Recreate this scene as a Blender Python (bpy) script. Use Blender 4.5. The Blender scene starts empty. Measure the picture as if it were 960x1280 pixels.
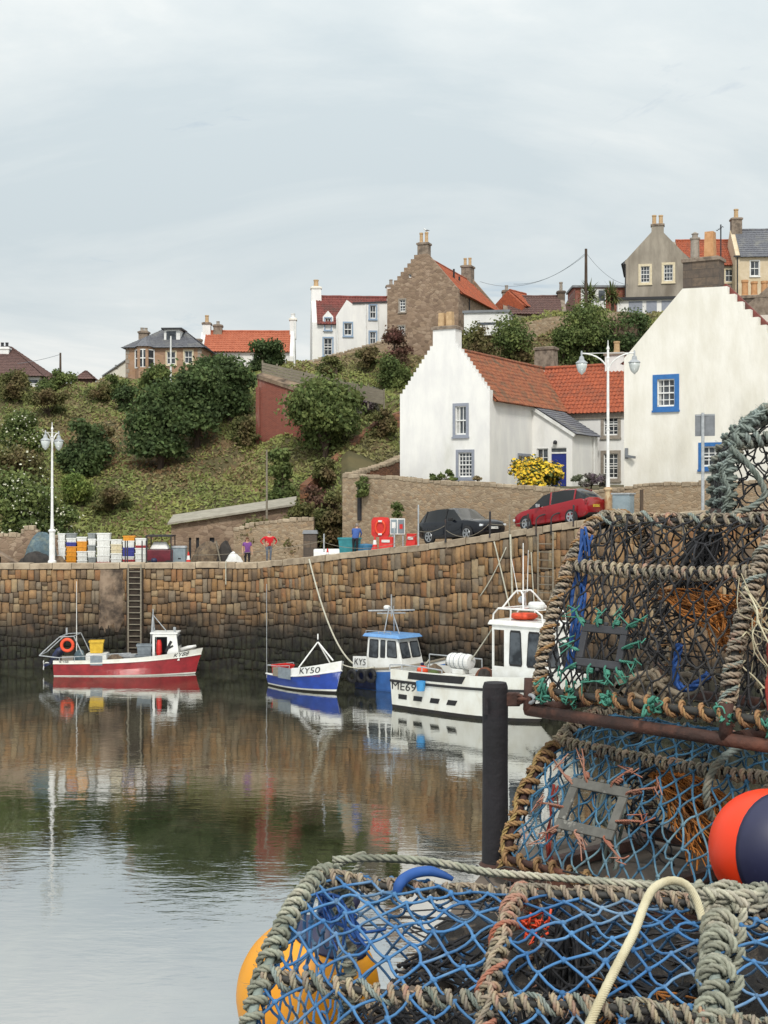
import bpy, math, random
import numpy as np
from mathutils import Vector, Matrix
from mathutils.geometry import tessellate_polygon
R = math.radians
rnd = random.Random(7)
npr = np.random.default_rng(7)
scene = bpy.context.scene
col = scene.collection
F, HZ, EYE = 1700.0, 630.0, 9.3          # photo focal length (px), horizon row, eye height over the water


def gx(px, Y): return (px - 480.0) / F * Y
def gz(py, Y): return EYE - (py - HZ) / F * Y
def at(px, py, Y): return Vector((gx(px, Y), Y, gz(py, Y)))


def lin(c):
    if isinstance(c, str):
        c = [int(c[i:i + 2], 16) / 255 for i in (0, 2, 4)]
        c = [x / 12.92 if x <= .04045 else ((x + .055) / 1.055) ** 2.4 for x in c]
    return (c[0], c[1], c[2], 1.0)


# ------------------------------------------------------------------ materials
class NT:
    def __init__(s, name):
        s.m = bpy.data.materials.new(name)
        s.m.use_nodes = True
        s.t = s.m.node_tree
        s.t.nodes.clear()
        s.out = s.n('ShaderNodeOutputMaterial')
        s.p = s.n('ShaderNodeBsdfPrincipled')
        s.l(s.p.outputs[0], s.out.inputs[0])
        s.tc = s.n('ShaderNodeTexCoord')

    def n(s, typ, **kw):
        nd = s.t.nodes.new(typ)
        for k, v in kw.items():
            setattr(nd, k, v)
        return nd

    def l(s, a, b): s.t.links.new(a, b)

    def mapping(s, scale=(1, 1, 1), rot=(0, 0, 0), src=None):
        mp = s.n('ShaderNodeMapping')
        mp.inputs['Scale'].default_value = scale
        mp.inputs['Rotation'].default_value = rot
        s.l(src or s.tc.outputs['Object'], mp.inputs[0])
        return mp.outputs[0]

    def noise(s, vec, scale, detail=5, rough=.6, dist=0):
        nd = s.n('ShaderNodeTexNoise')
        nd.inputs['Scale'].default_value = scale
        nd.inputs['Detail'].default_value = detail
        nd.inputs['Roughness'].default_value = rough
        nd.inputs['Distortion'].default_value = dist
        s.l(vec, nd.inputs['Vector'])
        return nd.outputs[0]

    def ramp(s, fac, stops, interp='LINEAR'):
        nd = s.n('ShaderNodeValToRGB')
        cr = nd.color_ramp
        cr.interpolation = interp
        while len(cr.elements) < len(stops):
            cr.elements.new(.5)
        for e, (p, c) in zip(cr.elements, stops):
            e.position = p
            e.color = lin(c) if not isinstance(c, (int, float)) else (c, c, c, 1)
        s.l(fac, nd.inputs[0])
        return nd.outputs[0]

    def mix(s, fac, a, b, mode='MIX'):
        nd = s.n('ShaderNodeMix', data_type='RGBA', blend_type=mode)
        for sock, v in ((nd.inputs[0], fac), (nd.inputs[6], a), (nd.inputs[7], b)):
            if hasattr(v, 'links') or hasattr(v, 'is_linked'):
                s.l(v, sock)
            elif sock == nd.inputs[0]:
                sock.default_value = v
            else:
                sock.default_value = lin(v) if not isinstance(v, (int, float)) else (v, v, v, 1)
        return nd.outputs[2]

    def math(s, op, a, b=0.0, clamp=False):
        nd = s.n('ShaderNodeMath', operation=op, use_clamp=clamp)
        for i, v in enumerate((a, b)):
            if hasattr(v, 'is_linked'):
                s.l(v, nd.inputs[i])
            else:
                nd.inputs[i].default_value = v
        return nd.outputs[0]

    def bump(s, h, strength=.3, dist=.02):
        b = s.n('ShaderNodeBump')
        b.inputs['Strength'].default_value = strength
        b.inputs['Distance'].default_value = dist
        s.l(h, b.inputs['Height'])
        s.l(b.outputs[0], s.p.inputs['Normal'])

    def island(s, colr, amt=.2, hue=.0):
        g = s.n('ShaderNodeNewGeometry')
        h = s.n('ShaderNodeHueSaturation')
        v = s.math('MULTIPLY_ADD', g.outputs['Random Per Island'], 2 * amt)
        s.t.nodes[-1].inputs[2].default_value = 1 - amt
        s.l(v, h.inputs['Value'])
        if hue:
            w = s.math('MULTIPLY', g.outputs['Random Per Island'], 17.3)
            w = s.math('FRACT', w)
            w = s.math('MULTIPLY_ADD', w, 2 * hue)
            s.t.nodes[-1].inputs[2].default_value = .5 - hue
            s.l(w, h.inputs['Hue'])
        s.l(colr, h.inputs['Color'])
        return h.outputs[0]

    def fin(s, colr, rough=.8, metal=0, spec=None, coat=0):
        if hasattr(colr, 'is_linked'):
            s.l(colr, s.p.inputs['Base Color'])
        else:
            s.p.inputs['Base Color'].default_value = lin(colr)
        s.p.inputs['Roughness'].default_value = rough
        s.p.inputs['Metallic'].default_value = metal
        if spec is not None:
            s.p.inputs['Specular IOR Level'].default_value = spec
        s.p.inputs['Coat Weight'].default_value = coat
        return s.m


def mat(name, c, c2=None, sc=3, rough=.8, bump=.15, bsc=None, metal=0, c3=None, sc3=.6, lo=.4, hi=.62,
        stretch=(1, 1, 1), island=0, hue=0, spec=None, coat=0, bdist=.02, lo3=.5, hi3=.7):
    t = NT(name)
    v = t.mapping(stretch)
    if c2 is None:
        c0 = lin(c)
        c2 = tuple(x * .78 for x in c0[:3])
    f = t.noise(v, sc)
    cl = t.mix(t.ramp(f, [(lo, 0.0), (hi, 1.0)]), c, c2)
    if c3 is not None:
        f3 = t.noise(v, sc3, 7, .65)
        cl = t.mix(t.ramp(f3, [(lo3, 0.0), (hi3, 1.0)]), cl, c3)
    if island:
        cl = t.island(cl, island, hue)
    if bump:
        t.bump(t.noise(v, bsc or sc * 4, 6), bump, bdist)
    return t.fin(cl, rough, metal, spec, coat)


def mat_rubble(name, cols, mortar, sc=3.0, flat=1.5, mw=.06, rough=.92, bump=.5):
    t = NT(name)
    v = t.mapping((1, 1, flat))
    w = t.n('ShaderNodeVectorMath', operation='ADD')
    ns = t.n('ShaderNodeTexNoise')
    ns.inputs['Scale'].default_value = 3
    t.l(v, ns.inputs['Vector'])
    sc_ = t.n('ShaderNodeVectorMath', operation='SCALE')
    t.l(ns.outputs['Color'], sc_.inputs[0])
    sc_.inputs['Scale'].default_value = .18
    t.l(v, w.inputs[0]); t.l(sc_.outputs[0], w.inputs[1])
    a = t.n('ShaderNodeTexVoronoi'); a.inputs['Scale'].default_value = sc
    e = t.n('ShaderNodeTexVoronoi', feature='DISTANCE_TO_EDGE'); e.inputs['Scale'].default_value = sc
    t.l(w.outputs[0], a.inputs['Vector']); t.l(w.outputs[0], e.inputs['Vector'])
    sep = t.n('ShaderNodeSeparateColor'); t.l(a.outputs['Color'], sep.inputs[0])
    stops = [(i / max(1, len(cols) - 1), c) for i, c in enumerate(cols)]
    cl = t.ramp(sep.outputs[0], stops)
    cl = t.mix(t.ramp(t.noise(v, sc * 4), [(.35, 0.0), (.75, .45)]), cl, mortar)
    cl = t.mix(t.ramp(e.outputs['Distance'], [(0, 1.0), (mw, 0.0)]), cl, mortar)
    big = t.noise(v, .35, 4)
    cl = t.mix(t.ramp(big, [(.35, 0.0), (.7, .4)]), cl, cols[0])
    h = t.mix(.3, t.ramp(e.outputs['Distance'], [(0, 0.0), (mw * 2, 1.0)]), t.noise(v, sc * 8))
    t.bump(h, bump, .05)
    return t.fin(cl, rough)


MT = {}
# ------------------------------------------------------------------ mesh building
BOXF = [(0, 3, 2, 1), (4, 5, 6, 7), (0, 1, 5, 4), (1, 2, 6, 5), (2, 3, 7, 6), (3, 0, 4, 7)]


def frames(P):
    """parallel-transport normals along a polyline (N,3)"""
    P = np.asarray(P, float)
    T = np.gradient(P, axis=0)
    T /= np.linalg.norm(T, axis=1)[:, None] + 1e-12
    N = np.zeros_like(P)
    a = np.array([0, 0, 1.0]) if abs(T[0][2]) < .9 else np.array([1.0, 0, 0])
    n = a - T[0] * a.dot(T[0]); n /= np.linalg.norm(n)
    N[0] = n
    for i in range(1, len(P)):
        n = n - T[i] * n.dot(T[i])
        l = np.linalg.norm(n)
        if l < 1e-6:
            n = np.cross(T[i], [.3, .5, .8]); l = np.linalg.norm(n)
        n = n / l
        N[i] = n
    return T, N, np.cross(T, N)


class MB:
    def __init__(s):
        s.v = []; s.f = []; s.m = []

    def add(s, vs, fs, mi=0):
        o = len(s.v)
        s.v.extend([tuple(v) for v in vs])
        for i, f in enumerate(fs):
            s.f.append(tuple(k + o for k in f))
            s.m.append(mi)
        return s

    def box(s, x0, y0, z0, x1, y1, z1, mi=0, taper=0):
        t = taper
        return s.add([(x0, y0, z0), (x1, y0, z0), (x1, y1, z0), (x0, y1, z0),
                      (x0 + t, y0 + t, z1), (x1 - t, y0 + t, z1), (x1 - t, y1 - t, z1), (x0 + t, y1 - t, z1)], BOXF, mi)

    def obox(s, c, size, rot=None, mi=0):
        hx, hy, hz = [k / 2 for k in size]
        vs = [Vector(p) for p in ((-hx, -hy, -hz), (hx, -hy, -hz), (hx, hy, -hz), (-hx, hy, -hz), (-hx, -hy, hz), (hx, -hy, hz), (hx, hy, hz), (-hx, hy, hz))]
        if rot is not None:
            vs = [rot @ v for v in vs]
        return s.add([v + Vector(c) for v in vs], BOXF, mi)

    def fbox(s, fr, u0, u1, v0, v1, n0, n1, mi=0):
        o, u, v, n = fr
        P = lambda a, b, c: o + u * a + v * b + n * c
        return s.add([P(u0, v0, n0), P(u1, v0, n0), P(u1, v1, n0), P(u0, v1, n0), P(u0, v0, n1), P(u1, v0, n1), P(u1, v1, n1), P(u0, v1, n1)], BOXF, mi)

    def quad(s, a, b, c, d, mi=0): return s.add([a, b, c, d], [(0, 1, 2, 3)], mi)

    def beam(s, a, b, w, h=None, mi=0, up=(0, 0, 1)):
        a = Vector(a); b = Vector(b); h = h or w
        t = (b - a).normalized()
        x = t.cross(Vector(up))
        if x.length < 1e-4: x = t.cross(Vector((1, 0, 0)))
        x.normalize(); y = x.cross(t)
        vs = []
        for p in (a, b):
            for sx, sy in ((-1, -1), (1, -1), (1, 1), (-1, 1)):
                vs.append(p + x * (sx * w / 2) + y * (sy * h / 2))
        return s.add(vs, BOXF, mi)

    def tube(s, P, r, n=6, mi=0, closed=False, caps=True):
        P = np.asarray([tuple(p) for p in P], float)
        if closed: P = np.vstack([P, P[:1]])
        T, N, B = frames(P)
        k = len(P)
        rr = np.full(k, r) if np.isscalar(r) else np.asarray(r, float)
        a = np.arange(n) * 2 * math.pi / n
        ring = (P[:, None, :] + rr[:, None, None] * (np.cos(a)[None, :, None] * N[:, None, :] + np.sin(a)[None, :, None] * B[:, None, :]))
        return s.ring(ring, mi, caps)

    def ring(s, ring, mi=0, caps=True):
        k, n, _ = ring.shape
        i = np.arange(k - 1)[:, None] * n; j = np.arange(n)[None, :]; j2 = (j + 1) % n
        q = np.stack([i + j, i + j2, i + n + j2, i + n + j], -1).reshape(-1, 4)
        o = len(s.v)
        s.v.extend(map(tuple, ring.reshape(-1, 3).tolist()))
        s.f.extend(map(tuple, (q + o).tolist()))
        s.m.extend([mi] * len(q))
        if caps:
            s.f.append(tuple(range(o + n - 1, o - 1, -1))); s.m.append(mi)
            s.f.append(tuple(range(o + (k - 1) * n, o + k * n))); s.m.append(mi)
        return s

    def lathe(s, prof, n=16, c=(0, 0, 0), mi=0, axis=None, mis=None):
        """prof: [(r,z)]; axis: Matrix rotating z to the axis"""
        c = Vector(c)
        o = len(s.v)
        for r, z in prof:
            for k in range(n):
                a = 2 * math.pi * k / n
                p = Vector((r * math.cos(a), r * math.sin(a), z))
                if axis is not None: p = axis @ p
                s.v.append(tuple(p + c))
        for i in range(len(prof) - 1):
            for k in range(n):
                k2 = (k + 1) % n
                s.f.append((o + i * n + k, o + i * n + k2, o + (i + 1) * n + k2, o + (i + 1) * n + k))
                s.m.append(mis[i] if mis else mi)
        s.f.append(tuple(o + k for k in range(n - 1, -1, -1))); s.m.append(mis[0] if mis else mi)
        s.f.append(tuple(o + (len(prof) - 1) * n + k for k in range(n))); s.m.append(mis[-1] if mis else mi)
        return s

    def wall(s, fr, outline, holes=(), t=.4, reveal=.14, mi=0):
        """panel in the u-v plane (front at n=0, back at n=-t) with rectangular openings (u0,v0,u1,v1)"""
        o, u, v, n = fr
        P = lambda a, b, c=0: o + u * a + v * b + n * c
        loops = [[Vector((a, b, 0)) for a, b in outline]]
        for (a, b, c, d) in holes:
            loops.append([Vector(p) for p in ((a, b, 0), (a, d, 0), (c, d, 0), (c, b, 0))])
        flat = [p for lp in loops for p in lp]
        tris = tessellate_polygon(loops)
        s.add([P(p.x, p.y) for p in flat], tris, mi)
        k = len(outline)
        thru = reveal == 0
        tris2 = tris if thru else tessellate_polygon(loops[:1])
        s.add([P(p.x, p.y, -t) for p in flat] if thru else [P(a, b, -t) for a, b in outline], [tuple(reversed(q)) for q in tris2], mi)
        s.add([P(a, b) for a, b in outline] + [P(a, b, -t) for a, b in outline], [(i, (i + 1) % k, k + (i + 1) % k, k + i) for i in range(k)], mi)
        for (a, b, c, d) in holes:
            q = [(a, b), (c, b), (c, d), (a, d)]
            s.add([P(*p) for p in q] + [P(*p, -reveal - .06) for p in q], [(i, i + 4, (i + 1) % 4 + 4, (i + 1) % 4) for i in range(4)], mi)
        return s

    def build(s, name, mats, parent=None, smooth=False, bevel=0, loc=None):
        me = bpy.data.meshes.new(name)
        me.from_pydata(s.v, [], s.f)
        if not isinstance(mats, (list, tuple)): mats = [mats]
        for m in mats: me.materials.append(MT[m] if isinstance(m, str) else m)
        me.polygons.foreach_set('material_index', s.m)
        if smooth: me.polygons.foreach_set('use_smooth', [True] * len(s.f))
        me.update()
        ob = bpy.data.objects.new(name, me)
        col.objects.link(ob)
        if parent is not None: ob.parent = parent
        if loc is not None: ob.location = loc
        if bevel:
            b = ob.modifiers.new('b', 'BEVEL'); b.width = bevel; b.segments = 2; b.limit_method = 'ANGLE'
        return ob


def tag(o, label=None, cat=None, group=None, kind=None):
    if label: o['label'] = label
    if cat: o['category'] = cat
    if group: o['group'] = group
    if kind: o['kind'] = kind
    return o


def thing(name, label, cat, loc=(0, 0, 0), rz=0, group=None):
    o = bpy.data.objects.new(name, None)
    col.objects.link(o)
    o.location = loc
    o.rotation_euler = (0, 0, rz)
    o.empty_display_size = .2
    return tag(o, label, cat, group)


def dup(root, loc, rz=None, label=None, scale=None):
    r = root.copy(); col.objects.link(r)
    r.location = loc
    if rz is not None: r.rotation_euler = (0, 0, rz)
    if scale: r.scale = scale
    if label: r['label'] = label
    for ch in list(root.children):
        c = ch.copy(); col.objects.link(c); c.parent = r
        for g in ch.children:
            d = g.copy(); col.objects.link(d); d.parent = c
    return r


class Fr:
    """a local frame standing in the place, with helpers that find local coordinates from photo columns and rows"""
    def __init__(s, X, Y, Z, rot):
        s.o = Vector((X, Y, Z)); s.r = rot
        s.x = Vector((math.cos(rot), math.sin(rot), 0)); s.y = Vector((-math.sin(rot), math.cos(rot), 0))

    def w(s, x, y, z=0): return s.o + s.x * x + s.y * y + Vector((0, 0, z))

    def lx(s, px, y=0):
        k = (px - 480) / F; b = s.w(0, y)
        return (k * b.y - b.x) / (s.x.x - k * s.x.y)

    def ly(s, px, x=0):
        k = (px - 480) / F; b = s.w(x, 0)
        return (k * b.y - b.x) / (s.y.x - k * s.y.y)

    def lz(s, py, x, y): return gz(py, s.w(x, y).y) - s.o.z


def text_mesh(txt, size=1.0, depth=.0, italic=0.0):
    cu = bpy.data.curves.new('lettering', 'FONT')
    cu.body = txt; cu.size = size; cu.extrude = depth; cu.shear = italic
    cu.align_x = 'CENTER'; cu.align_y = 'CENTER'; cu.resolution_u = 3
    ob = bpy.data.objects.new('lettering', cu)
    col.objects.link(ob)
    dg = bpy.context.evaluated_depsgraph_get()
    dg.update()
    me = bpy.data.meshes.new_from_object(ob.evaluated_get(dg))
    vs = [tuple(v.co) for v in me.vertices]; fs = [tuple(p.vertices) for p in me.polygons]
    bpy.data.objects.remove(ob); bpy.data.curves.remove(cu); bpy.data.meshes.remove(me)
    return vs, fs


X_, Y_, Z_ = Vector((1, 0, 0)), Vector((0, 1, 0)), Vector((0, 0, 1))


def interp(x, pts):
    xs = [p[0] for p in pts]; ys = [p[1] for p in pts]
    return float(np.interp(x, xs, ys))
# ------------------------------------------------------------------ camera, light, sky
cam = bpy.data.cameras.new('camera')
cam.sensor_fit = 'VERTICAL'; cam.sensor_height = 24.0; cam.lens = F / 1280 * 24
cam.shift_y = (HZ - 640.0) / 1280
cam.clip_start = .05; cam.clip_end = 5000
camo = bpy.data.objects.new('camera', cam)
camo.location = (0, 0, EYE); camo.rotation_euler = (R(90), 0, 0)
col.objects.link(camo); scene.camera = camo

SUN_EL, SUN_AZ = R(46), R(178)          # azimuth measured clockwise from +Y
sd = Vector((math.sin(SUN_AZ) * math.cos(SUN_EL), math.cos(SUN_AZ) * math.cos(SUN_EL), math.sin(SUN_EL)))
su = bpy.data.lights.new('sun', 'SUN'); su.energy = 2.2; su.angle = R(10); su.color = (1, .95, .87)
suo = bpy.data.objects.new('sun', su); suo.rotation_euler = (-sd).to_track_quat('-Z', 'Y').to_euler()
suo.location = (0, -20, 60); col.objects.link(suo)

wd = bpy.data.worlds.new('World'); scene.world = wd; wd.use_nodes = True
wt = wd.node_tree; wt.nodes.clear()
wn = lambda t, **k: (lambda nd: ([setattr(nd, a, b) for a, b in k.items()], nd)[1])(wt.nodes.new(t))
wl = wt.links.new
wo = wn('ShaderNodeOutputWorld'); bg = wn('ShaderNodeBackground'); wl(bg.outputs[0], wo.inputs[0])
bg.inputs['Strength'].default_value = .1
sky = wn('ShaderNodeTexSky', sky_type='NISHITA'); sky.sun_disc = False
sky.sun_elevation = SUN_EL; sky.sun_rotation = SUN_AZ; sky.dust_density = 2.0; sky.air_density = 1.0
tc = wn('ShaderNodeTexCoord'); sp = wn('ShaderNodeSeparateXYZ'); wl(tc.outputs['Generated'], sp.inputs[0])
def wmath(op, a, b=0.0, c=None, clamp=False):
    nd = wn('ShaderNodeMath', operation=op, use_clamp=clamp)
    for i, v in enumerate((a, b, c)):
        if v is None: continue
        if hasattr(v, 'is_linked'): wl(v, nd.inputs[i])
        else: nd.inputs[i].default_value = v
    return nd.outputs[0]
zz = wmath('MAXIMUM', sp.outputs[2], 0.0)
inv = wmath('DIVIDE', 1.0, wmath('ADD', zz, .16))
cmb = wn('ShaderNodeCombineXYZ')
wl(wmath('MULTIPLY', sp.outputs[0], inv), cmb.inputs[0]); wl(wmath('MULTIPLY', sp.outputs[1], inv), cmb.inputs[1])
def wnoise(scale, det, loc, dist=.3, rough=.55):
    mp = wn('ShaderNodeMapping'); mp.inputs['Location'].default_value = loc; wl(cmb.outputs[0], mp.inputs[0])
    nz = wn('ShaderNodeTexNoise'); nz.inputs['Scale'].default_value = scale; nz.inputs['Detail'].default_value = det
    nz.inputs['Distortion'].default_value = dist; nz.inputs['Roughness'].default_value = rough
    wl(mp.outputs[0], nz.inputs[0]); return nz.outputs[0]
def wramp(fac, stops):
    nd = wn('ShaderNodeValToRGB'); cr = nd.color_ramp
    while len(cr.elements) < len(stops): cr.elements.new(.5)
    for e, (p, c) in zip(cr.elements, stops):
        e.position = p; e.color = (c[0], c[1], c[2], 1) if isinstance(c, tuple) else (c, c, c, 1)
    wl(fac, nd.inputs[0]); return nd.outputs[0]
def wmix(f, a, b, mode='MIX'):
    nd = wn('ShaderNodeMix', data_type='RGBA', blend_type=mode)
    for sck, v in ((nd.inputs[0], f), (nd.inputs[6], a), (nd.inputs[7], b)):
        if hasattr(v, 'is_linked'): wl(v, sck)
        elif isinstance(v, tuple): sck.default_value = (*v, 1)
        else: sck.default_value = v
    return nd.outputs[2]
cloud_col = wramp(wnoise(.85, 8, (3.1, 1.7, 0), .5, .58), [(.36, (5.7, 6.4, 6.7)), (.5, (6.8, 7.3, 7.4)), (.61, (8.3, 8.45, 8.25))])
cover = wramp(wnoise(1.7, 8, (20.2, 6.4, 0), .8, .6), [(.30, .4), (.40, .98)])
skyc = wmix(cover, sky.outputs[0], cloud_col)
# an overcast dome is up to three times brighter overhead than at the horizon
gain = wmath('MULTIPLY_ADD', wmath('POWER', zz, 1.4), .85, .93)
gm = wn('ShaderNodeVectorMath', operation='SCALE'); wl(skyc, gm.inputs[0]); wl(gain, gm.inputs['Scale'])
wl(gm.outputs[0], bg.inputs[0])

scene.view_settings.view_transform = 'Standard'; scene.view_settings.look = 'None'
scene.view_settings.exposure = .14; scene.view_settings.gamma = 1
scene.render.engine = 'CYCLES'
scene.cycles.max_bounces = 6; scene.cycles.diffuse_bounces = 3; scene.cycles.glossy_bounces = 3
scene.cycles.transparent_max_bounces = 8; scene.cycles.use_denoising = True
try: scene.cycles.denoiser = 'OPENIMAGEDENOISE'
except Exception: pass

# ------------------------------------------------------------------ materials of the setting
MT['white_wall'] = mat('white_wall', 'e9e8e4', 'dedddb', 1.2, .9, .35, 9, c3='c9c8c0', sc3=.5, stretch=(1, 1, .35), lo3=.56, hi3=.8, bdist=.02)
MT['cream_wall'] = mat('cream_wall', 'e6e3da', 'd9d5c9', 1.0, .92, .5, 7, c3='bdb9ad', sc3=.55, stretch=(1, 1, .3), lo3=.55, hi3=.95, bdist=.03)
MT['grey_harl'] = mat('grey_harl', 'a39a8c', '8f877b', 1.5, .95, .3, 12, c3='786f63', sc3=.4, stretch=(1, 1, .3))
MT['yellow_wall'] = mat('yellow_wall', 'd2c2a8', 'c6b496', 1.5, .9, .2, 10)
MT['blue_frame'] = mat('blue_frame', '2f6cab', '2a629f', 5, .6, .05)
MT['slate_blue_frame'] = mat('slate_blue_frame', '9095a1', '878c98', 5, .7, .05)
MT['pale_blue_frame'] = mat('pale_blue_frame', '8fa3b9', '879bb2', 5, .7, .05)
MT['stone_frame'] = mat('stone_frame', '9c9388', '8a8176', 6, .9, .2)
MT['cream_frame'] = mat('cream_frame', 'd8ccb0', 'cbbd9e', 6, .9, .1)
MT['sash'] = mat('sash', 'e8e8e6', 'd8d8d6', 6, .5, 0)
MT['dark_paint'] = mat('dark_paint', '2b2c30', '222226', 6, .6, .05)
MT['blue_door'] = mat('blue_door', '1c2f86', '182872', 6, .5, .05)
MT['white_paint'] = mat('white_paint', 'e4e4e2', 'd2d2ce', 3, .55, .05)
def glass():
    t = NT('window_glass'); v = t.mapping()
    c = t.ramp(t.noise(v, 1.3, 3), [(.4, '23272c'), (.6, '50565c')])
    return t.fin(c, .06, 0, .6)
MT['glass'] = glass()
MT['curtain'] = mat('curtain', 'b9b9b6', '90918f', 4, .9, .1)
MT['pantile'] = mat('pantile', 'a9593a', '8a4730', 5, .85, .2, 20, c3='7a4a38', sc3=.9, lo3=.48, hi3=.7)
MT['pantile_old'] = mat('pantile_old', '985f41', '774634', 4, .9, .25, 20, c3='62503f', sc3=1.3, lo3=.5, hi3=.66)
MT['pantile_bright'] = mat('pantile_bright', 'b0664a', 'a25a40', 2, .85, .2, 20)
MT['pantile_dark'] = mat('pantile_dark', '80463f', '6d3b36', 3, .88, .2, 20, c3='57403a', sc3=.8)
MT['tile_brown'] = mat('tile_brown', '6a504a', '594440', 4, .9, .3, 20)
MT['slate'] = mat('slate', '6b6c72', '57585e', 6, .75, .4, 14, c3='7b7a76', sc3=1)
MT['rubble_brown'] = mat_rubble('rubble_brown', ['8f7866', '75604f', 'a18a74', '6b574a', '98826f', 'ab9682'], '84735f', 2.6, 1.7, .05)
MT['rubble_grey'] = mat_rubble('rubble_grey', ['a28d75', '8b7863', 'ad9b84', '7f6c59', 'a88c6e', 'b3a38c'], '93836b', 3.7, 1.9, .07)
MT['rubble_red'] = mat_rubble('rubble_red', ['8c5c42', '70483a', '9a6b4c', '6b4c3c', '7c5038'], '63503f', 2.2, 2.2, .08)
MT['sandstone'] = mat_rubble('sandstone', ['a58468', '95745c', 'b0917a', '8f7160'], 'a48c75', 2.6, 1.6, .03, bump=.2)
MT['stack_stone'] = mat('stack_stone', '8d7f71', '77695c', 3, .9, .4, 9, c3='564d45', sc3=1.5)
def blocks():
    t = NT('dark_stack')
    b = t.n('ShaderNodeTexBrick'); v = t.mapping((1, 1, 1), (R(90), 0, 0)); t.l(v, b.inputs[0])
    b.inputs['Scale'].default_value = 1.0; b.inputs['Brick Width'].default_value = .72; b.inputs['Row Height'].default_value = .42; b.inputs['Mortar Size'].default_value = .012
    b.inputs['Color1'].default_value = lin('776656'); b.inputs['Color2'].default_value = lin('5a5049'); b.inputs['Mortar'].default_value = lin('463f38')
    c = t.mix(t.ramp(t.noise(t.mapping(), 3.5, 7), [(.38, 0.0), (.68, .75)]), b.outputs[0], '4a4540')
    t.bump(t.noise(t.mapping(), 9, 6), .5, .03)
    return t.fin(c, .92)
MT['dark_stack'] = blocks()
MT['clay_pot'] = mat('clay_pot', 'c2a47e', 'b0926c', 5, .85, .1)
MT['clay_orange'] = mat('clay_orange', 'c2946a', 'b38459', 5, .85, .1)
MT['lead'] = mat('lead', '7c7f83', '6d7074', 3, .6, .1)
MT['fence_wood'] = mat('fence_wood', '877f70', '736b5e', 6, .9, .3, stretch=(.4, .4, 4))
def brick():
    t = NT('red_brick')
    b = t.n('ShaderNodeTexBrick'); v = t.mapping((1, 1, 1), (R(90), 0, 0)); t.l(v, b.inputs[0])
    b.inputs['Scale'].default_value = 1.0; b.inputs['Brick Width'].default_value = .23; b.inputs['Row Height'].default_value = .075
    b.inputs['Mortar Size'].default_value = .008
    b.inputs['Color1'].default_value = lin('8c4a3a'); b.inputs['Color2'].default_value = lin('7b3f32'); b.inputs['Mortar'].default_value = lin('8b6a60')
    s = t.ramp(t.noise(t.mapping((1, 1, .22)), 1.1, 6), [(.58, 0.0), (.75, .55)])
    return t.fin(t.mix(s, b.outputs[0], 'b09a90'), .9)
MT['brick'] = brick()

def quay_stone():
    t = NT('quay_stone')
    g = t.n('ShaderNodeNewGeometry'); v = t.mapping()
    base = t.ramp(g.outputs['Random Per Island'], [(0, '8c6d4a'), (.13, '6f5941'), (.26, '9c7a54'), (.38, '7d705e'), (.5, '87663f'), (.62, '5f4f3e'), (.72, '9a8769'), (.82, '8d6440'), (.91, '74604a'), (1, '7b6f60')], 'CONSTANT')
    c = t.mix(t.ramp(t.noise(v, 5, 6), [(.35, 0.0), (.7, .5)]), base, '5f5145')
    c = t.mix(t.ramp(t.noise(v, 1.3, 5), [(.5, 0.0), (.72, .55)]), c, 'a88a62')
    sx = t.n('ShaderNodeSeparateXYZ'); t.l(t.tc.outputs['Object'], sx.inputs[0])
    zn = t.math('MULTIPLY_ADD', t.noise(v, .75, 6), 3.4); t.t.nodes[-1].inputs[2].default_value = -1.7
    zw = t.math('ADD', sx.outputs[2], zn)
    hi = t.ramp(t.math('MULTIPLY', zw, .2), [(.44, 1.0), (.84, 0.0)])
    c = t.mix(hi, c, '383028', 'MIX')
    weed = t.mix(t.ramp(t.noise(v, 3, 5), [(.4, 0.0), (.6, 1.0)]), '191714', '2a2c1d')
    lo = t.ramp(t.math('MULTIPLY', zw, .2), [(.26, 1.0), (.54, 0.0)])
    c = t.mix(lo, c, weed)
    t.bump(t.noise(v, 7, 7), .8, .05)
    return t.fin(c, .88)
MT['quay_stone'] = quay_stone()
MT['mortar_dark'] = mat('mortar_dark', '3b3129', '2c251f', 4, .95, .4)
MT['coping'] = mat('coping', 'a3937d', '8a7b68', 2.5, .9, .4, 10, c3='b4a58e', sc3=.8, island=.12)
MT['concrete'] = mat('concrete', '8f7c69', '7a6756', 1.6, .9, .4, 10, c3='3f352d', sc3=.7, lo3=.46, hi3=.62)
MT['road'] = mat('road', '8e8678', '7c7468', 1.0, .95, .3, 20, c3='a39a8a', sc3=.3)
MT['roof_sheet'] = mat('roof_sheet', 'a19b8d', '8f897c', 2, .9, .2, c3='8a8478')
MT['earth'] = mat('earth', '4e4a30', '5f5638', .35, .95, .5, 3, c3='7d6349', sc3=.16, lo3=.55, hi3=.68)

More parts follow.
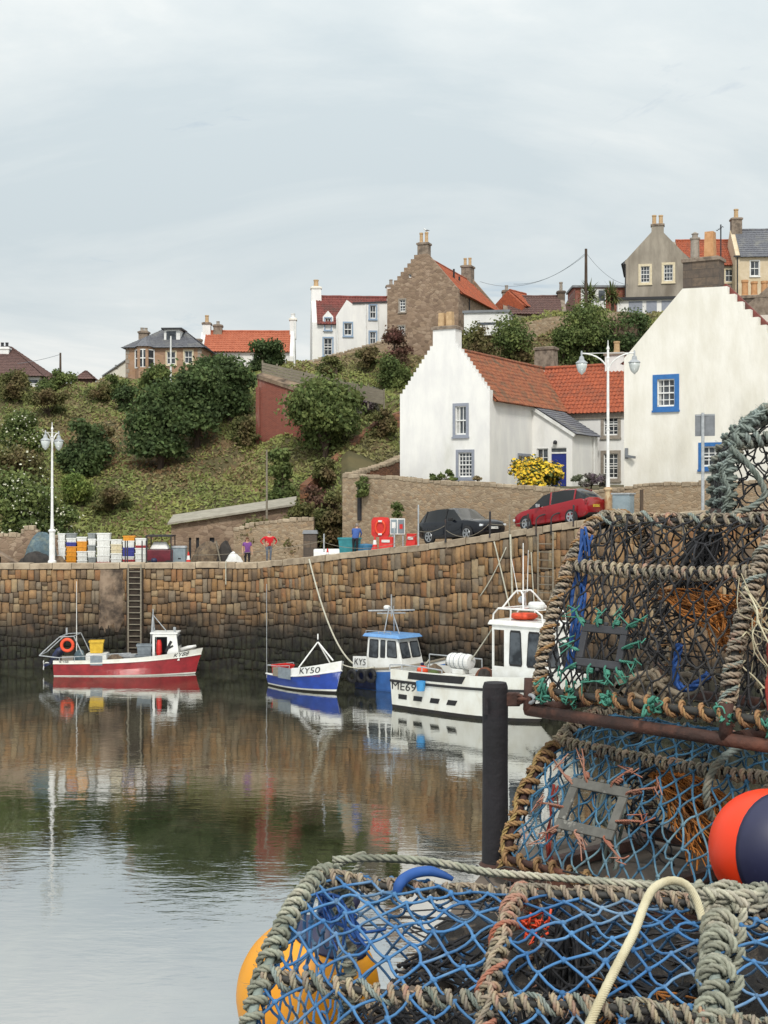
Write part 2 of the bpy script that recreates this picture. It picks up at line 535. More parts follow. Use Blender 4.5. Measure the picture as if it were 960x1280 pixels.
def water_mat():
    t = NT('harbour_water')
    v = t.mapping((.55, 1.0, 1))
    n1 = t.noise(v, 1.1, 5, .55, .4); n2 = t.noise(t.mapping((.35, .12, 1)), 1.0, 3, .5)
    h = t.math('MULTIPLY', n1, t.ramp(n2, [(.35, .25), (.7, 1.0)]))
    n3 = t.noise(t.mapping((.5, 1.3, 1)), 3.6, 3, .5)
    h = t.math('ADD', h, t.math('MULTIPLY', n3, .22))
    t.bump(h, .13, .1)
    d = t.ramp(t.noise(t.mapping((.5, .22, 1)), .8, 7, .65, .6), [(.38, '262a1f'), (.52, '4c4f3d'), (.66, '6b6b57')])
    gl = t.n('ShaderNodeBsdfGlossy'); gl.inputs['Roughness'].default_value = .025
    t.l(t.t.nodes['Bump'].outputs[0], gl.inputs['Normal'])
    fr = t.n('ShaderNodeFresnel'); fr.inputs['IOR'].default_value = 1.33
    mx = t.n('ShaderNodeMixShader'); t.l(t.math('MULTIPLY_ADD', fr.outputs[0], .15), mx.inputs[0]); t.t.nodes[-1].inputs[2].default_value = .76
    m = t.fin(d, .6); t.p.inputs['Specular IOR Level'].default_value = 0
    t.l(t.p.outputs[0], mx.inputs[1]); t.l(gl.outputs[0], mx.inputs[2]); t.l(mx.outputs[0], t.out.inputs[0])
    return m
MT['water'] = water_mat()

# ------------------------------------------------------------------ water, quay, road
MB().quad((-600, -60, 0), (600, -60, 0), (600, 140, 0), (-600, 140, 0)).build('water', 'water')['kind'] = 'structure'
QP0 = Vector((-7.1, 76.5, 0)); QD = Vector((.756, -.654, 0)); QN = Vector((.654, .756, 0))
# top edge of the harbour wall: (arc length, point)
qpts = [Vector((-70, 79.5, 0)), Vector((-28, 77.6, 0)), QP0, QP0 + QD * 22.2, QP0 + QD * 62]
qlen = [0]
for a, b in zip(qpts, qpts[1:]): qlen.append(qlen[-1] + (b - a).length)
qtop = [5.85, 5.9, 6.02, 8.36, 10.6]
def q_at(s):
    for i in range(len(qpts) - 1):
        if s <= qlen[i + 1] or i == len(qpts) - 2:
            t = (s - qlen[i]) / (qlen[i + 1] - qlen[i]); d = (qpts[i + 1] - qpts[i]).normalized()
            return qpts[i].lerp(qpts[i + 1], t), d, Vector((d.y, -d.x, 0))
S0 = qlen[2]
qprof = [(0, 5.85), (qlen[1], 5.9), (S0, 6.02), (S0 + 13, 7.40), (S0 + 22.2, 8.66), (qlen[-1], 11.4)]
def q_top(s): return interp(s, qprof)
def stone_block(mb, P, u, w, h, n, d, mi=0):
    """rounded block: P lower-left corner, u along the wall, n outwards"""
    us = [0, .07, .5, .93, 1]; ds = [[-.09, 0, .02, 0, -.09]] * 5
    vs = []
    for j, b in enumerate(us):
        for i, a in enumerate(us):
            edge = (i in (0, 4)) + (j in (0, 4))
            dep = d * (1.0 if edge == 0 else .5 if edge == 1 else .15) + rnd.uniform(-.03, .03)
            aa = a + (rnd.uniform(-.03, .03)); bb = b + rnd.uniform(-.02, .02)
            if edge == 2: aa = .5 + (aa - .5) * .93; bb = .5 + (bb - .5) * .93
            vs.append(P + u * (aa * w) + Z_ * (bb * h) + n * dep)
    fs = [(j * 5 + i, j * 5 + i + 1, (j + 1) * 5 + i + 1, (j + 1) * 5 + i) for j in range(4) for i in range(4)]
    mb.add(vs, fs, mi)
wall_root = thing('harbour_wall', 'tall sandstone harbour wall of upright blocks, dark and weedy at the waterline', 'wall', (0, 0, 0))
mb = MB(); nc = 10
for c in range(nc):
    s = 38.0 + rnd.random() * .4
    while s < S0 + 44:
        w = rnd.uniform(.2, .46) * (1.2 if c < 2 else 1)
        p, d, n = q_at(s); top = q_top(s + w / 2) - .34
        lo, hi = -.7 + (top + .7) * c / nc, -.7 + (top + .7) * (c + 1) / nc
        jl = .10 * math.sin(s * 1.7 + c * 2.1) if c else 0; jh = .10 * math.sin(s * 1.7 + (c + 1) * 2.1) if c < nc - 1 else 0
        lo += jl; hi += jh
        h = hi - lo
        if rnd.random() < .22:
            k = rnd.uniform(.35, .65)
            stone_block(mb, p + Z_ * lo, d, w * .97, h * k * .96, n, rnd.uniform(.07, .15))
            stone_block(mb, p + Z_ * (lo + h * k), d, w * .97, h * (1 - k) * .97, n, rnd.uniform(.07, .15))
        elif rnd.random() < .2 and w > .5:
            k = rnd.uniform(.4, .6)
            stone_block(mb, p + Z_ * lo, d, w * k * .95, h * .97, n, rnd.uniform(.07, .15))
            stone_block(mb, p + d * (w * k) + Z_ * lo, d, w * (1 - k) * .95, h * .97, n, rnd.uniform(.07, .15))
        else:
            stone_block(mb, p + Z_ * lo, d, w * .94, h * .955, n, rnd.uniform(.06, .18))
        s += w
mb.build('stonework', 'quay_stone', wall_root, smooth=True)
mb = MB()
ss = [0, qlen[1] * .6, qlen[1], S0 - .01, S0, S0 + 13, S0 + 22.2, qlen[-1]]
for a, b in zip(ss, ss[1:]):
    pa, d, n = q_at(a); pb, d2, n2 = q_at(b)
    ta, tb = q_top(a) - .3, q_top(b) - .3
    k = .02
    q = [pa + n * k - Z_ * 1.5, pb + n * k - Z_ * 1.5, pb - n * .8 - Z_ * 1.5, pa - n * .8 - Z_ * 1.5]
    mb.add(q + [q[0] + Z_ * (ta + 1.5), q[1] + Z_ * (tb + 1.5), q[2] + Z_ * (tb + 1.5), q[3] + Z_ * (ta + 1.5)], BOXF)
mb.build('core', 'mortar_dark', wall_root)
mb = MB(); s = 36.0
while s < S0 + 46:
    w = rnd.uniform(.8, 1.7); p, d, n = q_at(s); p2, d2, n2 = q_at(s + w - .03)
    za, zb = q_top(s) + rnd.uniform(-.03, .03), q_top(s + w) + rnd.uniform(-.03, .03)
    o = rnd.uniform(.1, .19); th = rnd.uniform(.3, .36)
    f = lambda p, n, z, k: p + n * k + Z_ * z
    mb.add([f(p, n, za - th, o), f(p2, n, zb - th, o), f(p2, n, zb - th, -.75), f(p, n, za - th, -.75),
            f(p, n, za - .04, o), f(p2, n, zb - .04, o), f(p2, n, zb - .03, -.75), f(p, n, za - .03, -.75),
            f(p, n, za, o - .06), f(p2, n, zb, o - .06), f(p2, n, zb, -.7), f(p, n, za, -.7)],
           [(0, 3, 2, 1), (0, 1, 5, 4), (2, 3, 7, 6), (1, 2, 6, 5), (3, 0, 4, 7), (4, 5, 9, 8), (5, 6, 10, 9), (6, 7, 11, 10), (7, 4, 8, 11), (8, 9, 10, 11)])
    s += w
mb.build('coping', 'coping', wall_root)
# smooth concrete repair behind the red boat
def q_s_of_px(px, Y=77.0): return (gx(px, Y) - qpts[1].x) / (QP0.x - qpts[1].x) * (qlen[2] - qlen[1]) + qlen[1]
mb = MB(); sa, sb = q_s_of_px(124), q_s_of_px(157)
N = 8; vs = []
for j in range(N + 1):
    for i in range(N + 1):
        p, d, n = q_at(sa + (sb - sa) * i / N)
        vs.append(p + n * (.20 + .03 * math.sin(i * 1.3 + j) - (.12 if i in (0, N) or j == 0 else 0)) + Z_ * (2.2 + (3.4) * j / N + (0 if j else .25 * math.sin(i * 2))))
mb.add(vs, [(j * (N + 1) + i, j * (N + 1) + i + 1, (j + 1) * (N + 1) + i + 1, (j + 1) * (N + 1) + i) for j in range(N) for i in range(N)])
mb.build('concrete_patch', 'concrete', wall_root, smooth=True)

# quay surface and the road climbing behind the wall
mb = MB()
rs = [0, qlen[1], S0 - 6, S0, S0 + 6, S0 + 13, S0 + 22.2, S0 + 40, qlen[-1]]
rows = []
for s in rs:
    p, d, n = q_at(s)
    if abs(s - S0) < 1: n = (Vector((0, -1, 0)) + -QN).normalized()
    z = q_top(s) - (.38 if s <= S0 + 1 else .25 if s < S0 + 7 else .1)
    wdt = 14 if s <= S0 else 9
    rows.append([p - n * .72 + Z_ * z, p - n * wdt + Z_ * (z + .02)])
for a, b in zip(rows, rows[1:]): mb.quad(a[0], b[0], b[1], a[1])
mb.build('quay_road', 'road')['kind'] = 'structure'

# ------------------------------------------------------------------ hillside
def smooth(t): return t * t * (3 - 2 * t)
Zp = gz
TC = {
    -900: [(78, 5.3), (88, 5.5), (98, 11), (112, 17.5), (122, 20), (140, 21), (420, 26)],
    -100: [(78, 5.3), (87, 5.6), (96, Zp(615, 96)), (110, Zp(535, 110)), (119, Zp(486, 119)), (132, 20.2), (420, 24)],
    60: [(78, 5.3), (87, 5.6), (96, Zp(615, 96)), (110, Zp(530, 110)), (119, Zp(482, 119)), (132, 20.4), (420, 24)],
    160: [(78, 5.3), (88, 5.7), (97, Zp(610, 97)), (110, Zp(525, 110)), (118, Zp(477, 118)), (132, 20.8), (420, 24)],
    240: [(78, 5.3), (89, 5.8), (98, Zp(602, 98)), (110, Zp(525, 110)), (119, Zp(473, 119)), (135, 21.6), (420, 25)],
    320: [(78, 5.4), (89, 6.0), (100, Zp(582, 100)), (110, Zp(505, 110)), (119, Zp(463, 119)), (135, 22), (420, 26)],
    400: [(78, 5.4), (88, 6.3), (98, Zp(575, 98)), (108, Zp(505, 108)), (117, Zp(452, 117)), (140, 23), (420, 28)],
    424: [(78, 5.5), (84, 6.5), (97, Zp(568, 97)), (107, Zp(505, 107)), (116, Zp(448, 116)), (140, 23), (420, 28)],
    436: [(78, 5.5), (82.6, 5.5), (83.2, 10.4), (92, 11.2), (98, Zp(555, 98)), (108, Zp(492, 108)), (116, Zp(446, 116)), (140, 23), (420, 28)],
    520: [(75, 5.5), (79.4, 6), (79.6, 10.5), (96, 10.9), (106, Zp(502, 106)), (114, Zp(443, 114)), (120, 22.4), (140, 24), (420, 30)],
    640: [(68, 6), (74.4, 7), (74.7, 10.2), (97, 10.8), (105, Zp(490, 105)), (112, Zp(432, 112)), (121, Zp(397, 121)), (132, 27), (420, 33)],
    720: [(64, 6.5), (71.6, 7), (71.9, 10.0), (96, 10.8), (105, Zp(480, 105)), (113, Zp(424, 113)), (121, Zp(391, 121)), (132, 27.6), (420, 34)],
    800: [(60, 7), (69.4, 8), (69.6, 10.0), (96, 10.8), (106, Zp(470, 106)), (114, Zp(418, 114)), (121, Zp(391, 121)), (132, 27.8), (420, 34)],
    980: [(50, 8), (63.5, 9.2), (63.8, 10.2), (94, 11), (110, 20), (121, 26), (132, 28), (420, 34)],
    1700: [(40, 9), (55, 10), (56, 10.6), (90, 11), (110, 20), (121, 26), (132, 28), (420, 34)],
}
tpx = sorted(TC)
def terr(px, Y):
    px = max(tpx[0], min(tpx[-1], px))
    for a, b in zip(tpx, tpx[1:]):
        if a <= px <= b:
            t = (px - a) / (b - a)
            za = interp(Y, TC[a]); zb = interp(Y, TC[b])
            z = za + (zb - za) * t
            break
    X = gx(px, Y)
    k = min(1, max(0, (Y - 92) / 8)) * min(1, max(.15, (128 - Y) / 8))
    z += k * (.4 * math.sin(X * .55 + Y * .3) * math.sin(Y * .62 - X * .2) + .25 * math.sin(X * 1.3 + 1.7 * math.sin(Y * .9)))
    return z
def ground(X, Y): return terr(480 + F * X / Y, Y)
colsx = list(range(-900, -99, 50)) + list(range(-90, 421, 12)) + [424, 426, 428, 430, 432, 434, 436] + list(range(446, 1101, 12)) + list(range(1140, 1701, 60))
Ys = list(np.arange(78, 92, .7)) + list(np.arange(92, 124, .6)) + list(np.arange(124, 140, 2)) + [150, 170, 200, 260, 330, 420]
colsx2 = [c for c in colsx]
mb = MB(); vs = []
for i, px in enumerate(colsx2):
    y0 = interp(px, [(-900, 78), (430, 78), (436, 83.0), (520, 79.5), (640, 74.6), (720, 71.8), (800, 69.5), (980, 63.7), (1700, 52)])
    for Y in Ys:
        yy = y0 + (Y - 78) * (420 - y0) / (420 - 78) if Y < 92 else Y
        if Y < 92: yy = y0 + (Y - 78) / 14 * (92 - y0)
        vs.append((gx(px, yy), yy, terr(px, yy)))
n = len(Ys)
mb.add(vs, [(i * n + j, (i + 1) * n + j, (i + 1) * n + j + 1, i * n + j + 1) for i in range(len(colsx2) - 1) for j in range(n - 1)])
mb.build('hillside', 'earth', smooth=True)['kind'] = 'structure'
MB().quad((-1500, 300, 18), (1500, 300, 18), (1500, 3000, 22), (-1500, 3000, 22)).build('far_ground', 'earth')['kind'] = 'structure'

# ------------------------------------------------------------------ retaining walls of the house terrace
def strip_wall(name, pts, t, matn, label, cat='wall', cope=None, cope_t=.12):
    """pts: list of (point(x,y), zbottom, ztop); a continuous wall of thickness t, capped by rough coping stones"""
    root = thing(name, label, cat, (0, 0, 0))
    mb = MB(); k = len(pts); L = []
    for i, (p, zb, zt) in enumerate(pts):
        a = Vector(pts[max(0, i - 1)][0]); b = Vector(pts[min(k - 1, i + 1)][0])
        d = (b - a).normalized(); nn = Vector((-d.y, d.x))
        p = Vector(p)
        q = p + nn * t
        L.append([(p.x, p.y, zb), (p.x, p.y, zt), (q.x, q.y, zt), (q.x, q.y, zb)])
    vs = [v for r in L for v in r]
    fs = []
    for i in range(k - 1):
        for j in range(4): fs.append((i * 4 + j, (i + 1) * 4 + j, (i + 1) * 4 + (j + 1) % 4, i * 4 + (j + 1) % 4))
    fs.append((0, 1, 2, 3)); fs.append(tuple((k - 1) * 4 + j for j in (3, 2, 1, 0)))
    mb.add(vs, fs)
    mb.build('stonework', matn, root)
    if cope:
        mb = MB()
        for (p, zb, zt), (p2, zb2, zt2) in zip(pts, pts[1:]):
            p = Vector(p); p2 = Vector(p2); d = (p2 - p); Ln = d.length; d.normalize(); nn = Vector((-d.y, d.x)); s = 0
            while s < Ln - .1:
                w = min(rnd.uniform(.25, .55), Ln - s); z = zt + (zt2 - zt) * (s + w / 2) / Ln
                c = p + d * (s + w / 2) + nn * (t / 2)
                mb.obox((c.x, c.y, z + rnd.uniform(.03, .09)), (w * .95, t + .08, rnd.uniform(.16, .3)), Matrix.Rotation(math.atan2(d.y, d.x) + rnd.uniform(-.05, .05), 3, 'Z') @ Matrix.Rotation(rnd.uniform(-.06, .06), 3, 'Y'))
                s += w
        mb.build('coping', cope, root, bevel=.04)
    return root
TP0 = Vector((-2.5, 81.8))
def tpt(s): p = TP0 + Vector((.756, -.654)) * s; return (p.x, p.y)
tz = [(0, 10.95), (4, 10.75), (8, 10.42), (11, 10.3), (14, 10.05), (17, 9.85), (19.2, 9.95), (20.5, 10.2), (24, 10.25), (30, 10.3), (45, 11)]
def rz_(s): return q_top(S0 + s) - .8
strip_wall('retaining_wall', [(tpt(s), rz_(s), z) for s, z in tz], .55, 'rubble_grey', 'long rubble stone retaining wall below the two white gabled cottages', 'wall', 'coping')
strip_wall('boundary_wall', [((2.4, 97), 9, 13.6), ((1.2, 92.5), 8.5, 12.5), ((-.4, 87), 7.5, 11.7), ((-2.1, 82.9), 6, 11.05), ((-2.48, 82.0), 5.5, 10.95)], .5, 'rubble_red', 'low mossy garden wall curving uphill from the corner of the retaining wall', 'wall', 'coping')
def hill_wall(name, pl, drop, t, matn, label, cope=None, cat='wall'):
    pts = []
    for (px, py, Y) in pl:
        p = at(px, py, Y); pts.append(((p.x, p.y), p.z - drop, p.z))
    return strip_wall(name, pts, t, matn, label, cat, cope)
hill_wall('old_stone_wall', [(384, 606, 93), (420, 575, 96), (452, 545, 99), (480, 522, 101), (530, 505, 103)], 3.2, .6, 'rubble_red', 'crumbling reddish rubble wall climbing the bank beside the white crow-stepped cottage')
hill_wall('garden_wall', [(360, 458, 117.5), (392, 452, 117.5), (430, 441, 117.3), (470, 430, 117), (492, 424, 117)], 1.6, .5, 'rubble_grey', 'stone garden wall sloping in front of the white house with blue windows', 'coping')
hill_wall('hill_revetment', [(560, 446, 111), (600, 424, 112), (640, 407, 113), (690, 396, 114), (740, 392, 115), (775, 390, 116)], 4.6, .8, 'rubble_grey', 'rough rubble revetment on the slope above the orange cottage roof')
hill_wall('stone_stub', [(766, 397, 108), (780, 394, 108), (796, 394, 107.6)], 4.5, 1.0, 'rubble_brown', 'short square stub of brown stone wall among bushes below the grey gabled house')
# red brick retaining wall with a timber fence on it
root = thing('brick_wall', 'tall red brick retaining wall with stone cap on the grassy bank', 'wall')
a0, a1 = at(322, 473, 104), at(412, 503, 100)
dv = (Vector((a1.x, a1.y, 0)) - Vector((a0.x, a0.y, 0))); L = dv.length; dv.normalize()
fr = (Vector((a0.x, a0.y, 0)), dv, Z_, Vector((dv.y, -dv.x, 0)))
mb = MB(); mb.wall(fr, [(0, 10.5), (L, 9.5), (L, a1.z), (0, a0.z)], (), .6)
mb.fbox(fr, .0, .35, 10.5, a0.z - .7, 0.0, .22)
mb.build('brickwork', 'brick', root)
mb = MB(); mb.add([fr[0] + dv * u + fr[3] * n + Z_ * z for u, z in ((0, a0.z), (L, a1.z)) for n, z2 in ((.12, 0), (-.72, 0)) for z in (z, z + .28)],
                  [(0, 1, 3, 2), (4, 6, 7, 5), (0, 4, 5, 1), (2, 3, 7, 6), (1, 5, 7, 3), (0, 2, 6, 4)])
mb.build('coping', 'concrete', root)
root = thing('timber_fence', 'weathered grey timber fence stepping down along the top of the red brick wall', 'fence')
f0, f1 = at(328, 472, 104.4), at(480, 506, 99.5)
dv = (f1 - f0); Lf = dv.length; dn = dv.normalized(); hd = Vector((dv.x, dv.y, 0)).normalized(); fn = Vector((hd.y, -hd.x, 0))
mb = MB()
for k in range(5):
    z = .12 + k * .235
    mb.beam(f0 + Z_ * z + fn * .06, f1 + Z_ * z * .9 + fn * .06, .03, .2)
mb.build('boards', 'fence_wood', root)
for k in range(9):
    p = f0 + dv * (k / 8)
    MB().box(p.x - .06, p.y - .06 + .1, p.z - .5, p.x + .06, p.y + .06 + .1, p.z + 1.32 - k * .02).build('post', 'fence_wood', root)
# ------------------------------------------------------------------ houses
def roof_slope(mb, A, B, C, D, tw=.26, tl=.36, amp=.035, seg=4, mi=0, thick=.14, kind='pan'):
    """A->B eave, D->C ridge (A under D). Corrugated, stepped tile surface on a solid slab."""
    A, B, C, D = [Vector(p) for p in (A, B, C, D)]
    nrm = (B - A).cross(D - A).normalized()
    if nrm.z < 0: nrm = -nrm
    W = max((B - A).length, (C - D).length); H = (D - A).length
    nu = max(2, int(W / tw)); nv = max(2, int(H / tl))
    K = nu * seg
    vs = []
    for j in range(nv):
        for e in (0, 1):
            v = (j + e) / nv
            if j == 0 and e == 0: v -= .12 / H
            lift = .035 if e == 0 else .004
            for i in range(K + 1):
                u = i / K
                P = (A.lerp(B, u)).lerp(D.lerp(C, u), v)
                ph = i / seg * 2 * math.pi
                wv = amp * (math.sin(ph) if kind == 'pan' else 0)
                jit = rnd.uniform(-.008, .008)
                vs.append(P + nrm * (thick + lift + wv + jit + (.012 * math.sin(u * 9 + v * 5))))
    r = K + 1
    fs = [(j * r + i, j * r + i + 1, (j + 1) * r + i + 1, (j + 1) * r + i) for j in range(2 * nv - 1) for i in range(K)]
    mb.add(vs, fs, mi)
    t = nrm * (thick - .05)
    mb.add([A, B, C, D, A + t, B + t, C + t, D + t], BOXF, mi)


def add_window(par, fr, x0, z0, w, h, sur='stone_frame', band=.14, cols=2, rows=4, sash='sash', deep=.14, name='window', sill=True, split=True, curtain=0):
    """outer rectangle incl. surround; returns the opening for the wall's hole list"""
    b = band
    o = (x0 + b, z0 + b, x0 + w - b, z0 + h - b)
    mb = MB()
    q = .035
    for (u0, v0, u1, v1) in ((x0, z0, x0 + w, z0 + b), (x0, z0 + h - b, x0 + w, z0 + h), (x0, z0 + b, x0 + b, z0 + h - b), (x0 + w - b, z0 + b, x0 + w, z0 + h - b)):
        mb.fbox(fr, u0, u1, v0, v1, -.01, q)
    if sill: mb.fbox(fr, x0 - .03, x0 + w + .03, z0 - .05, z0 + .05, -.005, q + .07)
    win = mb.build(name, sur, par)
    mb = MB(); u0, v0, u1, v1 = o; s = .055
    dn = -deep
    for (a, c, e, g) in ((u0, v0, u1, v0 + s * 1.6), (u0, v1 - s, u1, v1), (u0, v0, u0 + s, v1), (u1 - s, v0, u1, v1)):
        mb.fbox(fr, a, e, c, g, dn, dn + .07)
    if split: mb.fbox(fr, u0, u1, (v0 + v1) / 2 - .035, (v0 + v1) / 2 + .035, dn + .004, dn + .085)
    for i in range(1, cols):
        m = u0 + (u1 - u0) * i / cols; mb.fbox(fr, m - .02, m + .02, v0 + .01, v1 - .01, dn + .002, dn + .05)
    for j in range(1, rows):
        m = v0 + (v1 - v0) * j / rows
        if split and abs(m - (v0 + v1) / 2) < .05: continue
        mb.fbox(fr, u0 + .01, u1 - .01, m - .02, m + .02, dn + .001, dn + .048)
    mb.build('sash', sash, win)
    mb = MB(); mb.fbox(fr, u0 - .01, u1 + .01, v0 - .01, v1 + .01, dn - .05, dn + .012); mb.build('pane', 'glass', win)
    if curtain:
        mb = MB()
        mb.fbox(fr, u0 + .06, u0 + (u1 - u0) * curtain, v0 + .06, v1 - .06, dn + .013, dn + .019); mb.build('curtain', 'curtain', win)
    return o


def chimney(par, cx, cy, w, d, z0, z1, m, pots=(), pot_m='clay_pot', pot_h=.8, pot_r=.16, cope_m=None, square=False, taper=0):
    mb = MB(); mb.box(cx - w / 2, cy - d / 2, z0, cx + w / 2, cy + d / 2, z1 - .22, 0, taper)
    e = .08 - taper
    mb.box(cx - w / 2 - e, cy - d / 2 - e, z1 - .22, cx + w / 2 + e, cy + d / 2 + e, z1 - .06, 1)
    mb.box(cx - w / 2 + taper, cy - d / 2 + taper, z1 - .06, cx + w / 2 - taper, cy + d / 2 - taper, z1, 1, .05)
    ch = mb.build('chimney', [m, cope_m or m], par)
    for px_ in pots:
        hh = pot_h * rnd.uniform(.92, 1.08)
        if square:
            MB().box(cx + px_ - pot_r, cy - pot_r, z1 - .02, cx + px_ + pot_r, cy + pot_r, z1 + hh, 0, .02).build('chimney_pot', pot_m, ch)
        else:
            r = pot_r
            MB().lathe([(r * 1.15, 0), (r * 1.15, .08), (r, .12), (r * .92, hh * .8), (r * 1.1, hh * .86), (r * 1.1, hh), (r * .8, hh), (r * .75, hh - .1)], 12, (cx + px_, cy, z1 - .03)).build('chimney_pot', pot_m, ch, smooth=False)
    return ch


def gable_outline(W, he, hr, left='plain', right='plain', nst=9, flat=0, base=-3.0, raise_=.22):
    """outline from lower-left counter-clockwise; flat = half width of a flat apex"""
    pts = [(0, base), (W, base)]
    half = W / 2 - flat
    def side(kind):
        out = []
        if kind == 'plain':
            out = [(0, he + raise_ * .6), (half, hr + raise_)]
        else:
            for k in range(nst):
                x = half * k / nst; z = he + (hr - he) * (k + 1) / nst + raise_ * .8
                z0 = he + (hr - he) * k / nst + raise_ * .8 if k else he - .02
                out += [(x, z0), (x, z)]
            out += [(half, out[-1][1])]
        return out
    rs_ = side(right)
    pts += [(W - x, z) for x, z in rs_]
    pts += list(reversed([(x, z) for x, z in side(left)]))
    # drop duplicates
    res = []
    for p in pts:
        if not res or (abs(p[0] - res[-1][0]) + abs(p[1] - res[-1][1])) > 1e-4: res.append(p)
    return res


class House:
    def __init__(s, name, label, fr, W, D, he, hr, cat='house', wall='white_wall', roof='pantile', step='plain', right='plain', nst=9, flat=0,
                 base=-3, t=.45, raise_=.22, over=.0, kind='pan', tl=.36, gable_m=None, nobackgable=False):
        s.fr = fr; s.W, s.D, s.he, s.hr = W, D, he, hr
        s.root = thing(name, label, cat, fr.o, fr.r)
        s.front = (Vector((0, 0, 0)), X_, Z_, -Y_)
        s.right = (Vector((W, 0, 0)), Y_, Z_, X_)
        s.left = (Vector((0, D, 0)), -Y_, Z_, -X_)
        s.hf, s.hs, s.hl = [], [], []
        s.wall_m, s.roof_m, s.gm = wall, roof, gable_m or wall
        s.args = (step, right, nst, flat, base, t, raise_, over, kind, tl)

    def win(s, side, *a, **k):
        fr = {'f': s.front, 'r': s.right, 'l': s.left}[side]
        o = add_window(s.root, fr, *a, **k)
        {'f': s.hf, 'r': s.hs, 'l': s.hl}[side].append(o)

    def winpx(s, side, px0, py0, px1, py1, **k):
        """window whose outer corners are given by photo columns / rows"""
        if side == 'f':
            a, b = s.fr.lx(px0), s.fr.lx(px1); yc = 0
            z1, z0 = s.fr.lz(py0, (a + b) / 2, 0), s.fr.lz(py1, (a + b) / 2, 0)
        else:
            a, b = s.fr.ly(px0, s.W), s.fr.ly(px1, s.W)
            z1, z0 = s.fr.lz(py0, s.W, (a + b) / 2), s.fr.lz(py1, s.W, (a + b) / 2)
        s.win(side, a, z0, b - a, z1 - z0, **k)

    def finish(s):
        step, right, nst, flat, base, t, raise_, over, kind, tl = s.args
        W, D, he, hr = s.W, s.D, s.he, s.hr
        o = gable_outline(W, he, hr, step, right, nst, flat, base, raise_)
        mb = MB(); mb.wall(s.front, o, s.hf, t); mb.build('gable_wall', s.gm, s.root)
        mb = MB(); mb.wall((Vector((0, D - t, 0)), X_, Z_, -Y_), o, (), t); mb.build('gable_wall', s.gm, s.root)
        mb = MB(); mb.wall((s.right[0] + Y_ * t - X_ * .004, Y_, Z_, X_), [(0, base), (D - 2 * t, base), (D - 2 * t, he), (0, he)], [(a - t, b, c - t, d) for a, b, c, d in s.hs], .4); mb.build('side_wall', s.wall_m, s.root)
        mb = MB(); mb.wall((s.left[0] - Y_ * t + X_ * .004, -Y_, Z_, -X_), [(0, base), (D - 2 * t, base), (D - 2 * t, he), (0, he)], [(a - t, b, c - t, d) for a, b, c, d in s.hl], .4); mb.build('side_wall', s.wall_m, s.root)
        e = .16; sl = (hr - he) / (W / 2)
        mb = MB(); y0, y1 = t - .03 - over, D - t + .03 + over
        z0 = he - e * sl - .02
        roof_slope(mb, (W + e, y0, z0), (W + e, y1, z0), (W / 2, y1, hr - .02), (W / 2, y0, hr - .02), kind=kind, tl=tl)
        roof_slope(mb, (-e, y1, z0), (-e, y0, z0), (W / 2, y0, hr - .02), (W / 2, y1, hr - .02), kind=kind, tl=tl)
        mb.tube([(W / 2, y0 + (y1 - y0) * k / 12, hr + .17 + rnd.uniform(-.015, .015)) for k in range(13)], .13, 8)
        s.roof = mb.build('roof', s.roof_m, s.root)
        return s

# --- white crow-stepped cottage
fr1 = Fr(.964, 81.9, 10.6, R(-29.4))
h = House('white_cottage', 'white cottage with crow-stepped gable, old orange pantile roof and blue porch door', fr1, 5.94, 16.6, 4.85, 7.84, roof='pantile_old', step='step', right='step', nst=12, flat=.75, raise_=.3)
h.winpx('f', 566, 504, 586, 547, sur='slate_blue_frame', band=.17, cols=3, rows=2, curtain=.4)
h.winpx('f', 570, 562, 593, 600, sur='slate_blue_frame', band=.17, cols=4, rows=6)
h.winpx('r', 647, 567, 663, 592, sur='slate_blue_frame', band=.13, cols=2, rows=2)
h.finish(); H1 = h
chimney(h.root, 2.97, .42, 1.5, .82, 7.4, 9.25, 'white_wall', (-.33, .2), 'clay_pot', .85, .19, 'stack_stone', True)
chimney(h.root, 2.97, 15.6, 1.5, .9, 7.0, 9.55, 'stack_stone', (), taper=.06)
# porch with lean-to slate roof
y0, y1, wd_ = 6.24, 10.6, 2.65
zu, zl = 4.72, 3.05
pf = (Vector((5.94, y0, 0)), X_, Z_, -Y_)
porch = []
def ppx(px): return fr1.lx(px, y0) - 5.94
def ppz(py, px): return fr1.lz(py, fr1.lx(px, y0), y0)
dx0, dx1 = ppx(689), ppx(708); dz1 = ppz(559, 698)
wx0, wx1 = ppx(671), ppx(686); wz0, wz1 = ppz(584, 678), ppz(560, 678)
dtop = ppz(567, 698)
mb = MB(); mb.wall(pf, [(0, -3), (wd_, -3), (wd_, zl), (0, zu)], [(dx0, -.6, dx1, dz1), (wx0, wz0, wx1, wz1)], .3)
mb.wall((Vector((5.94 + wd_, y0 + .3, 0)), Y_, Z_, X_), [(0, -3), (y1 - y0 - .3, -3), (y1 - y0 - .3, zl), (0, zl)], (), .3)
mb.build('porch_wall', 'white_wall', h.root)
mb = MB(); mb.fbox(pf, dx0, dx1, -.6, dtop, -.14, -.08); d_ = mb.build('door', 'blue_door', h.root)
mb = MB(); mb.fbox(pf, dx0 + .12, dx0 + .2, 1.0, 1.06, -.08, -.03); mb.build('handle', 'lead', d_)
mb = MB(); mb.fbox(pf, dx0, dx1, dtop, dtop + .1, -.13, -.04); mb.fbox(pf, dx0, dx1, dz1 - .06, dz1 + .02, -.13, -.02); f_ = mb.build('window', 'sash', h.root)
mb = MB(); mb.fbox(pf, dx0, dx1, dtop + .1, dz1 - .06, -.13, -.1); mb.build('pane', 'glass', f_)
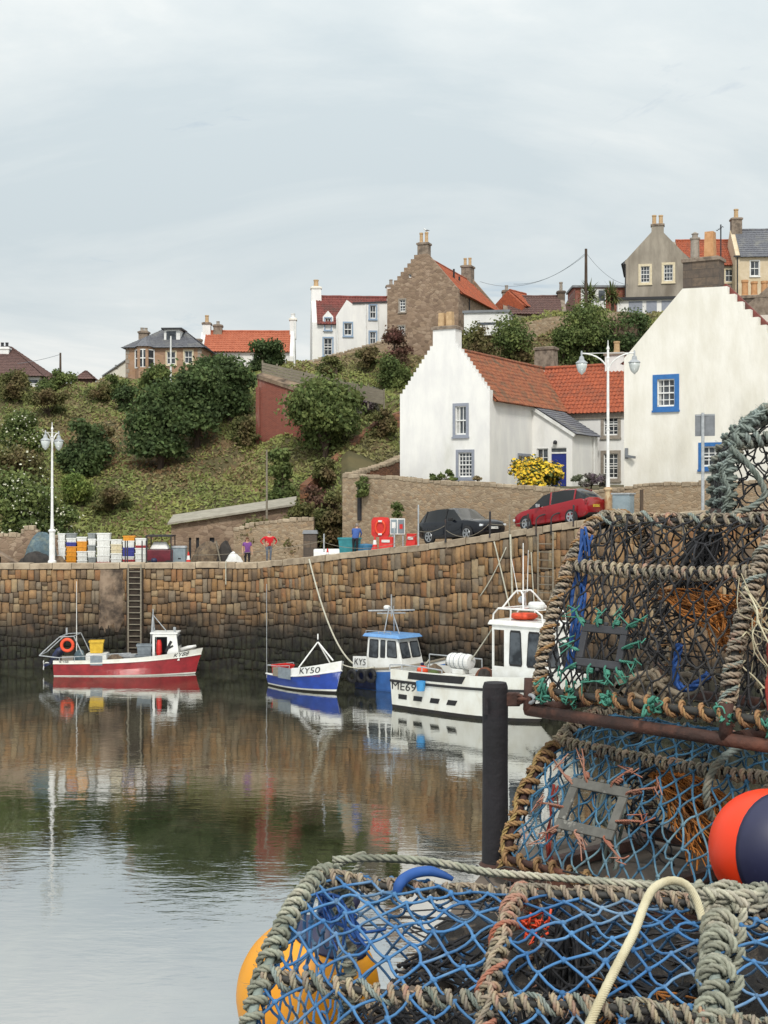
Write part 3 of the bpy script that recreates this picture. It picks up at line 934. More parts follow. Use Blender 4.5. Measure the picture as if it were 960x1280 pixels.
add_window(h.root, pf, wx0, wz0, wx1 - wx0, wz1 - wz0, 'sash', .03, 2, 2, split=False, deep=.1)
mb = MB(); roof_slope(mb, (5.94 + wd_ + .15, y0 - .12, zl - .1), (5.94 + wd_ + .15, y1 + .1, zl - .1), (5.96, y1 + .1, zu + .02), (5.96, y0 - .12, zu + .02), kind='flat', tl=.3, thick=.08)
mb.build('porch_roof', 'slate', h.root)
mb = MB(); mb.beam((5.95, y0 - .14, zu - .06), (5.94 + wd_ + .2, y0 - .14, zl - .18), .04, .2); mb.build('bargeboard', 'white_paint', h.root)
mb = MB(); mb.tube([(5.94 + wd_ + .1, y1 - .9, zl - .1), (5.94 + wd_ + .1, y1 - .9, -1)], .05, 6); mb.build('drainpipe', 'white_paint', h.root)
mb = MB(); c = pf[0] + X_ * ppx(695) + Z_ * ppz(553, 695); mb.lathe([(.05, -.12), (.13, -.1), (.13, .02), (.09, .1), (.02, .13)], 10, c - Y_ * .14); mb.build('porch_light', 'dark_paint', h.root, smooth=True)

# --- cross wing of the cottage
fo = fr1.w(2.6, 11.5)
fr1b = Fr(fr1.w(3.0, 11.5 + 5.9).x, fr1.w(3.0, 11.5 + 5.9).y, 10.6, R(-119.4))
h = House('cottage_wing', 'white cottage wing with bright orange pantiles and grey-framed windows between the two gabled houses', fr1b, 5.9, 10.0, 4.75, 7.78, roof='pantile', raise_=.02)
h.winpx('r', 751, 512, 776, 548, sur='stone_frame', band=.2, cols=3, rows=5)
h.winpx('r', 751, 563, 776, 602, sur='stone_frame', band=.2, cols=3, rows=5)
h.finish()
mb = MB(); mb.fbox(h.right, .5, 9.5, 4.2, 4.62, .0, .09); mb.build('eaves_board', 'stone_frame', h.root)
chimney(h.root, 2.95, 5.5, 1.0, 1.3, 7.3, 8.75, 'white_wall', (0,), 'clay_pot', .75, .2, 'stack_stone')
chimney(h.root, 2.95, 8.1, .9, .9, 7.3, 9.4, 'brick', (), cope_m='stack_stone')

# --- big white gable house
fr2 = Fr(12.53, 71, 10.3, R(-29.4))
h = House('white_house', 'large cream white gable house with bright blue window frames and dark stone chimney', fr2, 8.14, 12, 6.45, 9.75, wall='cream_wall', roof='pantile_dark', step='plain', right='step', nst=8, flat=.95, raise_=.25)
h.winpx('f', 816, 468, 849, 514, sur='blue_frame', band=.24, cols=3, rows=4, curtain=.2)
h.winpx('f', 873, 553, 906, 588, sur='blue_frame', band=.2, cols=3, rows=3)
h.finish()
chimney(h.root, 4.05, .55, 1.85, 1.0, 9.6, 11.55, 'dark_stack', (), cope_m='stack_stone')
ch = h.root.children[-1]
MB().lathe([(.24, 0), (.22, 1.0), (.27, 1.05), (.27, 1.12), (.15, 1.14), (.15, 1.3), (.2, 1.32), (.05, 1.42)], 12, (3.62, .5, 11.5)).build('chimney_pot', 'stone_frame', ch)
MB().box(4.15, .25, 11.5, 4.65, .8, 12.85, 0, .03).build('chimney_pot', 'clay_orange', ch)
mb = MB(); mb.beam((8.14 / 2 + .95, .75, 9.98 + .02), (8.3, .75, 6.62), .5, .5); mb.build('verge', 'pantile_dark', h.root)
ax = fr2.lx(901, .6)
mb = MB(); mb.tube([(ax, .6, 9.3), (ax, .6, 13.2)], .035, 6)
mb.tube([(ax - .22, .6, 12.9), (ax + .12, .6, 13.1)], .015, 5)
for k in range(4): mb.tube([(ax - .2 + k * .1, .45, 12.92 + k * .05), (ax - .2 + k * .1, .75, 12.92 + k * .05)], .012, 4)
mb.tube([(ax, .6, 10.2), (ax - .3, .6, 10.2)], .02, 4)
mb.build('aerial', 'dark_paint', h.root)
lx_ = fr2.lx(783); lz_ = fr2.lz(571, lx_, 0)
mb = MB(); mb.box(lx_ - .06, -.08, lz_ - .1, lx_ + .1, -.005, lz_ + .45); mb.beam((lx_, -.06, lz_ + .05), (lx_ + .55, -.3, lz_ - .05), .16, .12); mb.build('floodlight', 'lead', h.root)

# --- stone gable house on the hill
fr3 = Fr(.275, 117, 21.5, R(-19.6))
h = House('stone_house', 'tall brown rubble stone house with crow-stepped gable and long orange roof', fr3, 6.38, 14.4, 5.75, 8.85, wall='rubble_brown', roof='pantile', step='step', nst=9, flat=.45, raise_=.28)
h.winpx('f', 498, 373, 508, 391, sur='stone_frame', band=.1, cols=2, rows=4)
h.winpx('f', 497, 406, 507, 419, sur='stone_frame', band=.1, cols=2, rows=3)
h.winpx('f', 510, 342, 515, 348, sur='rubble_brown', band=.06, cols=1, rows=1, split=False, sill=False)
h.finish()
chimney(h.root, 3.19, .45, .95, .8, 8.4, 10.15, 'stack_stone', (-.25, .22), 'clay_pot', .85, .15)
chimney(h.root, 3.19, 13.9, .95, 1.2, 8.2, 10.4, 'stack_stone', (-.25, .22), 'clay_pot', .8, .15)
for yy, zz_ in ((4.6, 7.9), (6.3, 7.5)): MB().tube([(4.6, yy, 7.2), (4.6, yy, zz_ + .6)], .09, 6).build('vent_pipe', 'dark_paint', h.root)
mb = MB(); mb.tube([(6.42, 3.2, 5.6), (6.42, 3.2, 2)], .06, 6); mb.build('drainpipe', 'dark_paint', h.root)
# gull on the chimney pot
g = thing('seagull', 'small white and grey gull standing on the stone house chimney pot', 'bird', fr3.w(3.41, .45, 10.98), R(160))
mb = MB()
mb.tube([(-.24, 0, .2), (-.15, 0, .2), (-.02, 0, .21), (.1, 0, .24), (.15, 0, .31), (.19, 0, .36), (.24, 0, .36), (.27, 0, .345)], [.015, .05, .085, .08, .045, .05, .035, .012], 8)
mb.build('body', 'white_paint', g, smooth=True)
mb = MB()
for s_ in (-1, 1):
    mb.tube([(.06, .07 * s_, .24), (-.1, .08 * s_, .22), (-.28, .05 * s_, .18)], [.035, .045, .006], 6)
mb.build('wings', 'lead', g, smooth=True)
mb = MB(); mb.tube([(0, .03, .14), (.01, .03, 0)], .009, 4); mb.build('leg', 'clay_orange', g)
mb = MB(); mb.tube([(0, -.03, .14), (.01, -.03, 0)], .009, 4); mb.build('leg', 'clay_orange', g)
mb = MB(); mb.tube([(.265, 0, .35), (.315, 0, .335)], [.014, .004], 5); mb.build('beak', 'clay_orange', g)

# --- white lean-to beside the stone house
f = Fr(gx(580, 112), 112, gz(412, 112), R(-10))
root = thing('white_shed', 'low white flat-topped outbuilding against the side of the stone house', 'outbuilding', f.o, f.r)
W = f.lx(636)
mb = MB(); mb.box(0, 0, -.5, W, 4, 1.35); mb.build('walls', 'white_wall', root)
mb = MB(); mb.box(-.12, -.15, 1.35, W + .1, 4.1, 1.55); mb.build('roof', 'lead', root)
mb = MB(); mb.box(W * .3, -.02, .35, W * .85, .1, .55); mb.build('window', 'glass', root)

# --- white house with blue windows
fr4 = Fr(gx(383, 121), 121, gz(452, 121), R(-98))
h = House('white_villa', 'white hillside house with pale blue window frames and dark red tiled roof', Fr(gx(383, 121) , 121 + 6.0, gz(455, 121), R(-85)), 6.0, 7.4, 3.65, 6.3, roof='pantile_dark', raise_=.1)
h.winpx('r', 403, 421, 417, 446, sur='pale_blue_frame', band=.13, cols=2, rows=3)
h.finish()
fv = h.fr
def vx(px): return fv.ly(px, 6.0)
def vz(py, px): return fv.lz(py, 6.0, vx(px))
# projecting wallhead-gabled block
bx0, bx1 = vx(421), vx(484)
prof = [(bx0, -3), (bx1, -3), (bx1, vz(379, 484)), (vx(440), vz(381, 440)), (vx(433), vz(376, 433)), (vx(420), vz(396, 420))]
frw = (Vector((6.55, 0, 0)), Y_, Z_, X_)
holes = []
for a, b, c, d in ((428, 403, 441, 422), (460, 381, 471, 401), (460, 414, 471, 433)):
    holes.append(add_window(h.root, frw, vx(a), vz(d, a), vx(c) - vx(a), vz(b, a) - vz(d, a), 'pale_blue_frame', .13, 2, 2))
mb = MB(); mb.wall(frw, prof, holes, 3.0); mb.build('projecting_wall', 'white_wall', h.root)
mb = MB(); mb.beam((6.5, vx(440), vz(381, 440) + .05), (6.5, bx1 + .1, vz(379, 484) + .05), .35, .12); mb.build('eaves_board', 'dark_paint', h.root)
for px in (421.5, 457, 472):
    mb = MB(); mb.tube([(6.62, vx(px), vz(398 if px < 450 else 382, px)), (6.62, vx(px), -.2)], .05, 5); mb.build('drainpipe', 'white_paint', h.root)
# dormer
dz0, dz1 = vz(414, 410), vz(396, 410)
mb = MB(); d0, d1 = vx(403.5), vx(416.5)
mb.wall((Vector((6.08, 0, 0)), Y_, Z_, X_), [(d0, dz0), (d1, dz0), (d1, dz1), ((d0 + d1) / 2, vz(388.5, 410)), (d0, dz1)], [(d0 + .15, dz0 + .1, d1 - .15, dz1 - .12)], 1.2)
dm = mb.build('dormer', 'white_wall', h.root)
add_window(h.root, (Vector((6.08, 0, 0)), Y_, Z_, X_), d0 + .1, dz0 + .02, d1 - d0 - .2, dz1 - dz0 - .05, 'pale_blue_frame', .1, 2, 2)
chimney(h.root, 3.0, .45, 1.0, .95, 5.9, 7.35, 'white_wall', (.0,), 'clay_pot', .65, .22, 'cream_wall', taper=.04)
chimney(h.root, 3.0, 7.3, .8, .8, 5.9, 7.6, 'white_wall', (-.15, .2), 'stone_frame', .5, .14, 'stack_stone')

# --- orange roofed cottage
h = House('low_cottage', 'low white cottage with bright orange pantile roof above the dark bushes', Fr(gx(246, 127), 127 + 5.4, gz(462, 127), R(-88)), 5.4, 8.9, 1.75, 3.75, roof='pantile_bright', raise_=.12)
h.winpx('r', 263, 442, 279, 461, sur='sash', band=.06, cols=2, rows=1, split=False)
h.finish()
chimney(h.root, 2.7, .5, 1.0, .75, 3.2, 4.75, 'white_wall', (.0,), 'clay_pot', .7, .18, 'stack_stone')
chimney(h.root, 2.7, 1.55, .9, .8, 3.2, 4.55, 'stack_stone', (-.2, .1), 'stone_frame', .35, .15)
chimney(h.root, 2.7, 8.7, .9, .6, 3.2, 5.2, 'white_wall', (.0,), 'white_paint', .5, .2, 'cream_wall')
mb = MB(); mb.wall((Vector((0, 8.9, 0)), X_, Z_, -Y_), [(-.8, -3), (6.2, -3), (6.2, 1.2), (2.9, 4.1), (2.3, 4.1), (-.8, 1.2)], (), -.4); mb.build('skew_gable', 'white_wall', h.root)

# --- sandstone villa with slate hip roof, dormer and bay
Yv = 122
f = Fr(gx(157, Yv), Yv, gz(478, Yv), R(-3))
root = thing('stone_villa', 'brown sandstone villa with grey slate hip roof, dormer and bay window', 'house', f.o, f.r)
W = f.lx(252); D = 7.5; he = f.lz(434, 2, 0); hr = f.lz(410, 3, 3)
front = (Vector((0, 0, 0)), X_, Z_, -Y_)
holes = []
for a, b, c, d in ((207, 438, 221, 457), (229, 437, 242, 456)):
    holes.append(add_window(root, front, f.lx(a), f.lz(d, f.lx(a), 0), f.lx(c) - f.lx(a), f.lz(b, f.lx(a), 0) - f.lz(d, f.lx(a), 0), 'cream_frame', .12, 2, 2))
mb = MB(); mb.wall(front, [(0, -3), (W, -3), (W, he), (0, he)], holes, .4)
mb.wall((Vector((W, .4, 0)), Y_, Z_, X_), [(0, -3), (D, -3), (D, he), (0, he)], (), .4)
mb.wall((Vector((0, D + .4, 0)), -Y_, Z_, -X_), [(0, -3), (D, -3), (D, he), (0, he)], (), .4)
mb.build('wall', 'sandstone', root)
for u in (0, W - .35):
    mb = MB()
    for k in range(9):
        z = -.4 + k * .42
        mb.fbox(front, u, u + (.35 if k % 2 else .22), z, z + .36, -.01, .03)
    mb.build('quoin', 'stone_frame', root)
mb = MB(); e = .25; r0, r1 = W * .42, W * .62
roof_slope(mb, (-e, -e, he - .1), (W + e, -e, he - .1), (r1, D / 2, hr), (r0, D / 2, hr), kind='flat', thick=.08, tl=.3)
roof_slope(mb, (W + e, D + e, he - .1), (-e, D + e, he - .1), (r0, D / 2, hr), (r1, D / 2, hr), kind='flat', thick=.08, tl=.3)
for a, b, t_ in (((-e, D + e, he - .1), (-e, -e, he - .1), r0), ((W + e, -e, he - .1), (W + e, D + e, he - .1), r1)):
    roof_slope(mb, a, b, (t_, D / 2 - .02, hr), (t_, D / 2 + .02, hr), kind='flat', thick=.08, tl=.3)
rf = mb.build('roof', 'slate', root)
# bay
b0, b1 = f.lx(169), f.lx(193)
bw = b1 - b0
mb = MB(); bay = [(b0, 0), (b0 + .5, -.8), (b1 - .5, -.8), (b1, 0)]
for z0, z1 in ((-3, f.lz(460, 2, 0)), (f.lz(437, 2, 0), he)):
    mb.add([(x, y, z) for z in (z0, z1) for x, y in bay], [(0, 1, 5, 4), (1, 2, 6, 5), (2, 3, 7, 6), (4, 5, 6, 7), (3, 2, 1, 0)])
for (x, y) in bay[1:3]: mb.box(x - .12, y - .02, f.lz(460, 2, 0), x + .12, y + .2, f.lz(437, 2, 0))
mb.build('bay', 'sandstone', root)
mb = MB(); za, zb = f.lz(460, 2, 0), f.lz(437, 2, 0)
mb.add([(x, y * .9, z) for z in (za, zb) for x, y in bay], [(0, 1, 5, 4), (1, 2, 6, 5), (2, 3, 7, 6)]); wn_ = mb.build('window', 'glass', root)
mb = MB()
for (xa, ya), (xb, yb) in zip(bay, bay[1:]):
    for q in (0.04, .5, .96):
        if q == .5 and xa != bay[1][0]: continue
        x, y = xa + (xb - xa) * q, (ya + (yb - ya) * q) * .92
        mb.box(x - .05, y - .05, za, x + .05, y + .05, zb)
    for z in (za, (za + zb) / 2, zb - .06): mb.beam((xa, ya * .94, z), (xb, yb * .94, z), .06, .1)
mb.build('frame', 'sash', wn_)
mb = MB(); top = (b0 + bw / 2, .3, he + 1.0)
mb.add([(b0 - .15, .1, he), (b0 + .4, -1, he), (b1 - .4, -1, he), (b1 + .15, .1, he), top], [(0, 1, 4), (1, 2, 4), (2, 3, 4), (0, 3, 2, 1)]); mb.build('bay_roof', 'slate', root)
# dormer
d0, d1 = f.lx(205, 1.2), f.lx(225, 1.2); z0, z1 = f.lz(427, d0, 1.2), f.lz(412, d0, 1.2)
mb = MB(); mb.box(d0, 1.2, z0 - .6, d1, 3.4, z1); dm = mb.build('dormer', 'white_paint', root)
mb = MB(); mb.box(d0 - .2, .9, z1, d1 + .2, 3.6, z1 + .14); mb.build('dormer_roof', 'dark_paint', dm)
mb = MB(); mb.box(d0 + .22, 1.17, z0 + .1, d1 - .35, 1.3, z1 - .15); mb.build('window', 'glass', dm)
chimney(root, f.lx(180, 4), 4.0, .85, .8, he, f.lz(414, 1, 4), 'stack_stone', (-.18, .18), 'stone_frame', .35, .16)
chimney(root, f.lx(245, 6), 6.5, .9, .7, he, f.lz(424, 1, 6.5), 'stack_stone', (), 'stone_frame', .35, .16)

# --- white gable left of the villa
f = Fr(gx(129, 126), 126, gz(482, 126), R(4))
W = f.lx(163)
root = thing('white_annex', 'plain white gable end rising behind the hedge beside the sandstone villa', 'house', f.o, f.r)
mb = MB(); mb.wall((Vector((0, 0, 0)), X_, Z_, -Y_), [(0, -3), (W, -3), (W, f.lz(447, W, 0)), (0, f.lz(471, 0, 0))], [(f.lx(144), f.lz(462, 1, 0), f.lx(148), f.lz(457, 1, 0))], 5); mb.build('wall', 'cream_wall', root)
mb = MB(); mb.box(f.lx(143.5), .02, f.lz(463, 1, 0), f.lx(148.5), .1, f.lz(456, 1, 0)); mb.build('window', 'glass', root)
mb = MB(); mb.beam((-.1, 2.4, f.lz(471, 0, 0) + .06), (W, 2.4, f.lz(447, W, 0) + .06), 5.2, .1); mb.build('roof', 'lead', root)

# --- hipped bungalow at the far left and small huts
def hip(name, label, px0, px1, py_base, py_eave, py_top, Y, D, wall, roof, inset=None, cat='house', over=.35, wins=()):
    f = Fr(gx(px0, Y), Y, gz(py_base, Y), 0)
    W = f.lx(px1); he = f.lz(py_eave, 0, 0); hr = f.lz(py_top, 0, D / 2)
    root = thing(name, label, cat, f.o, 0)
    mb = MB(); mb.box(0, 0, -3, W, D, he); mb.build('wall', wall, root)
    ins = D / 2 if inset is None else inset
    mb = MB(); e = over
    A = (-e, -e, he); B = (W + e, -e, he); C = (W + e, D + e, he); Dd = (-e, D + e, he)
    R0 = (ins, D / 2, hr); R1 = (W - ins, D / 2, hr)
    for q in ((A, B, R1, R0), (C, Dd, R0, R1)): roof_slope(mb, *q, amp=.02, thick=.08)
    for q in ((B, C, R1, R1), (Dd, A, R0, R0)): roof_slope(mb, q[0], q[1], (q[2][0], q[2][1] + .01, q[2][2]), (q[3][0], q[3][1] - .01, q[3][2]), amp=.02, thick=.08)
    mb.build('roof', roof, root)
    for (a, b, c, d) in wins:
        u0, u1 = f.lx(a), f.lx(c); v0, v1 = f.lz(d, 0, 0), f.lz(b, 0, 0)
        mb = MB(); mb.box(u0, -.03, v0, u1, .05, v1); w_ = mb.build('window', 'sash', root)
        n_ = max(1, int((u1 - u0) / .9))
        mb = MB()
        for k in range(n_): mb.box(u0 + (u1 - u0) * k / n_ + .07, -.045, v0 + .08, u0 + (u1 - u0) * (k + 1) / n_ - .05, 0, v1 - .07)
        mb.build('pane', 'glass', w_)
    return root, f, W, he, hr
root, f, W, he, hr = hip('bungalow', 'white bungalow with brown hipped tile roof at the far end of the hilltop', -70, 50, 485, 471, 434, 121, 9, 'white_wall', 'tile_brown', 3.9, wins=((32, 474, 48, 480),))
chimney(root, f.lx(6, 3.5), 3.5, .9, .7, 1.5, f.lz(434, 1, 3.5), 'white_wall', (-.22, .2), 'dark_paint', .45, .14)
hip('hut', 'small brown roofed garden hut alone on the hilltop', 95, 115, 482, 474, 464, 121, 1.5, 'tile_brown', 'tile_brown', .7, 'hut', .15)
hip('hut', 'small orange-brown shed next to the white bungalow', 52, 64, 480, 475, 468, 122, 1.2, 'clay_orange', 'tile_brown', .3, 'hut', .12)

# --- houses on the upper right
Yb = 130
f = Fr(gx(781, Yb), Yb, gz(396, Yb), R(-12))
W = f.lx(862)
h = House('harled_house', 'grey harled gable house with two cream-framed windows on the hilltop', f, W, 9, f.lz(326, W / 2, 0), f.lz(291, W / 2, 0), wall='grey_harl', roof='slate', raise_=.12, flat=.5)
h.winpx('f', 798, 330, 815, 356, sur='cream_frame', band=.22, cols=3, rows=4)
h.winpx('f', 827, 328, 844, 354, sur='cream_frame', band=.22, cols=3, rows=4)
h.finish()
chimney(h.root, W / 2 + .05, .45, 1.15, .8, h.hr - .4, f.lz(279, W / 2, 0), 'grey_harl', (-.32, .3), 'clay_pot', .85, .2, 'stack_stone')
mb = MB(); mb.tube([(.05, -.06, h.he - .2), (.05, -.06, -2)], .05, 5); mb.build('drainpipe', 'dark_paint', h.root)
f = Fr(gx(772, 127), 127, gz(402, 127), R(-8)); W = f.lx(868)
root = thing('garage_block', 'flat roofed white garage with grey-blue doors under the grey harled house', 'garage', f.o, f.r)
z1 = f.lz(375, 2, 0)
mb = MB(); mb.box(0, 0, -2, W, 3.2, z1); mb.build('walls', 'white_wall', root)
mb = MB(); mb.box(-.15, -.3, z1, W + .1, 3.0, z1 + .25); mb.build('roof', 'dark_paint', root)
for a, b in ((786, 803), (808, 821), (827, 850)):
    MB().box(f.lx(a), -.04, -1, f.lx(b), .1, z1 - .12).build('door', 'slate_blue_frame', root)
h = House('terraced_house', 'grey house with orange pantile roof between the harled gable and the yellow house', Fr(gx(850, 133), 133 + 7, gz(398, 133), R(-92)), 7, 7.0, gz(331, 133) - gz(398, 133), gz(303, 136.5) - gz(398, 133), wall='grey_harl', roof='pantile', raise_=.05)
h.winpx('r', 905, 335, 918, 354, sur='cream_frame', band=.14, cols=2, rows=2)
h.finish()
h = House('yellow_house', 'pale yellow house with dark slate roof and chimney at the hilltop edge', Fr(gx(925, 131), 131 + 6, gz(400, 131), R(-94)), 6, 11, gz(320, 131) - gz(400, 131), gz(290, 134) - gz(400, 131), wall='yellow_wall', roof='slate', raise_=.16, kind='flat')
h.winpx('r', 937, 325, 950, 346, sur='sash', band=.08, cols=2, rows=2)
h.finish()
chimney(h.root, 3, .6, 1.0, 1.0, h.hr - .5, h.hr + 1.35, 'stack_stone', (.0,), 'clay_pot', .9, .22)
mb = MB(); mb.box(6.02, -.2, h.he - .12, 6.22, 11.1, h.he + .02); mb.tube([(6.1, .15, h.he), (6.1, .15, -2)], .06, 5); mb.build('gutter', 'dark_paint', h.root)
# house hidden behind the big white gable: only its chimney shows
f = Fr(gx(915, 92), 92, gz(440, 92), R(-20))
h = House('brown_cottage', 'cottage behind the white gable, only its wide chimney with clay pots showing', f, 6, 6, 2.2, 4.6, wall='stack_stone', roof='tile_brown')
h.finish()
cz = f.lz(369, 2, .5); c0, c1 = f.lx(924, .5), f.lx(975, .5)
chimney(h.root, (c0 + c1) / 2, .5, c1 - c0, .9, 1.0, cz, 'dark_stack', [(c1 - c0) * k for k in (-.36, -.13, .12, .34)], 'clay_orange', 1.05, .22, 'stack_stone')

# --- row of low dark roofs in the middle distance
Yr = 128
f = Fr(gx(632, Yr), Yr + 5, gz(402, Yr), R(-92))
h = House('dark_roofed_house', 'long low house with dark brown tile roof and two tall stone chimneys', f, 5, 5.9, gz(392, Yr) - gz(402, Yr), gz(373, Yr + 2.5) - gz(402, Yr), wall='stack_stone', roof='tile_brown', raise_=.08)
h.finish()
chimney(h.root, 1.6, .45, 1.0, .8, 0, gz(356, Yr) - gz(402, Yr), 'stack_stone', (-.1,), 'stone_frame', .5, .16)
chimney(h.root, 2.5, 5.6, .85, .7, 1, gz(359, Yr) - gz(402, Yr), 'dark_stack', (.0,), 'stone_frame', .85, .16)
f = Fr(gx(616, 130), 130, gz(400, 130), R(-35))
h = House('red_roofed_house', 'small red tiled roof showing between the stone house and the dark roofed row', f, 3.2, 4, 1.2, 2.6, wall='pantile', roof='pantile', raise_=.05)
h.finish()
f = Fr(gx(700, 131), 131, gz(402, 131), 0); W = f.lx(782)
root = thing('flat_roofed_bungalow', 'flat roofed red brick bungalow with white window bays behind the palms', 'bungalow', f.o, 0)
z1 = f.lz(357, 1, 0)
mb = MB(); mb.box(f.lx(717), 0, -1, W, 4.2, z1 - .2); mb.build('walls', 'brick', root)
mb = MB(); mb.box(f.lx(715), -.25, z1 - .2, W + .1, 4.4, z1); mb.build('roof', 'lead', root)
mb = MB(); mb.box(f.lx(726), -.06, -1, f.lx(757), .08, z1 - .3); w_ = mb.build('window', 'white_paint', root)
mb = MB(); mb.box(f.lx(748), -.09, f.lz(376, 1, 0), f.lx(756), -.05, f.lz(363, 1, 0)); mb.build('pane', 'glass', w_)
mb = MB(); mb.add([(f.lx(702), -.5, -1), (f.lx(718), -.5, -1), (f.lx(718), -.5, z1 - .4), (f.lx(718), 2, z1 - .4), (f.lx(702), 2, -1), (f.lx(718), 2, -1), (f.lx(701), -.5, .7), (f.lx(701), 2, .7)],
       [(0, 1, 2, 6), (6, 2, 3, 7), (4, 7, 3, 5), (0, 6, 7, 4)]); mb.build('lean_to', 'tile_brown', root)

# --- quayside outbuilding with sloping white roof and ruined wall
f = Fr(gx(214, 87), 87, 5.4, R(3))
W = f.lx(366); root = thing('stone_shed', 'long stone quayside shed with pale sloping roof at the foot of the bank', 'shed', f.o, f.r)
za, zb = f.lz(656, 0, 0), f.lz(632, W, 0)
front = (Vector((0, 0, 0)), X_, Z_, -Y_)
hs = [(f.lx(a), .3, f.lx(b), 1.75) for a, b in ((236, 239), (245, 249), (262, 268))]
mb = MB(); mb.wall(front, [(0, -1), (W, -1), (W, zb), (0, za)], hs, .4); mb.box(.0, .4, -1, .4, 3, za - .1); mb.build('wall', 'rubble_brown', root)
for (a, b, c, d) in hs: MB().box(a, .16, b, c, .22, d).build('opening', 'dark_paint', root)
mb = MB(); P = lambda x, y, z: (x, y, z)
mb.add([(-.2, -.35, za), (W + .2, -.35, zb), (W + .2, 3.2, zb + .5), (-.2, 3.2, za + .5), (-.2, -.35, za + .12), (W + .2, -.35, zb + .12), (W + .2, 3.2, zb + .62), (-.2, 3.2, za + .62)], BOXF)
mb.build('roof', 'roof_sheet', root)
hill_wall('ruined_wall', [(292, 664, 83.5), (312, 658, 83), (330, 655, 82.6), (352, 652, 82.3), (376, 650, 82), (392, 651, 82)], 4.2, 1.6, 'rubble_grey', 'overgrown rubble wall behind the two people on the quay', 'coping')
root = thing('gate_pier', 'dark square stone gate pier at the end of the overgrown rubble wall', 'pier')
p = at(388, 690, 80.4); mb = MB(); mb.box(p.x - .4, p.y - .4, 4.8, p.x + .4, p.y + .4, 7.55); mb.build('shaft', 'dark_stack', root)
mb = MB(); mb.box(p.x - .46, p.y - .46, 7.55, p.x + .46, p.y + .46, 7.75, 0, .06); mb.build('cap', 'lead', root)
# ------------------------------------------------------------------ vegetation
def leaf_mat(name, c, c2, c3=None, isl=.35, sc=.6, hue=.015, tr=.25):
    t = NT(name); v = t.mapping()
    cl = t.mix(t.ramp(t.noise(v, sc, 4), [(.38, 0.0), (.62, 1.0)]), c, c2)
    if c3: cl = t.mix(t.ramp(t.noise(t.mapping((1, 1, 1), (.4, .7, 0)), sc * .45, 4), [(.5, 0.0), (.64, 1.0)]), cl, c3)
    cl = t.island(cl, isl, hue)
    m = t.fin(cl, .75, 0, .25)
    if tr:
        tl = t.n('ShaderNodeBsdfTranslucent'); t.l(cl, tl.inputs[0]); mx = t.n('ShaderNodeMixShader'); mx.inputs[0].default_value = tr
        t.l(t.p.outputs[0], mx.inputs[1]); t.l(tl.outputs[0], mx.inputs[2]); t.l(mx.outputs[0], t.out.inputs[0])
    return m
MT['leaf_dark'] = leaf_mat('leaf_dark', '435233', '5a6b40', isl=.4)
MT['leaf_mid'] = leaf_mat('leaf_mid', '56643a', '6f7a46', isl=.4)
MT['leaf_light'] = leaf_mat('leaf_light', '64763c', '818b4a', isl=.35)
MT['leaf_olive'] = leaf_mat('leaf_olive', '59603a', '757546', '6d5f42', isl=.4)
MT['leaf_red'] = leaf_mat('leaf_red', '6b4a42', '5a4a38', isl=.4)
MT['leaf_grey'] = leaf_mat('leaf_grey', '6f7660', '8a8f78', '7d6f78', isl=.3)
MT['leaf_palm'] = leaf_mat('leaf_palm', '59663c', '7b7a48', isl=.4)
MT['flower_white'] = leaf_mat('flower_white', 'c9c8b0', 'dbdac6', isl=.12, tr=.1)
MT['flower_yellow'] = leaf_mat('flower_yellow', 'dcb52c', 'e6c648', isl=.15, tr=.1)
MT['cover_green'] = leaf_mat('cover_green', '7d8650', '929658', '8c855d', isl=.2, sc=.25)
MT['cover_dry'] = leaf_mat('cover_dry', '84785a', '938462', '86694c', isl=.2, sc=.2)
MT['bark'] = mat('bark', '5a4c40', '463a31', 4, .95, .5, 10, stretch=(1, 1, .3))

def leaves(pts, nrm, size, mi=0, spread=.8, aspect=.6, rng=npr):
    n = len(pts)
    d = nrm + rng.normal(0, spread, (n, 3)); d /= np.linalg.norm(d, axis=1)[:, None]
    a = np.cross(d, rng.normal(0, 1, (n, 3))); a /= np.linalg.norm(a, axis=1)[:, None] + 1e-9
    b = np.cross(d, a)
    s = (size * rng.uniform(.55, 1.45, n))[:, None]
    v = np.stack([pts - a * s, pts + b * s * aspect, pts + a * s, pts - b * s * aspect], 1).reshape(-1, 3)
    f = np.arange(n * 4).reshape(-1, 4)
    return v, f

def leaf_mesh(name, v, f, m, parent=None, loc=None):
    me = bpy.data.meshes.new(name)
    me.vertices.add(len(v)); me.vertices.foreach_set('co', v.astype(np.float32).ravel())
    k = f.shape[1]
    me.loops.add(f.size); me.loops.foreach_set('vertex_index', f.astype(np.int32).ravel())
    me.polygons.add(len(f)); me.polygons.foreach_set('loop_start', np.arange(len(f), dtype=np.int32) * k)
    try: me.polygons.foreach_set('loop_total', np.full(len(f), k, dtype=np.int32))
    except Exception: pass
    me.materials.append(MT[m]); me.update(calc_edges=True); me.validate()
    ob = bpy.data.objects.new(name, me); col.objects.link(ob)
    if parent is not None: ob.parent = parent
    if loc is not None: ob.location = loc
    return ob

def blobs_for(w, h, k, rng, zlo=.12):
    out = []
    for i in range(k):
        a = rng.uniform(0, 2 * math.pi); r = rng.uniform(0, 1) ** .6; z = rng.uniform(zlo, .9)
        lim = math.sqrt(max(.08, 1 - ((z - .45) / .58) ** 2))
        rad = rng.uniform(.2, .34) * min(w, h) * (.6 + .5 * lim)
        out.append((np.array([math.cos(a) * r * lim * (w / 2 - rad * .7), math.sin(a) * r * lim * (w / 2 - rad * .7), z * h - rad * .25 * z]), rad))
    return out

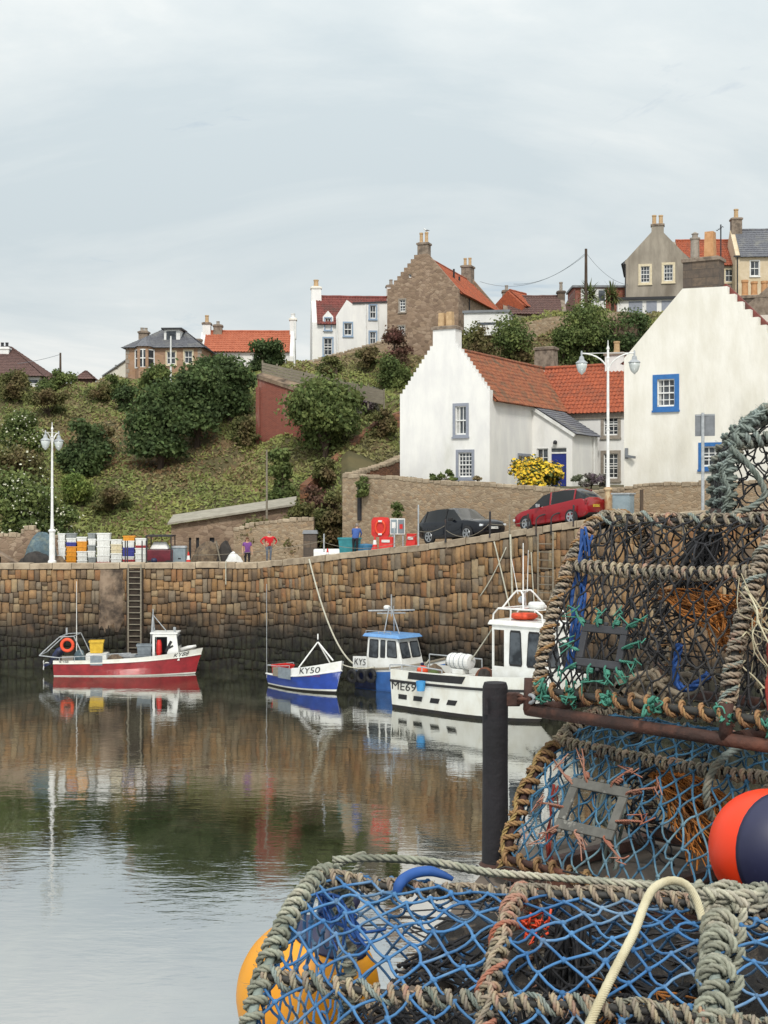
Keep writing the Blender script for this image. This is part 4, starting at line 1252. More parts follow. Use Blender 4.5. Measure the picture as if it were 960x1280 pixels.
def crown_pts(blobs, n, rng, zmin=-.2):
    wts = np.array([b[1] ** 2 for b in blobs]); wts /= wts.sum()
    idx = rng.choice(len(blobs), n, p=wts)
    c = np.array([b[0] for b in blobs])[idx]; r = np.array([b[1] for b in blobs])[idx]
    d = rng.normal(0, 1, (n, 3)); d /= np.linalg.norm(d, axis=1)[:, None]
    d[:, 2] = np.where(d[:, 2] < -.3, -d[:, 2] * .6, d[:, 2])
    rr = r * np.clip(rng.normal(.85, .23, n), .15, 1.55)
    p = c + d * rr[:, None]
    k = p[:, 2] > zmin
    return p[k], d[k]

def hit(px, py, y0=82, y1=128):
    Y = y0
    while Y < y1:
        if terr(px, Y) >= gz(py, Y): return Y
        Y += .2
    return y1

def plant(name, label, cat, px, py_base, w_px, h_px, m='leaf_mid', n=2600, leaf=.2, Y=None, flowers=None, nf=260, trunk=True, k=11, group=None, wide=1.0, fsize=.075, seed=0, zlift=0):
    rng = np.random.default_rng(int(px * 7 + py_base * 13 + seed))
    Y = Y or hit(px, py_base)
    w, h = w_px * Y / F, h_px * Y / F
    z0 = gz(py_base, Y) + zlift
    zg = terr(px, Y)
    if name in ('tree', 'bush', 'elder_bush') and zg < z0 and not (py_base > 598 and px > 500):
        h += z0 - zg; z0 = zg
    root = thing(name, label, cat, (gx(px, Y), Y, z0), 0, group)
    bl = blobs_for(w, h, k, rng, .1 if trunk else -.02)
    n = int(n * 2.3); leaf = leaf * .66
    p, d = crown_pts(bl, n, rng)
    v, f = leaves(p, d, leaf, rng=rng)
    leaf_mesh('crown' if trunk else 'foliage', v, f, m, root)
    if flowers:
        nf = int(nf * 1.3)
        p, d = crown_pts([(c, r * 1.06) for c, r in bl], nf, rng)
        kk = d[:, 2] > -.1
        v, f = leaves(p[kk] + d[kk] * .08, d[kk] + np.array([0, -.3, .5]), fsize, aspect=.9, spread=.4, rng=rng)
        o = leaf_mesh('blossom', v, f, flowers, root); o['kind'] = 'stuff'
    if name == 'wall_plant': return root
    mb = MB(); th = max(.05, .04 * h)
    mb.tube([(0, 0, -.6), (.02 * w, 0, h * .2), (.0, .03 * w, h * .42)], [th, th * .8, th * .5], 7)
    for b in bl[:7]:
        c = b[0]; mb.tube([(0, 0, h * .12), tuple(c * .5 + np.array([0, 0, h * .1])), tuple(c)], [th * .55, th * .4, th * .15], 5, caps=False)
    mb.build('trunk' if trunk else 'stem', 'bark', root)
    return root

P_ = plant
# the big dark thicket left of the brick wall
G = 'dark trees on the bank'
P_('tree', 'broad dark tree at the downhill end of the thicket below the sandstone villa', 'tree', 200, 588, 74, 112, 'leaf_dark', 5200, .24, k=16)
P_('tree', 'tall dark green tree in the middle of the thicket below the orange cottage', 'tree', 246, 560, 76, 108, 'leaf_dark', 5200, .24, k=16)
P_('tree', 'dark rounded tree at the uphill end of the thicket beside the brick wall', 'tree', 288, 528, 62, 88, 'leaf_dark', 4200, .24, k=14)
P_('tree', 'small bushy tree on the crest in front of the sandstone villa', 'tree', 196, 497, 66, 42, 'leaf_mid', 2600, .2)
P_('tree', 'dark spreading tree against the wall of the orange-roofed cottage', 'tree', 334, 472, 64, 44, 'leaf_dark', 3000, .2, Y=118)
P_('tree', 'bushy tree under the white wall of the low cottage', 'tree', 268, 484, 60, 36, 'leaf_dark', 2600, .2)
P_('tree', 'large leaning green tree in front of the brick wall and timber fence', 'tree', 406, 578, 92, 114, 'leaf_mid', 7000, .24, Y=98, k=18)
P_('tree', 'small conical tree at the foot of the red brick wall', 'tree', 352, 618, 38, 66, 'leaf_mid', 2200, .2, Y=92)
P_('bush', 'dark round bush alone on the dry upper slope', 'bush', 158, 516, 30, 34, 'leaf_dark', 1500, .18, trunk=False)
P_('bush', 'dark green bush beside the bare red bank, far below the hilltop huts', 'bush', 104, 592, 66, 66, 'leaf_dark', 3200, .22, trunk=False)
P_('bush', 'yellow-green bush growing below the dark green bush', 'bush', 96, 632, 44, 36, 'leaf_light', 1900, .18, trunk=False)
E = 'elder bushes in white flower'
P_('elder_bush', 'large white-flowering elder bush at the edge of the photo above the lamp', 'bush', 22, 572, 66, 62, 'leaf_mid', 3200, .2, flowers='flower_white', nf=420, trunk=False)
P_('elder_bush', 'white-flowering elder bush low behind the quay, left of the lamp post', 'bush', 22, 668, 96, 74, 'leaf_mid', 4200, .2, flowers='flower_white', nf=520, trunk=False, Y=86)
P_('elder_bush', 'sparse flowering elder bush halfway up the bank at the photo edge', 'bush', 12, 628, 92, 68, 'leaf_olive', 3200, .2, flowers='flower_white', nf=260, trunk=False)
P_('elder_bush', 'small white-flowering bush just right of the lamp post foot', 'bush', 82, 664, 42, 32, 'leaf_mid', 1700, .17, flowers='flower_white', nf=180, trunk=False, Y=86)
for i, (px, py, w, h, m, lab) in enumerate([
    (18, 500, 46, 36, 'leaf_olive', 'olive scrub bush in front of the white bungalow'),
    (72, 490, 60, 26, 'leaf_mid', 'low hedge-like bush between the orange shed and the garden hut'),
    (60, 522, 70, 34, 'leaf_olive', 'olive scrub bush on the upper slope under the garden hut'),
    (128, 566, 40, 34, 'leaf_olive', 'scrub bush beside the bare red earth patch'),
    (120, 500, 44, 22, 'leaf_olive', 'low scrub on the crest below the white annex'),
    (146, 492, 34, 22, 'leaf_mid', 'small green bush at the foot of the white annex'),
    (140, 640, 66, 30, 'leaf_olive', 'wide low bush on the grassy slope above the fish crates'),
    (306, 560, 40, 40, 'leaf_olive', 'straggly grey-green bush left of the red brick wall'),
    (494, 456, 40, 44, 'leaf_red', 'reddish purple bush under the tall stone gable'),
    (458, 462, 44, 26, 'leaf_olive', 'olive bush on the bank below the garden wall'),
    (492, 488, 46, 42, 'leaf_mid', 'leafy green bush left of the white crow-stepped gable'),
    (420, 470, 60, 26, 'leaf_olive', 'rough scrub below the white villa garden wall'),
    (474, 545, 46, 34, 'leaf_olive', 'brownish scrub against the corner of the white gable'),
    (455, 520, 46, 34, 'leaf_grey', 'grey-green shrub behind the leaning tree'),
    (596, 452, 60, 40, 'leaf_olive', 'scrubby bush above the orange cottage roof near its chimney'),
    (634, 424, 70, 30, 'leaf_mid', 'trailing green bush along the top of the hill revetment'),
    (596, 430, 46, 28, 'leaf_olive', 'olive bush in front of the low white outbuilding'),
    (650, 448, 40, 30, 'leaf_olive', 'dry bush on the rubble slope over the orange roof'),
    (730, 440, 78, 58, 'leaf_mid', 'big bright green bush below the utility pole and palms'),
    (704, 456, 44, 44, 'leaf_mid', 'rounded green bush beside the white wing chimney'),
    (796, 440, 66, 48, 'leaf_dark', 'dark bush in front of the brown stone stub, beside the white gable'),
    (760, 452, 46, 34, 'leaf_dark', 'dark green bush directly behind the double lantern lamp'),
    (400, 640, 50, 40, 'leaf_red', 'rusty brown scrub above the gate pier'),
    (372, 645, 40, 22, 'leaf_olive', 'weedy shrub on top of the overgrown rubble wall'),
    (320, 660, 40, 16, 'leaf_olive', 'weedy clump on the roofless end of the quayside shed'),
    (414, 688, 44, 74, 'leaf_olive', 'rusty olive scrub filling the gap beside the tall retaining wall corner'),
    (410, 610, 36, 36, 'leaf_olive', 'olive scrub at the foot of the leaning tree'),
]):
    P_('bush', lab, 'bush', px, py, w, h, m, int(500 + w * h * .75), .17, trunk=False, Y=({400: 86, 372: 83, 320: 84, 414: 84.5}.get(px) if py > 600 else 108 if px in (596, 634, 650, 730, 704, 796, 760) and py > 420 else None))
# plants of the cottage terrace
P_('flowering_bush', 'rounded bush covered in bright yellow flowers beside the blue door', 'bush', 668, 612, 78, 40, 'leaf_mid', 2600, .12, Y=76.5, flowers='flower_yellow', nf=1500, trunk=False, fsize=.10, k=14)
P_('lavender', 'grey-green lavender border under the wing windows', 'plant', 738, 609, 62, 16, 'leaf_grey', 1500, .1, Y=75.5, trunk=False, k=16)
P_('bush', 'low green mound on the terrace wall in front of the crow-stepped gable', 'bush', 557, 601, 42, 13, 'leaf_mid', 1000, .1, Y=77.5, trunk=False)
P_('bush', 'small orange-leaved shrub under the lower gable window', 'bush', 597, 602, 14, 7, 'cover_dry', 300, .08, Y=76.6, trunk=False)
P_('wall_plant', 'green plant sprouting from the corner of the retaining wall', 'plant', 452, 620, 18, 30, 'leaf_mid', 700, .12, Y=80.2, trunk=False)
P_('wall_plant', 'small weed rooted in the middle of the retaining wall face', 'plant', 497, 646, 16, 18, 'leaf_mid', 500, .1, Y=78.0, trunk=False)
P_('wall_plant', 'little weed on top of the retaining wall', 'plant', 512, 606, 12, 9, 'leaf_mid', 260, .09, Y=79.2, trunk=False)
# cordyline palms
def palm(px, py, h_px, Y, label):
    root = thing('palm_tree', label, 'tree', (gx(px, Y), Y, gz(py, Y)))
    h = h_px * Y / F
    mb = MB(); mb.tube([(0, 0, -1), (.05, 0, h * .3), (0, .05, h * .55)], [.16, .13, .12], 8); mb.build('trunk', 'bark', root)
    mb = MB()
    for hd in ((0, .55, .5), (-.35, .48, .34), (.3, .45, .3)):
        for k in range(60):
            a = rnd.uniform(0, 6.283); e = rnd.uniform(-.9, 1.45); L = h * hd[2] * rnd.uniform(.75, 1.1)
            d = Vector((math.cos(a) * math.cos(e), math.sin(a) * math.cos(e), math.sin(e)))
            b = Vector((hd[0], 0, h * hd[1]))
            m_ = b + d * L * .6; t_ = b + d * L + Vector((0, 0, -.12 * L))
            s = d.cross(Z_).normalized() * .05
            mb.add([b - s * .6, b + s * .6, m_ + s, m_ - s, t_], [(0, 1, 2, 3), (3, 2, 4)])
    mb.build('crown', 'leaf_palm', root)
palm(737, 392, 46, 124, 'spiky palm tree directly behind the utility pole')
palm(765, 392, 44, 124, 'spiky palm tree standing nearer the grey harled house')

# ground cover: grass, brambles and dry stems (nobody could count it)
def cover(name, m, n, size, dry):
    px = npr.uniform(-260, 1250, n); Y = npr.uniform(86, 121, n)
    pts = []
    for a, b in zip(px, Y):
        if 426 < a < 1050 and b < 96.5: continue
        if a <= 426 and 200 < a and b < 89: continue
        X = gx(a, b)
        f = math.sin(X * .21 + 1.3 * math.sin(b * .17)) + .8 * math.sin(b * .33 + X * .11 + 1) + (b - 104) * .05
        if dry and f < .35: continue
        if not dry and f > .95 and rnd.random() < .75: continue
        pts.append((X, b, terr(a, b)))
    p = np.array(pts); p[:, 2] += npr.uniform(0, size * 1.2, len(p))
    v, f = leaves(p, np.tile([0, -.55, .75], (len(p), 1)), size, spread=.75, aspect=.4)
    o = leaf_mesh(name, v, f, m); o['kind'] = 'stuff'
    return o
tag(cover('undergrowth', 'cover_green', 150000, .17, False), 'green brambles and grass covering the hillside', 'undergrowth')
tag(cover('dry_grass', 'cover_dry', 80000, .16, True), 'dry brown grass patches on the upper hillside', 'grass')
# grass on the walls and terrace edge
pts = []
for k in range(2600):
    s = rnd.uniform(0, 26); p = tpt(s); q = rnd.random()
    pts.append((p[0] + .654 * (.3 + q * 1.2), p[1] + .756 * (.3 + q * 1.2), interp(s, tz) + rnd.uniform(-.05, .12) - .25 * (q > .4)))
v, f = leaves(np.array(pts), np.tile([0, -.5, .7], (len(pts), 1)), .09, spread=.8, aspect=.35)
o = leaf_mesh('terrace_grass', v, f, 'cover_dry'); tag(o, 'thin dry grass along the top of the retaining wall', 'grass', kind='stuff')
# ------------------------------------------------------------------ boats
MT['hull_red'] = mat('hull_red', '9a2229', '881d24', 2, .35, .04, c3='6d161b', sc3=1.2)
MT['hull_blue'] = mat('hull_blue', '1d43a0', '183a8c', 2, .3, .04, c3='16337a')
MT['hull_lightblue'] = mat('hull_lightblue', '3a6cb0', '33609f', 2, .5, .06, c3='2a4f86')
MT['hull_navy'] = mat('hull_navy', '1f2a52', '1a2038', 2, .5, .1, c3='15161c', sc3=2)
MT['hull_white'] = mat('hull_white', 'dedfd8', 'd3d2c8', 1.5, .4, .05, c3='b9ad94', sc3=.9, lo3=.55, hi3=.85, stretch=(1, 1, .5))
MT['antifoul'] = mat('antifoul', '1c1b1c', '26211f', 3, .7, .2)
MT['boat_white'] = mat('boat_white', 'e3e4e1', 'd6d6d0', 2, .4, .04, c3='c4bfb0', sc3=1.1, lo3=.58, hi3=.85)
MT['boat_blue'] = mat('boat_blue', '6d9ccf', '6391c6', 3, .5, .04)
MT['deck_grey'] = mat('deck_grey', '9a968c', '85807a', 3, .8, .15)
MT['rubber'] = mat('rubber', '1b1b1d', '232325', 5, .75, .15)
MT['steel'] = mat('steel', 'aeb0b0', '8f9192', 6, .45, .1, metal=.6)
MT['galv'] = mat('galv', 'a9adb0', '93979a', 6, .6, .1)
MT['rust'] = mat('rust', '6d4433', '50332a', 8, .9, .4, c3='8a5a3c', sc3=4)
MT['orange'] = mat('orange', 'e2502a', 'd04524', 4, .55, .05)
MT['red_plastic'] = mat('red_plastic', 'd2302a', 'bd2823', 4, .5, .05)
MT['yellow_plastic'] = mat('yellow_plastic', 'd6b238', 'c49f2c', 4, .6, .05)
MT['blue_plastic'] = mat('blue_plastic', '3f8fc8', '367fb4', 4, .55, .05)
MT['grey_plastic'] = mat('grey_plastic', '7d868c', '6c757c', 4, .65, .08)
MT['rope_pale'] = mat('rope_pale', 'c3c0b0', 'a9a695', 14, .9, .5, 60, bdist=.01)
MT['letter_black'] = mat('letter_black', '17171a', '1d1d20', 8, .6, 0)
MT['letter_red'] = mat('letter_red', '9a4a5a', '86414f', 8, .6, 0)


class Hull:
    def __init__(s, L, B, rows, tr=.85, mid=.42, n=26, deck=.4, inset=.07):
        """rows (keel to sheer): (z at stern, z at bow, width factor, bow fullness, bow overhang)"""
        s.L, s.B, s.rows, s.tr, s.mid, s.n, s.deck, s.ins = L, B, rows, tr, mid, n, deck, inset

    def pt(s, t, r, sg):
        i = min(int(r), len(s.rows) - 2); f = r - i
        a, b = s.rows[i], s.rows[i + 1]
        def one(q):
            z0, z1, k, p, xf = q
            if t < s.mid: hb = s.tr + (1 - s.tr) * math.sin(t / s.mid * math.pi / 2)
            else: hb = max(0.0, 1 - ((t - s.mid) / (1 - s.mid)) ** p)
            z = z0 + (z1 - z0) * t ** 2.2
            return Vector((t * (s.L + xf), sg * (s.B / 2 * hb * k + .012), z))
        return one(a).lerp(one(b), f)

    def build(s, root, mats, mids, name='hull', tmat=None):
        """mids: material index per strip between rows; then rail, inside, deck follow"""
        mb = MB(); R_ = len(s.rows); rings = []
        for i in range(s.n + 1):
            t = 1 - (1 - i / s.n) ** 1.5
            P = []
            top = {sg: s.pt(t, R_ - 1, sg) for sg in (-1, 1)}
            def inner(sg, dz):
                v = top[sg].copy(); v.y -= sg * min(s.ins, abs(v.y) - .004); v.z += dz; return v
            def low(sg):
                lo, hi = 0.0, R_ - 1.0
                for _ in range(20):
                    m_ = (lo + hi) / 2
                    if s.pt(t, m_, sg).z < s.deck: lo = m_
                    else: hi = m_
                v = s.pt(t, (lo + hi) / 2, sg); v.y -= sg * min(s.ins, abs(v.y) - .002); v.z = min(v.z, top[1].z - .05)
                return v
            P += [low(-1), inner(-1, 0)]
            P += [s.pt(t, r, -1) for r in range(R_ - 1, -1, -1)]
            P += [s.pt(t, r, 1) for r in range(R_)]
            P += [inner(1, 0), low(1)]
            rings.append(P)
        k = len(rings[0]); o = [v for P in rings for v in P]
        half = [len(mids) + 1, len(mids)] + list(reversed(mids)); full = half + [mids[0]] + list(reversed(half))
        base = len(mb.v); mb.v.extend(tuple(v) for v in o)
        mi = [mids[-1], mids[-1]] + list(reversed(mids)) + [mids[0]] + list(mids) + [mids[-1], mids[-1]]
        nm = len(mats)
        for i in range(s.n):
            for j in range(k - 1):
                mb.f.append((i * k + j, i * k + j + 1, (i + 1) * k + j + 1, (i + 1) * k + j)); mb.m.append(mi[j] if j not in (0, 1, k - 2, k - 3) else nm - 2)
            mb.f.append((i * k + k - 1, i * k, (i + 1) * k, (i + 1) * k + k - 1)); mb.m.append(nm - 1)
        # transom, strip by strip
        for j in range(1, k // 2 - 1):
            a, b = j, k - 1 - j
            mb.f.append((a, b, b - 1, a + 1)); mb.m.append(tmat if tmat is not None else mi[j])
        mb.f.append((0, 1, k - 2, k - 1)); mb.m.append(nm - 2)
        # stem
        e = s.n * k
        for j in range(1, k // 2 - 1):
            mb.f.append((e + j, e + j + 1, e + k - 2 - j, e + k - 1 - j)); mb.m.append(mi[j])
        return mb.build(name, mats, root, smooth=False)

    def text(s, txt, t0, zc, size, sg, m, parent, wid=None, italic=0, name='lettering', off=.014, tilt=0):
        vs, fs = text_mesh(txt, size, 0, italic)
        mb = MB(); out = []
        for x, y, z in vs:
            if wid: x *= wid
            t = t0 + (x * (1 if sg < 0 else -1)) / s.L
            zt = zc + y + tilt * x
            lo, hi = 0, len(s.rows) - 1.0
            for _ in range(24):
                m_ = (lo + hi) / 2
                if s.pt(t, m_, sg).z < zt: lo = m_
                else: hi = m_
            p = s.pt(t, (lo + hi) / 2, sg)
            q = s.pt(min(1, t + .01), (lo + hi) / 2, sg) - p
            nn = Vector((-q.y * sg * -1, q.x, 0)) if False else Vector((q.y * -sg, q.x * sg, 0)).normalized()
            out.append(p + nn * off)
        mb.add(out, fs)
        return mb.build(name, m, parent)


def rail(root, pts, r=.022, m='galv', name='rail'):
    mb = MB(); mb.tube(pts, r, 6); return mb.build(name, m, root)

def post_rail(root, pts, zdeck, r=.02, m='galv', name='rail'):
    mb = MB(); mb.tube(pts, r, 6)
    for p in pts: mb.tube([(p[0], p[1], zdeck), p], r, 5)
    return mb.build(name, m, root)

def panel_win(parent, fr, outs, glass='glass', rim='rubber'):
    """outs: list of 4-point outlines in the panel plane, each a rounded window with rubber rim"""
    for q in outs:
        cx = sum(p[0] for p in q) / 4; cy = sum(p[1] for p in q) / 4
        def rounded(sc):
            pts = []
            Q = [(cx + (x - cx) * sc, cy + (y - cy) * sc) for x, y in q]
            for i in range(4):
                p, a, b = Vector(Q[i]), Vector(Q[i - 1]), Vector(Q[(i + 1) % 4])
                for t in (0, .33, .66, 1):
                    u = p.lerp(a, .22 * (1 - t) ** 1.5) if t < .5 else p.lerp(b, .22 * t ** 1.5)
                    if 0 < t < 1: u = p.lerp(a, .07) if t < .5 else p.lerp(b, .07)
                    pts.append(u)
            return pts
        o, u, v, n = fr
        mb = MB(); A = rounded(1.0); k = len(A)
        mb.add([o + u * p[0] + v * p[1] + n * -.02 for p in A] + [o + u * p[0] + v * p[1] + n * .02 for p in A], [(i, (i + 1) % k, k + (i + 1) % k, k + i) for i in range(k)] + [tuple(range(k, 2 * k))])
        w = mb.build('window', rim, parent)
        mb = MB(); A = rounded(.88)
        mb.add([o + u * p[0] + v * p[1] + n * .026 for p in A], [tuple(range(k))]); mb.build('pane', glass, w)

# ---- red boat
Yc = 74.4
fb = Fr(gx(72, Yc), Yc, 0, R(1.2))
t = thing('fishing_boat', 'red fishing boat with white wheelhouse, moored under the ladder on the harbour wall', 'boat', fb.o, fb.r, 'fishing boats moored below the wall')
H = Hull(7.55, 2.5, [(-.4, -.3, .25, 2, -.5), (-.02, .02, .82, 2.0, -.05), (.05, .1, .86, 2.1, 0), (.36, .55, .95, 2.3, .1), (.70, 1.08, 1, 2.6, .28), (.86, 1.42, 1.02, 2.8, .38)], .88, .42, deck=.45)
h = H.build(t, [MT[m] for m in ('antifoul', 'hull_white', 'hull_red', 'hull_white', 'deck_grey', 'deck_grey')], [0, 1, 2, 2, 3])
H.text('KY88', .075, .785, .21, -1, 'letter_black', t, italic=.1)
H.text('KY88', .865, 1.11, .33, -1, 'letter_black', t, italic=.1, tilt=.13)
mb = MB(); mb.tube([H.pt(k / 20, 4, -1) - Y_ * .02 for k in range(21)], .035, 6); mb.tube([H.pt(k / 20, 4, 1) + Y_ * .02 for k in range(21)], .035, 6); mb.build('rubbing_strake', 'hull_white', t)
bx = lambda px: fb.lx(px, -.8)
bz = lambda py: gz(py, Yc - .8)
# wheelhouse, open at the side
x0, x1 = bx(190), bx(224); hw = .66; z0 = .8; z1 = bz(793)
wh = MB()
fs_ = (Vector((x0, -hw, 0)), X_, Z_, -Y_)
xd0, xd1 = bx(193) - x0, bx(208.5) - x0
wh.wall(fs_, [(0, z0), (x1 - x0, z0), (x1 - x0 - .18, z1), (0, z1)], [(xd0, 1.0, xd1, z1 - .16)], .05, reveal=.0)
wh.wall((Vector((x0, hw, 0)), X_, Z_, -Y_), [(0, z0), (x1 - x0, z0), (x1 - x0 - .18, z1), (0, z1)], [], .05, reveal=.0)
wh.add([(x1, -hw, z0), (x1, hw, z0), (x1 - .18, hw, z1), (x1 - .18, -hw, z1), (x1 - .06, -hw, z0), (x1 - .06, hw, z0), (x1 - .24, hw, z1), (x1 - .24, -hw, z1)], [(0, 1, 2, 3), (7, 6, 5, 4)])
wb = wh.build('wheelhouse', 'boat_white', t)
MB().box(x0 - .12, -hw - .06, z1, x1 - .1, hw + .06, z1 + .07).build('roof', 'boat_white', wb)
MB().box(x1 - .7, -hw + .06, .6, x1 - .3, hw - .06, z1 - .75).build('console', 'hull_navy', wb)
MB().box(x0 + .04, hw - .06, .8, x1 - .3, hw - .052, z1 - .02).build('interior_shade_sheet', 'dark_paint', wb)  # dark sheet on the far wall puts the cabin's inner shade into colour
panel_win(wb, (Vector((x1 - .1, -hw, 0)), Y_, Z_, X_), [[(.15, 1.55), (1.4, 1.55), (1.4, z1 - .15), (.15, z1 - .15)]])
mb = MB(); mb.beam((x1 - .75, -hw - .01, 1.25), (x1 - .45, -hw - .01, 1.85), .14, .02, up=(0, 1, 0)); mb.beam((x1 - .62, -hw - .012, 1.45), (x1 - .35, -hw - .012, 1.6), .1, .02, up=(0, 1, 0)); mb.build('emblem', 'letter_black', wb)
mb = MB(); mb.lathe([(.10, 0), (.16, .25), (.15, .7), (.10, .95)], 10, (x0 + .33, -.42, .95)); o = mb.build('oilskin', 'red_plastic', None); o.parent = None
o.location = fb.o; o.rotation_euler = (0, 0, fb.r); tag(o, 'bright red oilskins hanging in the doorway of the red boat', 'oilskins')
mb = MB(); a = (x0 + .02, 0, z1)
for yy in (-.35, .35): mb.tube([(x0 - .02, yy, z1), (x0 - .06, 0, z1 + 1.0)], .03, 6)
mb.tube([(x0 + .75, 0, z1), (x0 - .04, 0, z1 + .95)], .025, 6); mb.tube([(x0 - .06, 0, z1 + .9), (x0 - .06, 0, z1 + 1.3)], .03, 6)
mb.tube([(x0 - .28, 0, .5), (x0 - .06, -.1, z1 + 1.05)], .03, 6)
mb.build('mast', 'galv', t)
MB().lathe([(.05, 0), (.05, .12), (.08, .14), (.08, .26), (.04, .28)], 10, (x1 - .3, -.4, z1 + .07)).build('lamp', 'galv', wb)
mb = MB(); s_ = 1.0
mb.tube([(bx(224), 0, 1.28), (bx(233), 0, 1.42), (bx(243), 0, 1.52)], [.14, .12, .07], 8); o = mb.build('furled_sail', 'white_paint', t, smooth=True)
# aft gantry, engine, gear
mb = MB()
for yy in (-.95, .95):
    mb.tube([(bx(50) , yy, bz(819)), (bx(54), yy, bz(815)), (bx(75), yy, bz(796)), (bx(93), yy, bz(795)), (bx(104), yy, bz(818))], .03, 6)
mb.tube([(bx(75), -.95, bz(796)), (bx(75), .95, bz(796))], .03, 6); mb.tube([(bx(93), -.95, bz(795)), (bx(93), .95, bz(795))], .03, 6)
mb.tube([(bx(50), -.95, bz(819)), (bx(50), .95, bz(819))], .03, 6); mb.tube([(bx(50), -.95, bz(819)), (bx(75), -.95, bz(822))], .03, 6)
mb.build('gantry', 'galv', t)
mb = MB(); mb.tube([(bx(91), .2, .5), (bx(91), .2, bz(728))], [.03, .012], 6); mb.build('aerial', 'white_paint', t)
MB().tube([(bx(78), .3, bz(796)), (bx(78), .3, bz(787))], .05, 6).build('lamp', 'galv', t)
post_rail(t, [(bx(76), -1.16, bz(821)), (bx(95), -1.2, bz(820)), (bx(115), -1.22, bz(819)), (bx(135), -1.22, bz(817)), (bx(165), -1.2, bz(815.5))], .8)
eng = thing('outboard_motor', 'dark blue outboard motor tilted up on the stern of the red boat', 'outboard motor', fb.w(bx(68), 0, 1.05), fb.r)
mb = MB(); mb.tube([(.28, 0, .35), (.1, 0, .18), (-.1, 0, -.1), (-.38, 0, -.42)], [.17, .24, .22, .12], 10); mb.build('cowling', 'hull_navy', eng, smooth=True)
mb = MB(); mb.tube([(-.35, 0, -.4), (-.62, 0, -.55)], [.12, .08], 8); mb.lathe([(.09, -.06), (.1, .06)], 10, (-.7, 0, -.58)); mb.build('leg', 'hull_navy', eng)
mb = MB()
for k in range(3):
    a = k * 2.09; mb.obox((-.74, math.cos(a) * .14, -.56 + math.sin(a) * .14), (.04, .12, .26), Matrix.Rotation(a - 1.57, 3, 'X'))
mb.obox((-.55, 0, -.42), (.22, .3, .03)); mb.build('propeller', 'white_paint', eng)
ring = [(math.cos(a) * .31, 0, math.sin(a) * .31) for a in np.linspace(0, 2 * math.pi, 25)[:-1]]
mb = MB(); mb.tube(ring, .085, 10, closed=True, caps=False); o = mb.build('lifebuoy', 'orange', smooth=True, loc=fb.w(bx(85), -.98, bz(806)))
tag(o, 'orange lifebuoy ring hanging on the stern gantry of the red boat', 'lifebuoy')
def tote(name, label, cat, loc, rz, w, d, h, m, group=None, t_=.035, fill=None):
    r = thing(name, label, cat, loc, rz, group)
    mb = MB(); k = .06 * w
    vs = []
    for (z, e) in ((0, k), (h, 0), (h, t_), (.04, k + t_)):
        vs += [(-w / 2 + e, -d / 2 + e, z), (w / 2 - e, -d / 2 + e, z), (w / 2 - e, d / 2 - e, z), (-w / 2 + e, d / 2 - e, z)]
    mb.add(vs, [(3, 2, 1, 0)] + [(a * 4 + i, a * 4 + (i + 1) % 4, a * 4 + 4 + (i + 1) % 4, a * 4 + 4 + i) for a in range(3) for i in range(4)] + [(12, 13, 14, 15)])
    mb.build('bin', m, r)
    mb = MB(); e = .03
    for (x0, y0, x1, y1) in ((-w / 2 - e, -d / 2 - e, w / 2 + e, -d / 2 - .002), (-w / 2 - e, d / 2 + .002, w / 2 + e, d / 2 + e), (-w / 2 - e, -d / 2, -w / 2 - .002, d / 2), (w / 2 + .002, -d / 2, w / 2 + e, d / 2)):
        mb.box(x0, y0, h - .09, x1, y1, h + .008)
    mb.build('rim', m, r)
    return r
tote('crate', 'yellow crate full of netting on the deck of the red boat', 'crate', fb.w(bx(117), .1, 1.16), fb.r + .1, .75, .6, .66, 'yellow_plastic')
MB().box(bx(105), -.5, .4, bx(132), .6, 1.14, 0, .04).build('engine_box', 'boat_white', t)
tote('crate', 'grey fish tub on the red boat right behind its wheelhouse', 'crate', fb.w(bx(178), -.3, .47), fb.r, .85, .6, .62, 'grey_plastic')
tote('crate', 'second grey fish tub stacked on the tub behind the wheelhouse', 'crate', fb.w(bx(179), -.28, 1.1), fb.r + .06, .8, .58, .55, 'grey_plastic')
tote('crate', 'pale grey box amidships on the red boat', 'crate', fb.w(bx(155), .3, .47), fb.r, .9, .6, .55, 'galv')
o = MB().box(-.35, -.02, 0, .3, .02, .5).build('fender_board', 'grey_plastic', loc=fb.w(bx(123), -1.26, .62)); tag(o, 'grey board hung over the rail of the red boat', 'board')

# ---- blue KY50
fk = Fr(-5.4, 70.3, 0, R(-49))
t = thing('fishing_boat', 'small bright blue boat with KY50 painted on its white bow and a white tripod', 'boat', fk.o, fk.r, 'fishing boats moored below the wall')
H = Hull(4.7, 2.1, [(-.4, -.3, .3, 2.0, -.5), (.0, .02, .8, 2.2, -.1), (.07, .1, .84, 2.3, -.05), (.14, .2, .88, 2.5, 0), (.35, .7, .96, 2.8, .15), (.62, 1.16, 1, 3.2, .32)], .8, .4, deck=.3)
H.build(t, [MT[m] for m in ('antifoul', 'hull_white', 'hull_blue', 'boat_white', 'deck_grey')], [0, 0, 1, 2, 2])
mb = MB(); mb.tube([H.pt(k / 20, 5, -1) for k in range(21)], .045, 6); mb.tube([H.pt(k / 20, 5, 1) for k in range(21)], .045, 6); mb.build('gunwale', 'boat_white', t)
